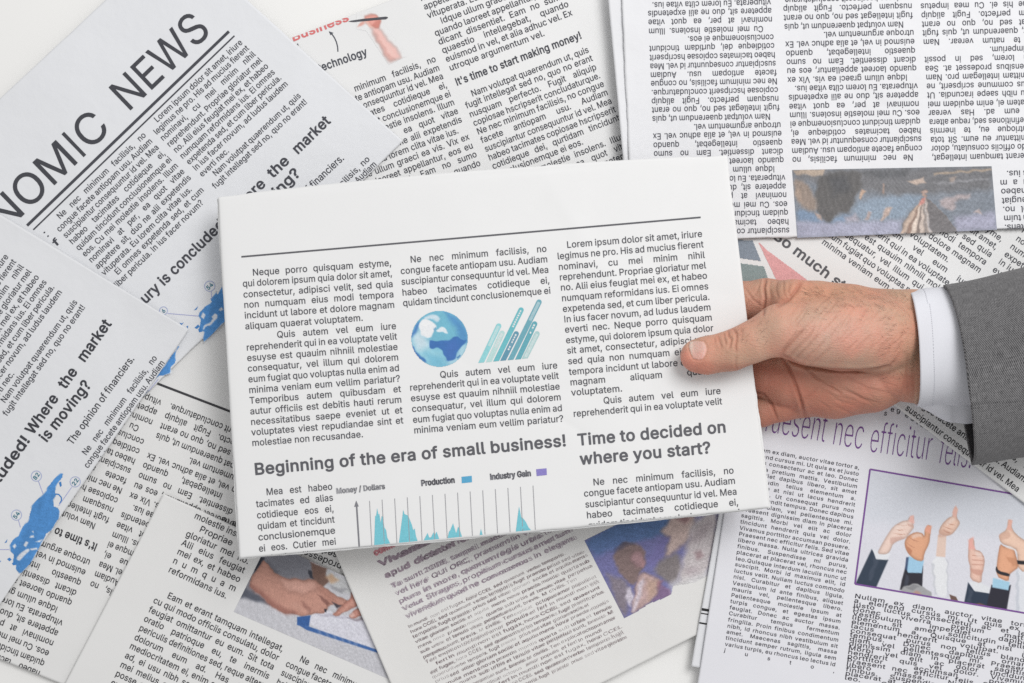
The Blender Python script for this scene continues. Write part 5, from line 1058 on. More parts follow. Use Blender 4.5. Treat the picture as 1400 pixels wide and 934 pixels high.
# ---------------------------------------------------------------- newspaper with the photo of writing hands
def paper_writing():
    t = thing('newspaper', 'dimmed white newspaper with a printed photo of hands writing on a blue-framed folder', 'newspaper', PILE)
    m = paper_mat('paper_dimmed_warm', (0.765, 0.762, 0.755))  # light falloff towards the lower left put into the albedo
    u = (.909, .417); A = (224, 675)
    p = Page(t, [A, add(A, mul(u, 430)), add(A, mul(u, 430), (-160, 330)), add(A, (-180, 345))], 0.0032, seed=6, lift=0.0012)
    p.build(m)
    column(p, (264.8, 708.5), (350.8, 747), (229.3, 782), (315, 822),
           ['~molestie insolens.', '~>Propriae', 'gloriatur mel no.', 'Alii eius feugiat', 'mei ex, et habeo', 'n u m q u a m', '~reformidans ius.'], 13.4, INK_DARK)
    L0 = (215, 811.5); R0 = (386, 891.5); st = (-6.48, 12.5)
    column(p, L0, R0, add(L0, mul(st, 11)), add(R0, mul(st, 11)), EAM, 13.4, INK_DARK)
    L0 = (396, 898); R0 = (557, 974)
    column(p, L0, R0, add(L0, mul(st, 4)), add(R0, mul(st, 4)), NE_NEC[:5], 13.4, INK_DARK)
    z = (310, 730, 4.579)
    lay = [([(200, 150), (250, 90), (510, 90), (530, 180), (560, 300), (560, 330), (330, 310), (100, 400), (80, 390), (150, 250)], (132, 133, 142), 1.5),
           ([(150, 280), (260, 170), (330, 240), (300, 300), (180, 340)], (112, 113, 122), 4),
           ([(90, 330), (180, 370), (290, 450), (180, 420), (60, 395)], (92, 96, 108), 3),
           ([(170, 200), (215, 145), (240, 155), (225, 180), (175, 240)], (50, 52, 62), 1.5),
           ([(525, 175), (620, 215), (650, 300), (600, 330), (540, 300)], (124, 96, 86), 2),
           ([(620, 230), (780, 300), (800, 380), (700, 370), (640, 310)], (203, 204, 206), 2.5),
           ([(620, 270), (660, 255), (700, 290), (650, 312)], (208, 168, 132), 3, .8),
           ([(640, 320), (760, 350), (720, 370), (660, 345)], (150, 150, 156), 2, .7),
           ([(510, 225), (530, 235), (548, 285), (522, 278)], (60, 62, 72), 1),
           ([(520, 510), (620, 480), (760, 520), (880, 540), (960, 700), (972, 735), (512, 582)], (222, 222, 232), 1),
           ([(560, 500), (700, 510), (900, 560), (860, 545), (600, 515)], (185, 182, 196), 2, .8),
           ([(240, 165), (310, 260), (420, 285), (540, 285), (600, 320), (680, 385), (740, 410), (795, 450), (760, 475), (700, 440), (640, 450), (620, 490), (560, 500), (480, 515), (430, 505), (330, 490), (270, 440), (190, 370), (130, 310), (170, 250), (220, 180)], (190, 142, 127), 1.2),
           ([(150, 300), (270, 400), (340, 460), (440, 490), (430, 510), (330, 490), (260, 440), (140, 330)], (155, 105, 95), 4, .8),
           ([(310, 270), (420, 290), (540, 290), (590, 340), (480, 380), (380, 360)], (208, 162, 148), 6, .8),
           ([(560, 330), (600, 330), (700, 420), (690, 440), (640, 440)], (176, 126, 112), 3, .7),
           ([(565, 375), (590, 385), (650, 440), (630, 450)], (120, 80, 74), 1.2, .7),
           ([(470, 420), (500, 440), (530, 480), (520, 500), (480, 450)], (140, 96, 88), 2, .6),
           ([(395, 440), (440, 430), (520, 490), (470, 500)], (205, 158, 142), 4, .6),
           ([(662, 430), (725, 445), (690, 465)], (72, 66, 74), 1.2),
           ([(610, 470), (628, 470), (622, 492), (612, 488)], (50, 50, 58), .8),
           ([(655, 508), (700, 460), (760, 420), (790, 350), (825, 400), (830, 440), (760, 480), (690, 515)], (192, 138, 124), 1.2),
           ([(690, 500), (770, 440), (800, 400), (815, 420), (740, 485)], (215, 166, 150), 2.5, .6),
           ([(768, 512), (800, 470), (850, 450), (870, 510), (800, 525), (775, 530)], (196, 142, 128), 1.2),
           ([(770, 505), (790, 490), (800, 510), (780, 522)], (226, 190, 180), 1.5, .8),
           ([(760, 530), (830, 530), (870, 520), (860, 545), (800, 540)], (120, 106, 112), 2, .7),
           ([(440, 520), (525, 510), (515, 580), (440, 572)], (58, 98, 160), .8),
           ([(440, 565), (515, 580), (970, 735), (978, 756), (500, 602)], (64, 104, 166), .8)]
    for k in range(9):
        x = 560 + 40 * k
        lay.append(([(x, 560), (x + 14, 556), (x + 60, 700), (x + 46, 700)], (205, 204, 216), 2.5, .35))
    picture(p, 'printed_photo', [(367, 740.5), (590, 842.5), (543, 933.5), (319.5, 836.6)], lay, (203, 203, 209), z, noise=.03, seed=8, mottling=.03, streak=.018, contrast=.97, step=1.05)


# ---------------------------------------------------------------- sheet with the blurred print
def paper_blurred():
    t = thing('newspaper', 'warm grey newspaper with blurred purple-brown print and a smeared blue photo of a head', 'newspaper', PILE)
    m = paper_mat('paper_warm', (0.755, 0.748, 0.734), .3)
    p = Page(t, [(400, 618), (911, 388), (1096, 795), (585, 1055)], 0.0052, seed=7, creases=10, amp=.00025, lift=.0012)
    p.build(m)
    d = np.array((.905, -.425))
    e = np.array((.425, .905))

    def blurred(text, o, w, em, srgb, name, style='bold', spread=.35, layers=4, xs=1.0, drop=.0):
        i = Ink(p)
        r = np.random.RandomState(int(o[0] * 7 + o[1]))
        for k in range(layers):
            off = r.normal(0, spread, 2)
            a = np.array(o) + off
            words = text.split(); nat = sum(word_w(style, q) for q in words) + .3 * (len(words) - 1)
            s = w / (nat * em); x = 0
            for q in words:
                jit = r.normal(0, .35, 2)
                if r.rand() >= drop:
                    i.word(style, q, a + jit + d * x, d, (d[1], -d[0]), em * r.uniform(.9, 1.1), s)
                x += (word_w(style, q) + .3) * em * s
        return i

    def put(i, name, srgb, lift):
        i.make(name, srgb, lift=lift)
    o = np.array((511, 760.)) ; o = np.array((350 + 650 / 3.99, 700 + 240 / 3.99))
    put(blurred('conmetur in', o, 64, 12, None, None), 'headline', (214, 146, 154), .0001)
    put(blurred('Vivamus omnis magna elit', (520.5, 775.5), 250, 11.5, None, None, spread=.55, layers=5), 'headline', (156, 140, 152), .0001)
    put(blurred('apud dictatori exeunt in nova vitae', (527.5, 790.5), 270, 11, None, None, spread=.55, layers=4), 'headline', (164, 149, 160), .0001)
    med = ['Ta sunt 2008, taepel, maecenas nibh orci', 'vel here QUI ORC, praesent in vitae eget', 'plura in more, quorum regis urbis tellus', 'Velut Strages, propitium cursus amet tum', 'vivendum quod ne convocemus in elegans']
    ii = Ink(p)
    for k, s in enumerate(med):
        o = (536 + 5.0 * k, 805 + 10.2 * k)
        b = blurred(s, o, 255, 8.6, None, None, 'thin', .55, 5, drop=.12)
        ii.V += b.V; ii.F += [f + ii.n for f in b.F]; ii.n += b.n
    ii.make('text_column', (158, 142, 156), lift=.0001)
    small = ('In mundi non est fugax, hora CCEL sed quaerunt verbo temporis. fugit praesto prius sed vitae gloriam sociis et aquila mens nova '
             'praeda montis quarta sub urbis et tenuis vitae perpetua sunt, brevis. M civilis. Ten explicat octopus amor populis et fert').split()
    r = np.random.RandomState(3)
    ii = Ink(p)
    for k in range(19):
        o = np.array((558.5, 859.)) + np.array((3.35, 6.95)) * k
        w = 262 if k % 5 else 236
        if k < 8:
            o = o
        s = ' '.join(small[(k * 5 + j) % len(small)] for j in range(11))
        b = blurred(s, o + (0, 0), w, 5.8, None, None, 'thin', .33, 3, drop=.22)
        ii.V += b.V; ii.F += [f + ii.n for f in b.F]; ii.n += b.n
    ii.make('text_column', (128, 112, 116), lift=.0001)
    z = (790, 690, 5.495)
    fade = (226, 224, 220)
    lay = [([(50, 265), (310, 140), (700, -60), (720, 200), (480, 270), (280, 320), (110, 370)], (84, 122, 178), 5),
           ([(60, 300), (300, 250), (500, 220), (300, 330), (120, 400)], (88, 120, 180), 7, .7),
           ([(200, 150), (450, 60), (700, 0), (690, 90), (330, 170)], (70, 104, 158), 5, .8),
           ([(500, 420), (640, 260), (680, 240), (640, 420), (560, 470)], (116, 110, 172), 6),
           ([(220, 520), (340, 560), (400, 640), (360, 840), (300, 780)], (138, 126, 136), 5),
           ([(640, 400), (760, 360), (785, 480), (745, 590), (690, 595), (560, 500)], (132, 122, 118), 5),
           ([(600, 590), (690, 630), (705, 680), (560, 738)], (136, 104, 146), 2),
           ([(690, 110), (780, -20), (900, -20), (870, 200), (820, 280), (700, 380), (640, 385), (700, 250), (620, 210), (650, 170)], (206, 178, 164), 4),
           ([(700, 90), (760, 60), (850, 100), (800, 140)], (150, 100, 100), 4, .7),
           ([(850, 130), (1060, 20), (1040, 300), (960, 580), (740, 640), (760, 520), (790, 400), (830, 280)], (212, 202, 198), 6),
           ([(860, 200), (960, 120), (1020, 150), (940, 260), (860, 300), (800, 330)], (176, 160, 160), 7, .7),
           ([(870, 360), (920, 340), (945, 385), (900, 415)], (166, 132, 132), 4, .8),
           ([(800, 480), (900, 470), (930, 540), (860, 580)], (180, 162, 164), 7, .6),
           ([(268, 360), (330, 290), (430, 280), (500, 340), (512, 430), (480, 500), (430, 600), (370, 585), (310, 500), (275, 430)], (138, 112, 104), 3),
           ([(260, 350), (330, 285), (430, 285), (380, 310), (300, 350)], (70, 70, 96), 2.5, .6),
           ([(390, 370), (460, 330), (505, 400), (500, 460), (450, 480), (410, 440)], (176, 130, 132), 5, .8),
           ([(480, 400), (505, 430), (490, 475), (470, 470)], (196, 140, 140), 2, .7),
           ([(440, 540), (520, 500), (620, 570), (605, 650), (540, 740), (420, 815), (395, 795), (430, 640)], (198, 162, 154), 3),
           ([(520, 560), (600, 570), (590, 660), (530, 720), (520, 640)], (206, 165, 130), 5, .6),
           ([(455, 590), (500, 550), (475, 690), (430, 800), (400, 800), (440, 690)], (224, 208, 214), 3),
           ([(365, 640), (395, 620), (420, 700), (395, 765), (355, 700)], (216, 206, 218), 2.5),
           ([(590, 580), (640, 570), (610, 640)], (168, 110, 120), 3, .8),
           ([(700, 590), (980, 500), (1000, 620), (720, 700)], fade, 8)]
    picture(p, 'printed_photo', [(799, 739), (1000, 640), (1050, 745), (853.4, 845.4)], lay, (116, 116, 176), z,
            mask=[(48, 265), (330, 125), (1150, -290), (1150, 300), (960, 572), (715, 612), (702, 682), (560, 735), (535, 745), (400, 832), (350, 857)], noise=.045, mottling=.06, seed=9, step=1.1, sat=.85, contrast=.85, streak=.025)


# ---------------------------------------------------------------- magazines at the bottom right
def magazine_strip():
    t = thing('magazine', 'white magazine showing only as a thin strip with three black bars', 'magazine', 'magazines at the bottom right')
    m = paper_mat('paper_cool', (0.76, 0.765, 0.79))
    p = Page(t, [(1012, 540), (1330, 590), (1265, 960), (945, 911)], 0.0068, seed=8, lift=.0010)
    p.build(m)
    i = Ink(p)
    z = (700, 700, 3.99)
    i.stroke(*zt(z, [(1029, 530), (1120, 545)]), 3.6); i.stroke(*zt(z, [(1027, 552), (1120, 567)]), 1.6); i.stroke(*zt(z, [(1018, 604), (1120, 622)]), 2.2)
    i.make('printed_bar', (40, 40, 42))


def magazine_purple():
    t = thing('magazine', 'white magazine with a thin purple heading and a photo of raised thumbs', 'magazine', 'magazines at the bottom right')
    m = paper_mat('paper_violet_white', (0.75, 0.75, 0.79), .2)
    p = Page(t, [(1029, 445), (1577, 545), (1502, 1046), (952, 946)], 0.0084, seed=9, lift=.0010, creases=5)
    p.build(m)
    pu = (118, 74, 142)
    i = Ink(p)
    i.fit('Praesent', (1029, 586.5), (1127.8, 604.3), 57, 'thin'); i.fit('nec', (1136.5, 607), (1179.5, 614), 57, 'thin')
    i.fit('efficitur', (1187, 617), (1272, 629.5), 57, 'thin'); i.fit('felis.', (1281.5, 632.5), (1328, 640.7), 57, 'thin')
    i.make('headline', pu)
    T = ['Nullam ex diam, auctor vitae tortor a,', 'eleifend cursus mi. Ut quis ex et justo', 'luctus consectetur ac et leo. Donec',
         'viverra pretium mattis. Vestibulum', 'imperdiet dapibus libero, sit amet', 'sollicitudin tellus elementum a.',
         'Quisque at nisl ut lacus hendrerit', 'volutpat. Ut consequat purus non', 'tellus blandit tempus. Donec dapibus',
         'ornare diam, vel pellentesque mi.', 'Praesent dignissim diam in placerat', 'sagittis. Morbi vel elit ac dolor', 'tincidunt hendrerit quis vel dolor.',
         'Vivamus porttitor accumsan posuere.', 'Praesent nec efficitur felis. Sed vitae', 'libero massa. Nulla ultrices gravida',
         'finibus. Suspendisse mi purus,', 'placerat at placerat vel, rhoncus nec', 'leo.Quisque interdum iaculis nunc ut',
         'suscipit. Morbi id maximus elit, id', 'luctus velit. Nullam luctus commodo', 'nisl. Curabitur et dapibus ligula.',
         'Vestibulum id ante finibus, aliquet', 'mauris vel, pellentesque libero.', 'Pellentesque molestie ipsum at',
         'turpis congue, et egestas ipsum', 'feugiat. Donec ac auctor massa.', 'Curabitur tempus fermentum',
         'fringilla. Proin finibus condimentum', 'nibh, id rhoncus nibh vestibulum sit', 'amet. Maecenas sagittis, massa',
         'tincidunt semper rutrum, ligula sem', 'varius turpis, eu rhoncus leo lectus id', 'j u s t o ,']
    column(p, (1024.5, 615), (1175, 642.4), (989.7, 891.3), (1141, 919.7), T, 7.9, (66, 64, 72), track=.05, xs_cap=1.12, min_sp=.3)
    T2 = ['Nullam ex diam, auctor vitae tortor', 'a, eleifend cursus mi. Ut quis ex et', 'justo luctus consectetur ac et leo.', 'Donec viverra pretium mattis.',
          'Vestibulum imperdiet dapibus', 'libero, sit amet sollicitudin tellus', 'elementum a. Quisque at nisl ut', 'lacus hendrerit volutpat. Ut',
          'consequat purus non tellus blandit', 'tempus. Donec dapibus ornare', 'diam, vel pellentesque mi. Praesent', 'dignissim diam in placerat sagittis.',
          'Morbi vel elit ac dolor tincidunt', 'hendrerit quis vel dolor. Vivamus', 'porttitor accumsan posuere.', 'Praesent nec efficitur felis. Sed vitae',
          'libero massa. Nulla ultrices', 'finibus. Suspendisse mi purus, at', 'placerat at placerat vel, rhoncus nec', 'leo. Quisque interdum iaculis']
    column(p, (1168, 817.5), (1415, 860), (1154.5, 929), (1400, 972), T2, 9.0, (62, 60, 68), track=.04, xs_cap=1.45, min_sp=.4)
    z = (1160, 630, 4.246)
    navy = (56, 68, 84); dk = (50, 49, 58)
    lay = [([(45, 350), (400, 380), (1100, 470), (1100, 1000), (0, 1000)], (222, 222, 230), 14),
           ([(490, 580), (520, 555), (575, 565), (578, 795), (500, 780), (480, 610)], (232, 233, 236), .9),
           ([(480, 600), (495, 600), (510, 780), (500, 782)], (196, 198, 206), 1.2, .7),
           ([(570, 565), (578, 570), (580, 790), (572, 790)], (198, 200, 208), 1, .7),
           ([(520, 430), (508, 555), (562, 560), (568, 440)], (228, 202, 188), .8),
           ([(520, 420), (540, 370), (580, 330), (605, 322), (610, 280), (622, 262), (632, 280), (628, 330), (650, 360), (630, 395), (600, 430), (560, 438)], (226, 192, 174), .7),
           ([(606, 325), (610, 280), (622, 262), (633, 282), (628, 332)], (232, 186, 172), 1.4),
           ([(525, 410), (560, 390), (600, 425), (560, 440), (520, 440)], (206, 166, 148), 1.5, .7),
           ([(135, 512), (165, 560), (232, 575), (160, 738), (40, 715)], navy, .8),
           ([(140, 512), (165, 522), (245, 540), (225, 576), (160, 572)], (230, 232, 236), .8),
           ([(165, 540), (190, 490), (225, 430), (260, 380), (310, 350), (345, 345), (350, 330), (372, 315), (383, 330), (375, 365), (380, 390), (360, 415), (335, 450), (290, 465), (260, 480), (240, 530), (215, 545)], (230, 204, 192), .7),
           ([(345, 346), (358, 320), (382, 318), (377, 365)], (234, 186, 176), 1.5),
           ([(240, 445), (300, 440), (330, 450), (280, 470), (250, 480)], (206, 168, 156), 1.5, .7),
           ([(340, 365), (378, 372), (380, 392), (350, 380)], (212, 174, 160), .8, .7),
           ([(335, 600), (310, 690), (298, 750), (428, 745), (434, 610)], dk, .8),
           ([(350, 555), (335, 620), (345, 650), (425, 652), (438, 580)], (164, 204, 230), .7),
           ([(335, 560), (350, 560), (340, 640), (328, 630)], (58, 76, 110), .7, .9),
           ([(350, 545), (330, 510), (324, 470), (345, 435), (390, 412), (430, 420), (440, 440), (442, 400), (460, 370), (482, 380), (475, 430), (470, 480), (440, 540), (435, 585), (390, 578)], (218, 164, 132), .7),
           ([(445, 410), (460, 370), (483, 380), (476, 425)], (232, 168, 144), 1.5),
           ([(330, 480), (370, 520), (365, 545), (340, 530)], (186, 124, 96), 1.2, .7)]
    lay += [([(695, 705), (670, 830), (810, 845), (818, 770), (730, 755)], (50, 62, 80), .8),
            ([(698, 700), (770, 708), (822, 735), (815, 768), (735, 758)], (228, 230, 234), .7),
            ([(705, 690), (708, 620), (693, 570), (697, 500), (700, 455), (722, 447), (732, 470), (730, 515), (770, 525), (793, 570), (785, 630), (775, 660), (772, 715)], (228, 190, 174), .7),
            ([(699, 460), (722, 446), (732, 515), (698, 520)], (234, 176, 166), 2),
            ([(708, 625), (760, 630), (785, 640), (770, 665), (715, 650)], (204, 152, 136), 1.5, .7)]
    for k in range(3):
        lay.append(([(716, 545 + 27 * k), (786, 555 + 24 * k), (786, 559 + 24 * k), (716, 551 + 27 * k)], (192, 142, 126), .5, .8))
    fl = [((262, 395), (330, 400)), ((255, 420), (345, 425)), ((285, 370), (350, 372)), ((560, 355), (628, 372)), ((548, 378), (618, 398)), ((545, 400), (600, 418)),
          ((345, 440), (412, 470)), ((332, 470), (395, 510)), ((880, 425), (935, 440)), ((885, 447), (935, 462)), ((915, 530), (975, 540)), ((922, 560), (982, 572)), ((930, 588), (984, 600))]
    for (x0, y0), (x1, y1) in fl:
        mx_, my_ = (x0 + x1) / 2, (y0 + y1) / 2 + 6
        lay.append(([(x0, y0), (mx_, my_ - 2), (x1, y1), (mx_, my_ + 3)], (178, 124, 104), .5, .75))
    for q in ([(150, 560), (175, 580), (130, 700), (110, 700)], [(330, 660), (350, 665), (345, 735), (325, 730)], [(700, 740), (720, 760), (715, 825), (690, 820)], [(850, 760), (870, 760), (860, 860), (840, 850)]):
        lay.append((q, (84, 92, 108), 1.6, .5))
    for q in ([(270, 385), (330, 355), (340, 375), (280, 410)], [(560, 360), (600, 330), (620, 345), (575, 380)], [(735, 525), (775, 535), (785, 570), (745, 555)], [(360, 430), (420, 425), (425, 445), (370, 450)]):
        lay.append((q, (242, 222, 212), 1.6, .55))
    lay += [([(975, 640), (1100, 640), (1100, 900), (966, 875)], (226, 228, 234), 1),
            ([(975, 640), (990, 640), (990, 880), (970, 875)], (196, 200, 210), 1.2, .7),
            ([(830, 720), (798, 855), (918, 870), (944, 720), (900, 740)], (50, 49, 60), .8),
            ([(840, 680), (937, 705), (928, 752), (834, 735)], (168, 208, 230), .7),
            ([(870, 430), (920, 400), (925, 345), (945, 340), (950, 400), (1000, 450), (1100, 500), (1100, 640), (985, 645), (980, 520), (940, 500), (885, 480)], (230, 196, 176), .7),
            ([(922, 400), (926, 344), (946, 341), (950, 402)], (232, 180, 164), 1.5),
            ([(868, 432), (930, 410), (940, 440), (885, 470)], (212, 170, 150), 1, .6),
            ([(855, 670), (865, 560), (880, 480), (905, 500), (960, 505), (975, 560), (988, 620), (960, 640), (935, 660), (930, 705)], (222, 166, 134), .7),
            ([(905, 500), (940, 495), (975, 520), (985, 545), (965, 520), (930, 510)], (240, 236, 236), .8, .8),
            ([(915, 560), (975, 560), (985, 615), (950, 610)], (196, 138, 106), 1.5, .6),
            ([(858, 608), (872, 640), (937, 655), (935, 674), (868, 658), (853, 636)], (48, 48, 54), .7),
            ([(978, 578), (1100, 588), (1100, 612), (982, 600)], (44, 44, 50), .7),
            ([(298, 758), (330, 725), (390, 712), (450, 735), (487, 775), (480, 800), (300, 770)], (166, 166, 168), 1),
            ([(330, 735), (380, 720), (420, 735), (370, 750)], (130, 130, 134), 1.2, .7),
            ([(350, 780), (390, 755), (420, 775), (390, 800)], (190, 144, 130), 2, .8),
            ([(585, 775), (625, 790), (637, 815), (595, 808)], (112, 88, 80), .7),
            ([(715, 836), (760, 822), (805, 850), (760, 860)], (124, 86, 74), 1)]
    Q = [(1189.6, 641.7), (1477.6, 691.4), (1457, 847.8), (1169, 798.5)]
    picture(p, 'printed_photo', Q, lay, (214, 217, 225), z, noise=.012, step=1.05, seed=12)
    i = Ink(p)
    for a, b in zip(Q, Q[1:] + Q[:1]):
        i.stroke(a, b, 2.3)
    i.make('photo_frame', (124, 82, 150), lift=.0002)
    i = Ink(p); i.fit('s', (1208, 568), (1212.5, 568.8), 9.5, 'regular'); i.fit('e g', (1217, 562.5), (1231, 565), 9.5, 'regular'); i.fit('e s t a s', (1236, 569), (1270, 590), 9.5, 'regular')
    i.make('text_column', (66, 64, 72))


# ---------------------------------------------------------------- So much st...
def paper_so_much():
    t = thing('newspaper', 'white newspaper under the sleeve with the slanted headline "So much st" and red-grey shapes', 'newspaper', PILE)
    m = paper_mat('paper_so_much', (0.785, 0.785, 0.782))
    p = Page(t, [(1145, -5), (1740, 442), (1500, 762.5), (905, 315.5)], 0.0102, seed=10, lift=.0012)
    p.build(m)
    d = (.819, .574)
    full = ['>Neque porro quisquam estyme,', 'qui dolorem ipsum quia dolor sit amet,', 'consectetur, adipisci velit, sed quia', 'non numquam eius modi tempora',
            'incidunt ut labore et dolore magnam', '~aliquam quaerat voluptatem.', '>Quis autem vel eum iure', 'reprehenderit qui in ea voluptate velit',
            'esuyse est quauim nihniil molestiae', 'consequatur, vel illum qui dolorem', 'eum fugiat quo voluptas nulla enim ad', 'minima veniam eum vellim pariatur?']
    column(p, (1205, 216.4), (1368.8, 331.2), (1122.7, 333), (1286.5, 447.8), full, 12.6, INK)
    column(p, (1420, 285.6), (1584, 400.4), (1356, 370.4), (1520, 485.2), LOREM_A + ['everti nec. Neque porro quisquam'], 12.6, INK)
    column(p, (1251.7, 533.3), (1409.6, 646.7), (1221.7, 586.6), (1372, 700), NE_NEC[:5], 13.2, (48, 48, 52))
    headline(p, 'So much st', (1055, 325), (1151, 398), 20.5, (92, 92, 96))
    for q, c in (([(1000, 328), (1029, 329), (1040.5, 357), (990, 350)], (138, 148, 160)), ([(990, 357), (1044.5, 364.5), (1050, 381), (1000, 392)], (142, 156, 156)),
                 ([(1036, 330), (1050, 343), (1104, 383), (1075, 397), (1062, 384)], (226, 168, 168))):
        x = [a for a, _ in q]; y = [b for _, b in q]
        picture(p, 'chart_shape', [(min(x) - 1, min(y) - 1), (max(x) + 1, min(y) - 1), (max(x) + 1, max(y) + 1), (min(x) - 1, max(y) + 1)], [], c, None, mask=q, step=1.0, noise=.04)


# ---------------------------------------------------------------- upside-down newspaper at the top right
def paper_balloon():
    t = thing('newspaper', 'white upside-down newspaper with a printed photo of a striped balloon over blue hills', 'newspaper', PILE)
    m = paper_mat('paper_top_right', (0.775, 0.778, 0.80), .5)
    under = Page(t, [(829, -30), (1480, -40), (1500, 306), (862.5, 326)], 0.0118, seed=21, creases=2, lift=.0014)
    under.build(m, 'inner_page')
    p = Page(t, [(849, -30), (1480, -40), (1500, 309), (866, 332.5)], 0.0130, seed=22, creases=16, amp=.00042, lift=.0010, grain=1.8)
    p.build(m, rough=1.0)
    ink = (84, 84, 92)
    seq = ['suscipiantur consequuntur id vel. Mea', 'habeo tacimates cotidieque ei,', 'quidam tincidunt conclusionemque ei'] + NE_NEC[5:8] + [NE_NEC[8]] + IDQUE + NAM[:3] + ['~copiosae hscripserit concludaturque.'] + NE_NEC2
    column(p, (1079.6, 311), (898, 314.5), (1054, -1), (885, 3), seq, 12.8, ink)
    column(p, (1261.9, 210.8), (1083, 214.6), (1246.2, -7.5), (1069.8, -3.7), NE_NEC + IDQUE + NAM, 12.8, ink)
    column(p, (1452, 208), (1273.8, 211.8), (1436.6, 1), (1258.4, 4.9), EAM + ['~saperet imperium.', '>Duo te natum verear. Nam', 'volutpat, quaerendum ut, quis fugit', 'intellegat sed no, quo no erant', 'nusquam perfecto. Fugit aliquip', 'copiosae his ei. Cu mea impetus'], 12.8, ink)
    column(p, (1473, 303.5), (1373.2, 307), (1465.7, 230.5), (1365.7, 234), ['nominavi insolens.', 'Propriae cum tuim', 'gloriatur mel no.', 'Alii eius feugiat', 'mei ex, et habeo', 'n u m q u a m', '~reformidans ius.'], 12.8, ink)
    z = (1070, 215, 4.516)
    lay = [([(60, 75), (1290, 55), (1300, 200), (700, 240), (90, 140)], (124, 124, 128), 7),
           ([(480, 90), (800, 70), (760, 120), (600, 130)], (100, 102, 106), 5, .8),
           ([(65, 78), (262, 74), (245, 118), (80, 105)], (184, 164, 146), 2),
           ([(480, 260), (880, 225), (820, 290), (740, 380), (620, 390), (480, 395), (420, 340)], (144, 162, 182), 5),
           ([(80, 320), (200, 340), (260, 400), (420, 340), (470, 400), (90, 410)], (128, 152, 182), 4),
           ([(80, 395), (300, 405), (740, 390), (720, 480), (90, 500)], (170, 172, 196), 5),
           ([(1060, 370), (1310, 335), (1330, 450), (1070, 460)], (174, 174, 198), 6),
           ([(230, 105), (480, 78), (492, 180), (440, 270), (410, 340), (330, 350), (300, 400), (260, 405), (215, 340), (195, 240)], (106, 104, 104), 3),
           ([(280, 120), (400, 110), (420, 200), (320, 240)], (88, 90, 96), 7, .6),
           ([(65, 130), (140, 150), (205, 250), (215, 330), (150, 330), (80, 260)], (158, 140, 128), 4),
           ([(75, 180), (110, 200), (120, 290), (85, 240)], (184, 158, 140), 3, .8),
           ([(200, 340), (230, 360), (245, 395), (210, 375)], (192, 158, 138), 2, .8),
           ([(600, 385), (640, 310), (678, 315), (655, 360), (610, 392)], (192, 168, 156), 2),
           ([(505, 385), (530, 335), (552, 342), (525, 385)], (184, 164, 160), 2),
           ([(472, 255), (488, 195), (512, 205), (482, 260)], (196, 164, 142), 1.5),
           ([(618, 160), (628, 160), (626, 225), (616, 215)], (184, 152, 136), 1.2, .8),
           ([(770, 152), (868, 125), (887, 160), (830, 168)], (196, 174, 160), 1.6),
           ([(960, 260), (1160, 220), (1165, 250), (1060, 270), (1070, 330), (980, 315)], (182, 168, 170), 3),
           ([(1180, 345), (1220, 318), (1228, 350)], (190, 172, 170), 2),
           ([(1030, 125), (1070, 120), (1065, 155), (1035, 150)], (180, 160, 148), 2, .8),
           ([(930, 98), (1290, 70), (1290, 82), (930, 110)], (182, 160, 138), 1.6, .9),
           ([(940, 160), (1280, 125), (1280, 135), (960, 170)], (164, 164, 170), 2, .7),
           ([(380, 370), (450, 350), (470, 395), (390, 400)], (178, 168, 178), 3, .8),
           ([(740, 420), (728, 480), (1075, 470), (1060, 425), (1010, 365), (920, 272), (880, 248), (832, 288), (770, 368)], (182, 164, 152), 1),
           ([(882, 250), (920, 272), (1010, 365), (1065, 430), (1075, 470), (905, 475), (900, 340)], (128, 124, 126), 1.5)]
    for a, b, w, c in ((735, 838, 14, (206, 178, 158)), (770, 846, 12, (150, 120, 106)), (800, 852, 14, (226, 206, 190)), (832, 860, 10, (128, 112, 106)), (855, 866, 14, (208, 190, 178)), (886, 872, 10, (150, 140, 136)), (910, 880, 8, (196, 190, 190))):
        lay.append(([(a - w, 475), (a + w, 475), (b + 6, 300), (b + 2, 265), (b - 4, 290)], c, 1.2, .85))
    lay += [([(843, 275), (860, 258), (885, 250), (874, 288), (842, 296)], (214, 142, 132), 1.5),
            ([(850, 210), (892, 205), (896, 222), (876, 228), (900, 240), (878, 252), (862, 238), (868, 225)], (202, 172, 158), 1.2)]
    picture(p, 'printed_photo', [(1083, 232.5), (1355.7, 227.3), (1363, 314.3), (1090, 325.3)], lay, (134, 142, 154), z, noise=.04, mottling=.08, seed=14, step=1.1, sat=.8, contrast=1.0, streak=.03)


# ---------------------------------------------------------------- the newspaper in the hand
K_QUAD = [(298, 269.8), (994, 212.8), (1051.5, 694), (327.5, 763.3)]
K_Z = (0.034, 0.042, 0.053, 0.045)


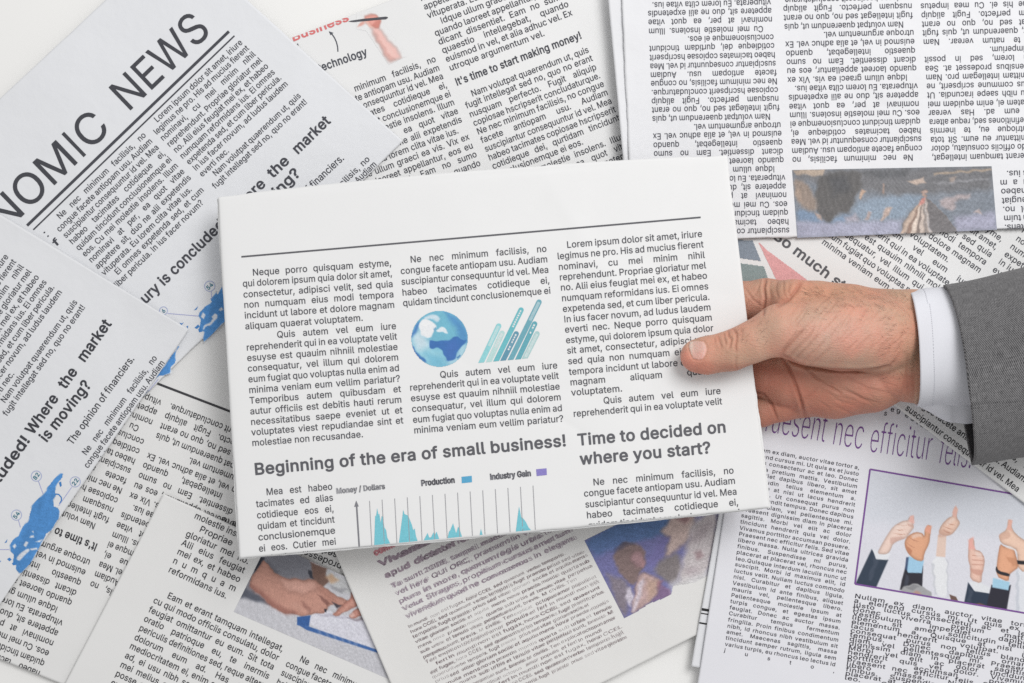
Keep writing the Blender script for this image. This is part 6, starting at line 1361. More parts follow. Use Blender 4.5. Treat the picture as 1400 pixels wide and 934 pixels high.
def paper_held():
    t = thing('newspaper', 'folded newspaper held in the hand, with a blue globe above "Beginning of the era"', 'newspaper')
    m = paper_mat('paper_held', (0.80, 0.80, 0.80), .10)
    p = Page(t, K_QUAD, 0.0, bulge=(7, 0, 1.5, 0), seed=30, creases=11, amp=.0007, lift=-.0005, lift_w=3.0, zc=K_Z, undul=False, grain=.6)
    p.build(m, 'front_page', thick=.0006, rough=.8)
    q = [(296.8, 272), (993, 215), (1053.2, 694.8), (326.6, 764.8)]
    b = Page(t, q, -0.0022, bulge=(8, .8, 2, 0), seed=31, creases=3, amp=.0002, lift=.0010, lift_w=5.0, zc=K_Z, undul=False)
    b.build(m, 'folded_page', thick=.0010, rough=.9)
    ink = (88, 88, 93)
    c1 = ['>Neque porro quisquam estyme,', 'qui dolorem ipsum quia dolor sit amet,', 'consectetur, adipisci velit, sed quia', 'non numquam eius modi tempora',
          'incidunt ut labore et dolore magnam', '~aliquam quaerat voluptatem.', '>>>Quis autem vel eum iure', 'reprehenderit qui in ea voluptate velit',
          'esuyse est quauim nihniil molestiae', 'consequatur, vel illum qui dolorem', 'eum fugiat quo voluptas nulla enim ad', 'minima veniam eum vellim pariatur?',
          'Temporibus autem quibusdam et', 'autur officiis est debitis hauti rerum', 'necessitatibus saepe eveniet ut et', 'voluptates viest repudiandae sint et', '~molestiae non recusandae.']
    column(p, (331, 378), (535.7, 363.6), (344.6, 610.3), (553, 593.5), c1, 13.7, ink)
    column(p, (546.7, 360.7), (747.9, 344.5), (551, 419), (753.4, 401.6), NE_NEC[:5], 13.7, ink)
    column(p, (559, 520.3), (762.7, 503.6), (566, 592.8), (770.9, 576.5), ['>>>Quis autem vel eum iure'] + c1[7:12], 13.7, ink)
    c3 = LOREM_A + ['everti nec. Neque porro quisquam', 'estyme, qui dolorem ipsum quia dolor', 'sit amet, consectetur, adipisci velit,', 'sed quia non numquam eius modi',
                    'tempora incidunt ut labore et dolore', 'magnam aliquam quaerat', '~voluptatem.', '>>>Quis autem vel eum iure', 'reprehenderit qui in ea voluptate velit']
    column(p, (760.7, 340.5), (960.7, 324), (784, 570.3), (987.7, 553), c3, 13.7, ink)
    i = Ink(p); i.fit('Beginning of the era of small business!', (348, 650), (775.5, 610.3), 23.5); i.make('headline', (94, 94, 99))
    i = Ink(p); i.fit('Time to decided on', (790, 609.8), (994, 591.5), 23.5); i.fit('where you start?', (793.3, 636), (973, 620), 23.5); i.make('headline', (96, 96, 101))
    column(p, (349.5, 678.8), (455, 669.8), (355, 769.6), (461, 759.5), ['>Mea est habeo', 'tacimates ed alias', 'cotidieque eos ei,', 'quidam et tincidunt', 'conclusionemque', 'ei eos. Cutier mei', 'molestie et ilium tate'], 14.0, ink)
    column(p, (796.5, 665), (1003.8, 647.3), (804, 723.6), (1012.3, 705.3), NE_NEC[:5], 13.9, ink)
    i = Ink(p); i.stroke((330, 351.2), (958, 297.2), 2.3); i.make('rule_line', (96, 96, 101))
    # globe
    z = (545, 390, 6.667)
    cir = [(373 + 256 * math.cos(a / 20 * math.pi), 489 + 254 * math.sin(a / 20 * math.pi)) for a in range(40)]
    lay = [([(300, 240), (500, 240), (640, 400), (640, 600), (420, 640), (300, 500), (260, 300)], (120, 186, 208), 7),
           ([(420, 235), (560, 310), (640, 440), (630, 540), (540, 480), (520, 380), (440, 290)], (92, 150, 198), 5),
           ([(120, 500), (200, 440), (290, 560), (420, 620), (430, 720), (300, 740), (160, 640)], (158, 210, 226), 7),
           ([(240, 620), (400, 650), (420, 740), (300, 745)], (120, 186, 212), 6, .8),
           ([(560, 560), (630, 520), (600, 640), (480, 730), (440, 700), (540, 640)], (178, 214, 228), 4),
           ([(125, 450), (180, 400), (260, 490), (280, 560), (200, 600), (140, 560)], (200, 222, 232), 7),
           ([(112, 460), (150, 370), (190, 320), (195, 360), (140, 450), (125, 480)], (84, 132, 190), 2.2),
           ([(112, 540), (135, 560), (190, 640), (262, 705), (230, 712), (150, 640)], (76, 124, 186), 1.8),
           ([(225, 300), (270, 275), (330, 262), (378, 300), (362, 345), (320, 310), (280, 300), (240, 325)], (206, 224, 234), 1.5),
           ([(200, 325), (260, 308), (330, 332), (347, 380), (318, 420), (305, 470), (265, 492), (205, 455), (182, 400)], (238, 240, 243), 1.2),
           ([(338, 412), (388, 382), (430, 400), (448, 440), (425, 438), (400, 425), (352, 432)], (226, 234, 240), 1),
           ([(310, 400), (335, 375), (345, 400), (325, 425)], (120, 170, 200), 1),
           ([(288, 498), (350, 508), (430, 512), (530, 462), (585, 500), (628, 488), (600, 530), (560, 580), (540, 622), (500, 680), (440, 692), (415, 640), (400, 598), (350, 568), (290, 576), (270, 530)], (70, 118, 182), .9),
           ([(430, 520), (520, 500), (540, 580), (500, 660), (440, 670)], (80, 118, 188), 6, .6),
           ([(528, 660), (560, 632), (566, 644), (540, 670)], (84, 134, 186), .8)]
    picture(p, 'globe_picture', zt(z, [(105, 225), (640, 225), (640, 750), (105, 750)]), lay, (122, 186, 210), z, mask=cir, step=.8, noise=.02, mottling=.03, seed=3)
    # slanted bars beside the globe
    bars = [((752, 706), (912, 372), (138, 206, 212)), ((822, 700), (943, 438), (182, 216, 214)), ((888, 693), (1116, 226), (98, 182, 192)), ((952, 687), (1072, 443), (86, 142, 166)),
            ((1020, 681), (1280, 154), (100, 162, 178)), ((1088, 676), (1240, 353), (88, 162, 176)), ((1150, 668), (1262, 443), (164, 202, 202))]
    w = 24
    for k, (a, b, c) in enumerate(bars):
        dx, dy = b[0] - a[0], b[1] - a[1]; L = math.hypot(dx, dy); d = (dx / L, dy / L); nn = (-d[1], d[0])
        nn = (nn[0] * w, nn[1] * w)
        fx = w / abs(nn[1] / w) if abs(nn[1]) > 1 else w
        s = 1.11 * w
        i = Ink(p)
        pts = [(a[0] - s, a[1] + 3), (a[0] + s, a[1] - 2)]
        for q in range(9):
            an = math.pi * q / 8
            cx, cy = b[0] - d[0] * 0, b[1]
            pts.append((cx + nn[0] * math.cos(an) + d[0] * w * math.sin(an), cy + nn[1] * math.cos(an) + d[1] * w * math.sin(an)))
        i.poly(zt(z, pts))
        o = i.make('chart_bar', tuple(int(v + (236 - v) * .1) for v in c))
        i = Ink(p)
        f0 = {0: .45, 1: .5, 2: .66, 3: .38, 4: .68, 5: .72, 6: .05}[k]
        light = tuple(int(v + (232 - v) * (.5 if k in (0, 1, 4, 6) else .22)) for v in c)
        q0 = (a[0] + dx * f0, a[1] + dy * f0); wi = .58
        i.poly(zt(z, [(q0[0] + nn[0] * wi, q0[1] + nn[1] * wi), (q0[0] - nn[0] * wi, q0[1] - nn[1] * wi), (b[0] - nn[0] * wi, b[1] - nn[1] * wi), (b[0] + nn[0] * wi, b[1] + nn[1] * wi)]))
        i.make('bar_label', light, parent=o, lift=.0002)
        i = Ink(p)
        n = max(3, int(L * (1 - f0) / 22)); r = np.random.RandomState(k)
        for q in range(n):
            t0 = f0 + (1 - f0) * (q + .15) / n; t1 = f0 + (1 - f0) * (q + .8) / n
            h = .34 * r.uniform(.7, 1)
            A = (a[0] + dx * t0, a[1] + dy * t0); B = (a[0] + dx * t1, a[1] + dy * t1)
            if r.rand() < .88:
                i.poly(zt(z, [(A[0] + nn[0] * h, A[1] + nn[1] * h), (A[0] - nn[0] * h, A[1] - nn[1] * h), (B[0] - nn[0] * h, B[1] - nn[1] * h), (B[0] + nn[0] * h, B[1] + nn[1] * h)]))
        i.make('bar_caption', (238, 240, 240) if k in (2, 3, 5) else tuple(int(v * .5 + 118) for v in c), parent=o, lift=.00026)
    # area chart
    def heavy(text, L, R, em, srgb):
        i = Ink(p)
        for ox, oy in ((0, 0), (.45, 0), (-.45, 0), (0, .35)):
            i.fit(text, (L[0] + ox, L[1] + oy), (R[0] + ox, R[1] + oy), em)
        i.make('chart_caption', srgb)
    heavy('Money / Dollars', (460, 675.3), (526.8, 668.6), 11, (166, 166, 170))
    heavy('Production', (576, 664.8), (622.3, 660.2), 12, (126, 126, 132)); heavy('Industry Gain', (670, 656.3), (726.5, 651), 12, (126, 126, 132))
    i = Ink(p); i.poly([(631, 652), (645, 650.6), (645.3, 659.4), (631.4, 660.8)]); i.make('chart_key', (92, 168, 206), label='blue key square')
    i = Ink(p); i.poly([(733, 641.7), (747.2, 640.3), (747.7, 649.5), (733.7, 651)]); i.make('chart_key', (140, 130, 196), label='purple key square')
    i = Ink(p); i.stroke((487.3, 688), (491.2, 748.5), 2.2); i.poly([(487, 684.3), (490.5, 692.5), (484.2, 693)]); i.make('chart_axis', (128, 128, 134))
    z2 = (350, 700, 3.99)
    for s in ([(645, 182), (650, 20), (655, 25), (661, -20), (668, 15), (673, 10), (680, 60), (686, 22), (692, 28), (700, 85), (710, 100), (716, 140), (732, 172)],
              [(780, 168), (800, 15), (803, -12), (810, 12), (830, 20), (850, 70), (858, 100), (866, 90), (872, 130), (882, 160)],
              [(915, 155), (936, 115), (945, 140), (955, 138), (968, 112), (975, 125), (985, 108), (1002, 155)],
              [(1045, 148), (1052, 110), (1060, 100), (1075, 62), (1092, 118), (1103, 80), (1114, 105), (1126, 142)],
              [(1219, 132), (1227, 92), (1238, 132)],
              [(1397 + 20, 110), (1397 + 30, 30), (1397 + 38, -30), (1397 + 50, 30), (1397 + 60, 35), (1397 + 75, 55), (1397 + 90, 85), (1397 + 106, 102)]):
        i = Ink(p); i.poly(zt(z2, s)); i.make('chart_area', (122, 198, 212))
    for k in range(14):
        i = Ink(p)
        x = 505.2 + 17.2 * k
        i.stroke((x, 684.8 - 1.6 * k), (x + 3.4, 752 - 1.75 * k), .9)
        i.make('chart_grid_line', (160, 160, 164), lift=.0002)


paper_technology()
paper_upside_down_left()
paper_nomic()
paper_cluded()
paper_writing()
paper_blurred()
magazine_strip()
magazine_purple()
paper_so_much()
paper_balloon()
paper_held()

# ------------------------------------------------------------------ the person: hand, cuff, sleeve
MM = 0.000475                     # one photo pixel at the height of the hand, metres


def skin_mat():
    m, nt, b, N, L = new_mat('skin')
    a = N('ShaderNodeVertexColor'); a.layer_name = 'print'
    tc = N('ShaderNodeTexCoord')
    n = N('ShaderNodeTexNoise'); n.inputs['Scale'].default_value = 130; n.inputs['Detail'].default_value = 8; n.inputs['Roughness'].default_value = .65
    L(tc.outputs['Object'], n.inputs['Vector'])
    mr = N('ShaderNodeMapRange'); mr.inputs['To Min'].default_value = .84; mr.inputs['To Max'].default_value = 1.16
    L(n.outputs['Fac'], mr.inputs['Value'])
    mx = N('ShaderNodeMix'); mx.data_type = 'RGBA'; mx.blend_type = 'MULTIPLY'; mx.inputs[0].default_value = 1
    L(a.outputs['Color'], mx.inputs[6]); L(mr.outputs[0], mx.inputs[7])
    # reddish and yellowish blotches
    n2 = N('ShaderNodeTexNoise'); n2.inputs['Scale'].default_value = 42; n2.inputs['Detail'].default_value = 4
    L(tc.outputs['Object'], n2.inputs['Vector'])
    cr = N('ShaderNodeValToRGB')
    cr.color_ramp.elements[0].position = .35; cr.color_ramp.elements[0].color = (1.10, .93, .90, 1)
    cr.color_ramp.elements[1].position = .65; cr.color_ramp.elements[1].color = (.97, 1.03, 1.0, 1)
    L(n2.outputs['Fac'], cr.inputs['Fac'])
    m2 = N('ShaderNodeMix'); m2.data_type = 'RGBA'; m2.blend_type = 'MULTIPLY'; m2.inputs[0].default_value = 1
    L(mx.outputs[2], m2.inputs[6]); L(cr.outputs['Color'], m2.inputs[7])
    L(m2.outputs[2], b.inputs['Base Color'])
    # fine skin lines
    mp = N('ShaderNodeMapping'); mp.inputs['Rotation'].default_value = (0, 0, math.radians(52)); mp.inputs['Scale'].default_value = (1, 3.2, 1)
    L(tc.outputs['Object'], mp.inputs['Vector'])
    n3 = N('ShaderNodeTexNoise'); n3.inputs['Scale'].default_value = 330; n3.inputs['Detail'].default_value = 5
    L(mp.outputs['Vector'], n3.inputs['Vector'])
    vo = N('ShaderNodeTexVoronoi'); vo.feature = 'DISTANCE_TO_EDGE'; vo.inputs['Scale'].default_value = 620
    L(tc.outputs['Object'], vo.inputs['Vector'])
    sm = N('ShaderNodeMath'); sm.operation = 'MULTIPLY_ADD'; sm.inputs[1].default_value = .6
    L(vo.outputs['Distance'], sm.inputs[0]); L(n3.outputs['Fac'], sm.inputs[2])
    bp = N('ShaderNodeBump'); bp.inputs['Strength'].default_value = .45; bp.inputs['Distance'].default_value = .0011
    L(sm.outputs[0], bp.inputs['Height']); L(bp.outputs['Normal'], b.inputs['Normal'])
    rr = N('ShaderNodeMapRange'); rr.inputs['To Min'].default_value = .42; rr.inputs['To Max'].default_value = .6
    L(n.outputs['Fac'], rr.inputs['Value']); L(rr.outputs[0], b.inputs['Roughness'])
    b.inputs['Specular IOR Level'].default_value = .35
    b.inputs['Subsurface Weight'].default_value = .12
    b.inputs['Subsurface Radius'].default_value = (.0035, .0012, .0007)
    b.inputs['Subsurface Scale'].default_value = 1.0
    return m


def surface_nets(F, o, h):
    """smooth closed surface of F<0 on a regular grid"""
    I = F < 0
    nx, ny, nz = F.shape
    cnt = np.zeros((nx - 1, ny - 1, nz - 1), np.int8)
    for dx in (0, 1):
        for dy in (0, 1):
            for dz in (0, 1):
                cnt += I[dx:nx - 1 + dx, dy:ny - 1 + dy, dz:nz - 1 + dz]
    cells = np.argwhere((cnt > 0) & (cnt < 8))
    idx = np.full(cnt.shape, -1, np.int64); idx[tuple(cells.T)] = np.arange(len(cells))
    acc = np.zeros((len(cells), 3)); w = np.zeros(len(cells))
    cs = [(a, b, c) for a in (0, 1) for b in (0, 1) for c in (0, 1)]
    for i, p in enumerate(cs):
        for q in cs[i + 1:]:
            if sum(abs(p[k] - q[k]) for k in range(3)) != 1:
                continue
            fa = F[tuple((cells + p).T)]; fb = F[tuple((cells + q).T)]
            m = (fa < 0) != (fb < 0)
            t = np.where(m, fa / np.where(m, fa - fb, 1), 0)[:, None]
            acc += np.where(m[:, None], np.array(p) + t * (np.array(q) - np.array(p)), 0); w += m
    V = o + h * (cells + acc / w[:, None])
    Q = []
    for ax in range(3):
        b, c = [(1, 2), (2, 0), (0, 1)][ax]
        sl0 = [slice(None)] * 3; sl1 = [slice(None)] * 3
        sl0[ax] = slice(0, -1); sl1[ax] = slice(1, None)
        A = I[tuple(sl0)]; B = I[tuple(sl1)]
        e = np.argwhere(A != B)
        e = e[(e[:, b] > 0) & (e[:, c] > 0) & (e[:, b] < F.shape[b] - 1) & (e[:, c] < F.shape[c] - 1)]
        s = A[tuple(e.T)]

        def cell(db, dc):
            k = e.copy(); k[:, b] += db; k[:, c] += dc
            return idx[tuple(k.T)]
        q = np.stack([cell(-1, -1), cell(0, -1), cell(0, 0), cell(-1, 0)], 1)
        q[~s] = q[~s][:, ::-1]
        Q.append(q)
    return V, np.vstack(Q)


def smin(a, b, k):
    h = np.maximum(k - np.abs(a - b), 0) / k
    return np.minimum(a, b) - h * h * h * k / 6


def build_hand():
    H = 0.00058
    lo = W(905, 612, 0.0) ; lo = np.array([0.092, -0.072, 0.006])
    hi = np.array([0.318, 0.058, 0.098])
    n = np.ceil((hi - lo) / H).astype(int)
    ax = [(lo[k] + H * np.arange(n[k])).astype(np.float32) for k in range(3)]
    X, Y, Z = np.meshgrid(*ax, indexing='ij')

    def cone(a, b, flat=1.0):
        """round cone between (px,py,z,r px) points"""
        pa = W(a[0], a[1], a[2]); pb = W(b[0], b[1], b[2]); ra, rb = a[3] * MM, b[3] * MM
        d = pb - pa; L2 = float(d @ d)
        t = ((X - pa[0]) * d[0] + (Y - pa[1]) * d[1] + (Z - pa[2]) * d[2]) / L2
        t = np.clip(t, 0, 1)
        zz = Z - pa[2] - t * d[2]
        dist = np.sqrt((X - pa[0] - t * d[0]) ** 2 + (Y - pa[1] - t * d[1]) ** 2 + (zz / flat) ** 2)
        return (dist - (ra + (rb - ra) * t)) * min(1.0, flat)

    def chain(pts, k=.004, flat=1.0):
        f = None
        for a, b in zip(pts[:-1], pts[1:]):
            c = cone(a, b, flat)
            f = c if f is None else smin(f, c, k)
        return f

    # thumb, its ball and the back of the hand
    thumb = chain([(951, 487, .0592, 20.5), (966, 486, .0605, 23), (1000, 479.5, .0635, 24.5), (1030, 467, .066, 25.5), (1066, 451, .066, 32)], .008, .84)
    thenar = chain([(1066, 451, .066, 31), (1105, 455, .064, 40), (1150, 456, .062, 47), (1200, 457, .058, 48), (1228, 462, .054, 40)], .012)
    back = chain([(1083, 411, .050, 28), (1120, 421, .050, 33), (1160, 431, .048, 39), (1235, 441, .045, 41)], .012)
    wrist = smin(chain([(1215, 443, .046, 42), (1262, 446, .046, 45), (1345, 450, .046, 46)], .012),
                 chain([(1215, 507, .041, 41), (1262, 505, .041, 44), (1345, 505, .042, 45)], .012), .02)
    A = smin(smin(thumb, thenar, .010), smin(back, wrist, .012), .008)
    index = chain([(1085, 412, .046, 28), (1047, 409, .0335, 27.5), (1012, 411, .0285, 25.5), (975, 422, .026, 21), (955, 430, .026, 18)], .005)
    A = smin(A, index, .006)
    palm = smin(chain([(1228, 512, .038, 34), (1190, 521, .036, 40), (1140, 527, .0295, 43), (1102, 524, .027, 44)], .012),
                chain([(1100, 480, .036, 34), (1150, 480, .04, 40)], .01), .02)
    middle = chain([(1092, 472, .028, 33), (1045, 468, .022, 28), (1000, 468, .024, 24), (960, 466, .0245, 20)], .005)
    ring = chain([(1100, 520, .0265, 43), (1072, 518, .0275, 39), (1048, 513, .0265, 31), (1010, 500, .022, 24), (968, 494, .024, 20)], .006)
    pinky = chain([(1100, 540, .024, 33), (1070, 551, .0225, 25), (1040, 562, .022, 22), (1005, 560, .021, 18), (972, 552, .021, 15)], .004)
    B = smin(palm, ring, .006)
    B = smin(B, middle, .0018)
    B = smin(B, pinky, .0014)
    F = smin(A, B, .0012)
    V, Q = surface_nets(F, lo, H)
    # even out the grid steps
    E = np.vstack([Q[:, [0, 1]], Q[:, [1, 2]], Q[:, [2, 3]], Q[:, [3, 0]]])
    for lam in (.5, -.52, .5, -.52, .5, -.52):
        S = np.zeros_like(V); c = np.zeros(len(V))
        np.add.at(S, E[:, 0], V[E[:, 1]]); np.add.at(S, E[:, 1], V[E[:, 0]])
        np.add.at(c, E[:, 0], 1); np.add.at(c, E[:, 1], 1)
        V = V + lam * (S / np.maximum(c, 1)[:, None] - V)
    # normals
    N = np.zeros_like(V)
    fn = np.cross(V[Q[:, 2]] - V[Q[:, 0]], V[Q[:, 3]] - V[Q[:, 1]])
    for k in range(4):
        np.add.at(N, Q[:, k], fn)
    N /= np.linalg.norm(N, axis=1)[:, None] + 1e-12
    # creases and knuckle folds, modelled as grooves pressed into the upper side
    f = PX * (CAM_H - V[:, 2])
    px = V[:, 0] / f + 700; py = 467 - V[:, 1] / f
    z1 = (900, 360, 3.892); z3 = (900, 360, 3.5)
    cr = [
        # thumb joint
        (zt(z1, [(372, 362), (372, 385), (388, 405), (384, 432), (378, 452)]), .42, 1.5), (zt(z1, [(398, 352), (416, 375), (416, 405), (410, 440), (414, 470)]), .40, 1.5),
        (zt(z1, [(350, 375), (352, 400), (360, 430)]), .30, 1.3), (zt(z1, [(318, 392), (322, 410), (330, 430), (336, 450)]), .28, 1.4),
        (zt(z1, [(300, 400), (300, 425)]), .18, 1.3), (zt(z1, [(440, 345), (445, 370), (440, 400)]), .16, 1.6), (zt(z1, [(415, 500), (410, 540), (415, 560)]), .25, 1.6),
        # web and ball of the thumb
        (zt(z1, [(650, 485), (690, 440), (735, 390), (770, 355)]), .5, 2.0), (zt(z1, [(655, 470), (700, 410), (730, 370)]), .3, 1.5),
        (zt(z1, [(690, 500), (740, 450), (800, 390), (830, 340)]), .3, 1.7), (zt(z1, [(720, 515), (790, 450), (850, 380)]), .28, 1.6),
        (zt(z1, [(770, 520), (830, 470), (880, 420)]), .22, 1.6), (zt(z1, [(800, 545), (860, 500), (920, 450)]), .2, 1.5),
        (zt(z3, [(600, 440), (650, 475), (710, 497), (830, 511), (960, 515), (1050, 506), (1105, 495)]), 1.5, 1.9),
        # index finger
        (zt(z1, [(572, 85), (562, 130), (568, 190), (558, 275)]), .75, 1.7), (zt(z1, [(545, 100), (520, 160), (475, 210), (455, 240)]), .2, 1.5),
        (zt(z1, [(460, 130), (500, 190), (550, 230)]), .2, 1.5), (zt(z1, [(600, 85), (590, 130), (600, 190)]), .18, 1.5), (zt(z1, [(635, 85), (625, 140), (640, 190)]), .22, 1.6),
        (zt(z1, [(665, 90), (665, 150), (680, 180)]), .2, 1.5), (zt(z1, [(755, 110), (730, 150), (695, 190), (640, 225)]), .75, 2.6), (zt(z1, [(700, 110), (690, 150), (700, 180)]), .25, 1.8),
        # palm
        (zt(z1, [(655, 500), (690, 545), (715, 600), (735, 660), (760, 740), (782, 815)]), .85, 1.9),
        (zt(z1, [(790, 560), (840, 610), (900, 650), (970, 690)]), .55, 1.8), (zt(z3, [(790, 560), (880, 600), (980, 650), (1060, 670)]), .3, 1.9),
        (zt(z3, [(905, 545), (1000, 600), (1100, 620)]), .25, 2.0), (zt(z3, [(640, 700), (700, 650), (760, 600)]), .15, 2),
        (zt(z1, [(505, 680), (560, 700), (600, 745), (632, 830)]), .6, 1.6),
        (zt(z3, [(1010, 515), (1060, 500), (1110, 490), (1130, 470)]), .45, 2.2),
        (zt(z3, [(1130, 480), (1160, 420), (1170, 330)]), .22, 2.2), (zt(z3, [(1195, 620), (1190, 540), (1195, 440)]), .25, 2.0), (zt(z3, [(1150, 640), (1175, 600), (1180, 540)]), .2, 2),
    ]
    r = np.random.RandomState(5)
    for _ in range(46):                       # fine slanting lines over the ball of the thumb and wrist
        x = r.uniform(1078, 1225); y = r.uniform(425, 500); a = math.radians(r.uniform(-62, -38)); L = r.uniform(14, 34)
        cr.append(([(x, y), (x + L * .5 * math.cos(a) + r.uniform(-2, 2), y + L * .5 * math.sin(a)), (x + L * math.cos(a), y + L * math.sin(a))], r.uniform(.08, .2), r.uniform(1.1, 1.6)))
    for _ in range(22):
        x = r.uniform(1090, 1225); y = r.uniform(515, 560); a = math.radians(r.uniform(10, 40)); L = r.uniform(15, 36)
        cr.append(([(x, y), (x + L * math.cos(a), y + L * math.sin(a))], r.uniform(.06, .15), r.uniform(1.3, 1.9)))
    dep = np.zeros(len(V))
    up = np.clip(N[:, 2] * 2.5, 0, 1)
    red = np.zeros(len(V))
    for pts, dmm, wd_ in cr:
        bx = np.array(pts); sel = np.where((px > bx[:, 0].min() - 9) & (px < bx[:, 0].max() + 9) & (py > bx[:, 1].min() - 9) & (py < bx[:, 1].max() + 9) & (N[:, 2] > .02))[0]
        if not len(sel):
            continue
        x, y = px[sel], py[sel]; best = np.full(len(sel), 1e9); tt = np.zeros(len(sel))
        m = len(pts) - 1
        for i in range(m):
            x0, y0 = pts[i]; x1, y1 = pts[i + 1]; dx, dy = x1 - x0, y1 - y0
            t = np.clip(((x - x0) * dx + (y - y0) * dy) / (dx * dx + dy * dy), 0, 1)
            d = np.hypot(x - x0 - t * dx, y - y0 - t * dy)
            tt = np.where(d < best, (i + t) / m, tt); best = np.minimum(best, d)
        taper = np.clip(np.minimum(tt, 1 - tt) * 5 + .35, 0, 1)
        g = np.exp(-(best / wd_) ** 2) - .25 * np.exp(-((best - 2.6 * wd_) / (1.4 * wd_)) ** 2)
        dep[sel] += dmm * .00155 * taper * g
        red[sel] = np.maximum(red[sel], np.exp(-(best / (wd_ * 1.2)) ** 2) * min(1, dmm * 1.6))
    # thumb nail: a plate with a rim sunk into the finger end
    nail = zt(z1, [(168, 416), (205, 411), (240, 415), (254, 435), (258, 460), (250, 490), (236, 511), (212, 516), (188, 509), (176, 490), (166, 462), (162, 438)])
    sel = (px > 935) & (px < 975) & (py > 458) & (py < 500) & (N[:, 2] > .1)
    sd = np.full(len(V), 9.0); sd[sel] = sdist(nail, px[sel], py[sel])
    dep += .00042 * np.exp(-((sd - .9) / .9) ** 2) * sel - .00018 * np.clip(-sd / 3, 0, 1) * sel
    V = V - N * (dep * up)[:, None]
    # skin colour by area; creases and palm darker, thumb ball highlight painted in
    base = np.array([.55, .318, .232])
    C = np.ones((len(V), 3)) * base

    def blend(w, c):
        nonlocal C
        w = np.clip(w, 0, 1)[:, None]
        C = C * (1 - w) + np.array(c) * w

    def spot(x, y, rx, ry):
        return np.exp(-(((px - x) / rx) ** 2 + ((py - y) / ry) ** 2))
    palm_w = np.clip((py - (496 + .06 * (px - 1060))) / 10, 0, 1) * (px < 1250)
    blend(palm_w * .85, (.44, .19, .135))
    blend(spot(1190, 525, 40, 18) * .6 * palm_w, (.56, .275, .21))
    blend(spot(1028, 412, 22, 30) * .75, (.60, .275, .205))
    blend(spot(936, 490, 16, 22) * .9, (.66, .315, .24))
    blend(spot(965, 505, 30, 10) * .5, (.62, .31, .23))
    blend(spot(1000, 470, 22, 18) * .35, (.56, .29, .195))
    blend(spot(1240, 470, 26, 80) * .45, (.53, .31, .21))
    blend(spot(1120, 400, 60, 14) * .4, (.62, .34, .215))
    blend(spot(1140, 458, 66, 30) * .8, (.625, .375, .302))  # highlight on the ball of the thumb, painted into the skin
    blend(spot(1150, 398, 90, 15) * .5, (.47, .275, .175))
    blend(red * .5, (.34, .125, .085))  # creases both darker and redder
    blend(np.clip(-sd / 1.2, 0, 1) * .92, (.70, .44, .385))
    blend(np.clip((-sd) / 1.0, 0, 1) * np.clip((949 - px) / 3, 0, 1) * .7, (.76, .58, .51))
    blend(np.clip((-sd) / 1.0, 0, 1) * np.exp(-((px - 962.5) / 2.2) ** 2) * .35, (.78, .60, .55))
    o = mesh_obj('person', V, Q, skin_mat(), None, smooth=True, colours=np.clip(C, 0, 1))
    o['label'] = 'right hand in a grey suit sleeve and white cuff, holding the folded newspaper'
    o['category'] = 'person'
    return o, V, N, px, py


def cloth_suit():
    m, nt, b, N, L = new_mat('grey_suit_weave')
    uv = N('ShaderNodeTexCoord')

    def band(rot, scale, dist):
        mp = N('ShaderNodeMapping'); mp.inputs['Rotation'].default_value = (0, 0, math.radians(rot))
        L(uv.outputs['UV'], mp.inputs['Vector'])
        w = N('ShaderNodeTexWave'); w.inputs['Scale'].default_value = scale; w.inputs['Distortion'].default_value = dist
        w.inputs['Detail'].default_value = 3; w.inputs['Detail Scale'].default_value = 2.0
        L(mp.outputs['Vector'], w.inputs['Vector'])
        return w
    w1 = band(38, 330, .8)
    mp = N('ShaderNodeMapping'); mp.inputs['Scale'].default_value = (120, 2000, 1); L(uv.outputs['UV'], mp.inputs['Vector'])
    n1 = N('ShaderNodeTexNoise'); n1.inputs['Scale'].default_value = 1; n1.inputs['Detail'].default_value = 4; L(mp.outputs['Vector'], n1.inputs['Vector'])
    mp2 = N('ShaderNodeMapping'); mp2.inputs['Scale'].default_value = (2000, 160, 1); L(uv.outputs['UV'], mp2.inputs['Vector'])
    n2 = N('ShaderNodeTexNoise'); n2.inputs['Scale'].default_value = 1; n2.inputs['Detail'].default_value = 4; L(mp2.outputs['Vector'], n2.inputs['Vector'])
    a = N('ShaderNodeMath'); a.operation = 'ADD'; L(n1.outputs['Fac'], a.inputs[0]); L(n2.outputs['Fac'], a.inputs[1])
    c = N('ShaderNodeMath'); c.operation = 'MULTIPLY_ADD'; c.inputs[1].default_value = .75
    L(w1.outputs['Fac'], c.inputs[0]); L(a.outputs[0], c.inputs[2])
    mr = N('ShaderNodeMapRange'); mr.inputs['From Min'].default_value = .8; mr.inputs['From Max'].default_value = 2.0
    L(c.outputs[0], mr.inputs['Value'])
    cr = N('ShaderNodeValToRGB')
    cr.color_ramp.elements[0].color = (.016, .016, .018, 1); cr.color_ramp.elements[1].color = (.27, .265, .27, 1)
    L(mr.outputs[0], cr.inputs['Fac']); L(cr.outputs['Color'], b.inputs['Base Color'])
    bp = N('ShaderNodeBump'); bp.inputs['Strength'].default_value = .5; bp.inputs['Distance'].default_value = .0006
    L(mr.outputs[0], bp.inputs['Height']); L(bp.outputs['Normal'], b.inputs['Normal'])
    b.inputs['Roughness'].default_value = .9; b.inputs['Specular IOR Level'].default_value = .1
    b.inputs['Sheen Weight'].default_value = .15
    return m


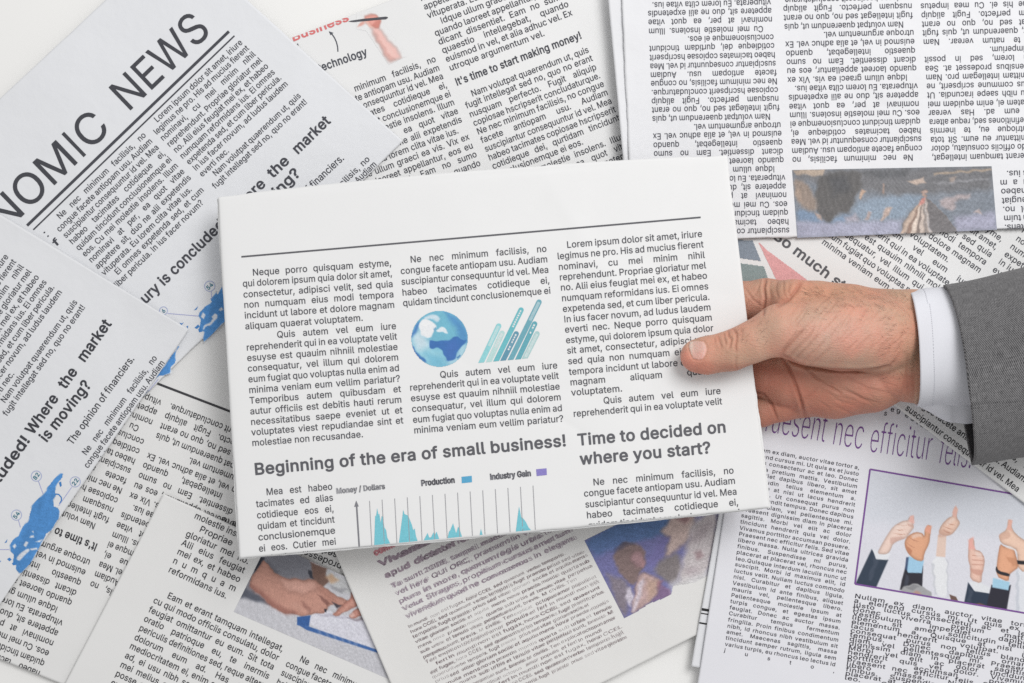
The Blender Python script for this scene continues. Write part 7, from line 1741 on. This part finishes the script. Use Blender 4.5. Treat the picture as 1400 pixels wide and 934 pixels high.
def cloth_shirt():
    m, nt, b, N, L = new_mat('white_shirt_cotton')
    uv = N('ShaderNodeTexCoord')
    mp = N('ShaderNodeMapping'); mp.inputs['Scale'].default_value = (1500, 300, 1); L(uv.outputs['UV'], mp.inputs['Vector'])
    n = N('ShaderNodeTexNoise'); n.inputs['Scale'].default_value = 1; n.inputs['Detail'].default_value = 5; L(mp.outputs['Vector'], n.inputs['Vector'])
    mx = N('ShaderNodeMix'); mx.data_type = 'RGBA'; mx.inputs[6].default_value = (.67, .675, .72, 1); mx.inputs[7].default_value = (.72, .725, .77, 1)
    L(n.outputs['Fac'], mx.inputs[0]); L(mx.outputs[2], b.inputs['Base Color'])
    bp = N('ShaderNodeBump'); bp.inputs['Strength'].default_value = .25; bp.inputs['Distance'].default_value = .0004
    L(n.outputs['Fac'], bp.inputs['Height']); L(bp.outputs['Normal'], b.inputs['Normal'])
    b.inputs['Roughness'].default_value = .85; b.inputs['Specular IOR Level'].default_value = .15
    return m


def tube(name, parent, mat, rim, end, cy, ry, zc, rz, power=2.0, nt=160, ns=60, thick=.0011, wob=None, inner=None, arc=None):
    """open cloth tube running to the right; all silhouettes given in photo pixels"""
    th = np.linspace(0, 2 * np.pi, nt, endpoint=False)
    s = np.linspace(0, 1, ns)
    T, S = np.meshgrid(th, s)
    c, sn = np.cos(T), np.sin(T)
    e = 2.0 / power
    cc = np.sign(c) * np.abs(c) ** e; ss = np.sign(sn) * np.abs(sn) ** e
    x = rim(T) * (1 - S) + end * S
    y = cy(x) - ry(x, S) * cc                    # theta 0 = upper edge in the photo
    z = zc(x) + rz(x, S) * ss
    if wob is not None:
        y, z = wob(x, y, z, T, S)
    P = W(x, y, z)
    # outward normals
    du = np.roll(P, -1, 1) - np.roll(P, 1, 1)
    dv = np.gradient(P, axis=0)
    n = np.cross(du, dv); n /= np.linalg.norm(n, axis=2)[..., None] + 1e-12
    cen = P.mean(1, keepdims=True)
    if ((P - cen) * n).sum() < 0:
        n = -n
    Pi = P - n * thick
    k = nt * ns
    idx = np.arange(k).reshape(ns, nt); nx = np.roll(idx, -1, 1)
    out = np.stack([idx[:-1], nx[:-1], nx[1:], idx[1:]], -1).reshape(-1, 4)
    rimq = np.stack([idx[0], nx[0], nx[0] + k, idx[0] + k], -1)
    inq = out[:, ::-1] + k
    U = np.stack([P[..., 0], T / (2 * np.pi) * .36], -1)
    o = mesh_obj(name, np.vstack([P.reshape(-1, 3), Pi.reshape(-1, 3)]), np.vstack([out, rimq[:, ::-1], inq]), mat, parent, smooth=True)
    uvl = o.data.uv_layers.new(name='UVMap')
    Uf = np.vstack([U.reshape(-1, 2), U.reshape(-1, 2)])
    li = np.empty(len(o.data.loops), int); o.data.loops.foreach_get('vertex_index', li)
    uu = Uf[li].copy()
    # keep the seam of the strip continuous
    ft = uu.reshape(-1, 4, 2)
    w = (ft[:, :, 1].max(1) - ft[:, :, 1].min(1)) > .2
    ft[w, :, 1] = np.where(ft[w, :, 1] < .1, ft[w, :, 1] + .36, ft[w, :, 1])
    uvl.data.foreach_set('uv', ft.reshape(-1).astype(np.float32))
    return o, P


def build_clothes(person):
    shirt = cloth_shirt(); suit = cloth_suit()
    # white cuff
    def rim(T):
        return 1247.5 + 9.5 * np.clip(np.sin(T), -1, 1) - 5.5 * np.cos(T)

    def wob(x, y, z, T, S):
        z = z + np.clip(np.sin(T), 0, 1) * (.0006 * np.sin((y + .5 * x) / 17) + .0007 * np.sin(y / 31 + x / 24 + 1))
        y = y + .8 * np.sin(x / 13 + 2 * T) + .6 * np.sin(x / 7 - T)
        z = z + .0005 * np.sin(x / 11 + 3 * T) + .0004 * np.sin(x / 23 + 5 * T)
        return y, z
    cuff, Pc = tube('shirt_cuff', person, shirt, rim, 1400, lambda x: 475.5 - .035 * (x - 1250), lambda x, S: 79.5 + 3.0 * np.clip((x - 1245) / 60, 0, 1.5),
                    lambda x: .0445 + 0 * x, lambda x, S: .034 + .0015 * np.clip((x - 1245) / 60, 0, 1.5), 2.3, wob=wob, thick=.0016)
    # under layer of the cuff that bulges out below
    def rim2(T):
        return 1255.5 + 2 * np.sin(T) - 1.5 * np.cos(T)

    def wob2(x, y, z, T, S):
        y = y + .9 * np.sin(x / 5.5) * (np.cos(T) < 0) + .6 * np.sin(x / 9 + 2 * T)
        return y, z
    tube('cuff_underlap', cuff, shirt, rim2, 1400, lambda x: 486 + 0 * x, lambda x, S: 66 + 26.5 * np.clip((x - 1255) / 44, 0, 1) ** .75, lambda x: .037 + 0 * x,
         lambda x, S: .0255 + 0 * x, 2.1, wob=wob2)
    # stitches of the cuff seam: short thread pieces standing proud of the cloth
    V, F = [], []
    th = np.linspace(0, 2 * np.pi, 161)[:-1]
    for row_x in (1271.5,):
        for k in range(4, 78):
            T0 = 2 * np.pi * (k) / 160; T1 = 2 * np.pi * (k + .55) / 160
            for T in (T0, T1):
                pass
            j = k
            col = Pc[:, j, :]; col2 = Pc[:, j + 1, :]
            fx = PX * (CAM_H - col[:, 2]); cx = col[:, 0] / fx + 700
            off = row_x - 14 + rim(np.array(2 * np.pi * j / 160)) - 1247.5 + 4
            i = int(np.argmin(np.abs(cx - off - 5)))
            a = col[i]; b = a + (col2[i] - a) * .55
            cen = Pc[i].mean(0); nrm = (a - cen) * np.array([0, 1, 1]); nrm /= np.linalg.norm(nrm)
            a = a + nrm * .00018; b = b + nrm * .00018
            w = np.array([.00022, 0, 0])
            n0 = len(V); V += [a - w, a + w, b + w, b - w, a + nrm * .0002, b + nrm * .0002]
            F += [(n0, n0 + 4, n0 + 5, n0 + 3), (n0 + 1, n0 + 2, n0 + 5, n0 + 4), (n0, n0 + 1, n0 + 4), (n0 + 3, n0 + 5, n0 + 2)]
    me = bpy.data.meshes.new('stitching'); me.from_pydata([tuple(v) for v in V], [], F)
    m, nt_, b, N, L = new_mat('thread'); b.inputs['Base Color'].default_value = (.66, .67, .72, 1); b.inputs['Roughness'].default_value = .8
    me.materials.append(m)
    o = bpy.data.objects.new('stitching', me); COL.objects.link(o); o.parent = cuff
    # grey sleeve
    def rim3(T):
        c, s = np.cos(T), np.sin(T)
        return np.where(s >= 0, 1309 + 14.5 * s - 19.5 * c, 1309 + 1 * s - 19.5 * c)

    def cy3(x):
        return 513.5 - np.minimum(x - 1300, 190) * .171

    def ry3(x, S):
        return 125.5 + np.minimum(x - 1300, 400) * .045

    def wob3(x, y, z, T, S):
        # soft drape folds plus the seam along the arm
        z = z + .0020 * np.sin(x / 38 + 1.7 * np.cos(T)) * np.clip(np.sin(T), 0, 1) + .0018 * np.sin(y / 26 + x / 60) * np.clip(np.sin(T), 0, 1)
        y = y + 1.0 * np.sin(x / 21 + 1.0)
        seam = 554.5 - (x - 1328) * .067
        d = y - seam
        up = np.sin(T) > 0
        z = z - up * (.0012 * np.exp(-(d / 1.7) ** 2) + .0014 * np.clip(d / 5, 0, 1))
        return y, z
    sleeve, Ps = tube('suit_sleeve', person, suit, rim3, 1950, cy3, ry3, lambda x: .0515 + 0 * x, lambda x, S: .0385 + 0 * x, 2.35, nt=420, ns=260, wob=wob3, thick=.0020)
    m, nt_, b, N, L = new_mat('black_lining'); b.inputs['Base Color'].default_value = (.012, .012, .014, 1); b.inputs['Roughness'].default_value = .6
    tube('sleeve_lining', sleeve, m, lambda T: rim3(T) + 2.0, 1940, cy3, lambda x, S: ry3(x, S) - 5.0, lambda x: .0515 + 0 * x, lambda x, S: .0348 + 0 * x, 2.35, nt=200, ns=60, wob=wob3, thick=.0004)


hand, HV, HN, HPX, HPY = build_hand()
build_clothes(hand)


def arm_hair(person):
    """short dark hairs on the back of the hand and the wrist"""
    r = np.random.RandomState(4)
    V, F = [], []
    tops = np.where(HN[:, 2] > .15)[0]

    def grow(x, y, a, L):
        k = tops[np.argmin((HPX[tops] - x) ** 2 + (HPY[tops] - y) ** 2)]
        if (HPX[k] - x) ** 2 + (HPY[k] - y) ** 2 > 9:
            return
        p = HV[k]; n = HN[k]
        d = np.array([math.cos(a), math.sin(a), 0]); d -= n * (d @ n); d /= np.linalg.norm(d) + 1e-9
        s = np.cross(n, d); bend = r.uniform(-.4, .4)
        n0 = len(V); w = .000055
        for q in range(5):
            t = q / 4
            c = p + d * L * t + s * L * bend * t * t + n * (.0001 + L * .28 * math.sin(t * 2.2))
            ww = w * (1 - .75 * t)
            V.extend([c + s * ww, c - s * ww])
        for q in range(4):
            F.append((n0 + 2 * q, n0 + 2 * q + 1, n0 + 2 * q + 3, n0 + 2 * q + 2))
    for _ in range(260):
        grow(r.uniform(1100, 1243), 392 + abs(r.normal(0, 17)) + r.uniform(0, 8), math.radians(r.uniform(125, 200)), r.uniform(.0035, .0075))
    for _ in range(120):
        grow(r.uniform(1205, 1250), r.uniform(400, 520), math.radians(r.uniform(120, 200)), r.uniform(.003, .0065))
    for _ in range(50):
        grow(r.uniform(1012, 1052), r.uniform(438, 466), math.radians(r.uniform(190, 240)), r.uniform(.0022, .004))
    me = bpy.data.meshes.new('arm_hair'); me.from_pydata([tuple(v) for v in V], [], F)
    m, nt_, b, N, L = new_mat('dark_hair'); b.inputs['Base Color'].default_value = (.05, .028, .018, 1); b.inputs['Roughness'].default_value = .5
    me.materials.append(m)
    o = bpy.data.objects.new('arm_hair', me); COL.objects.link(o); o.parent = person; o['kind'] = 'stuff'


arm_hair(hand)
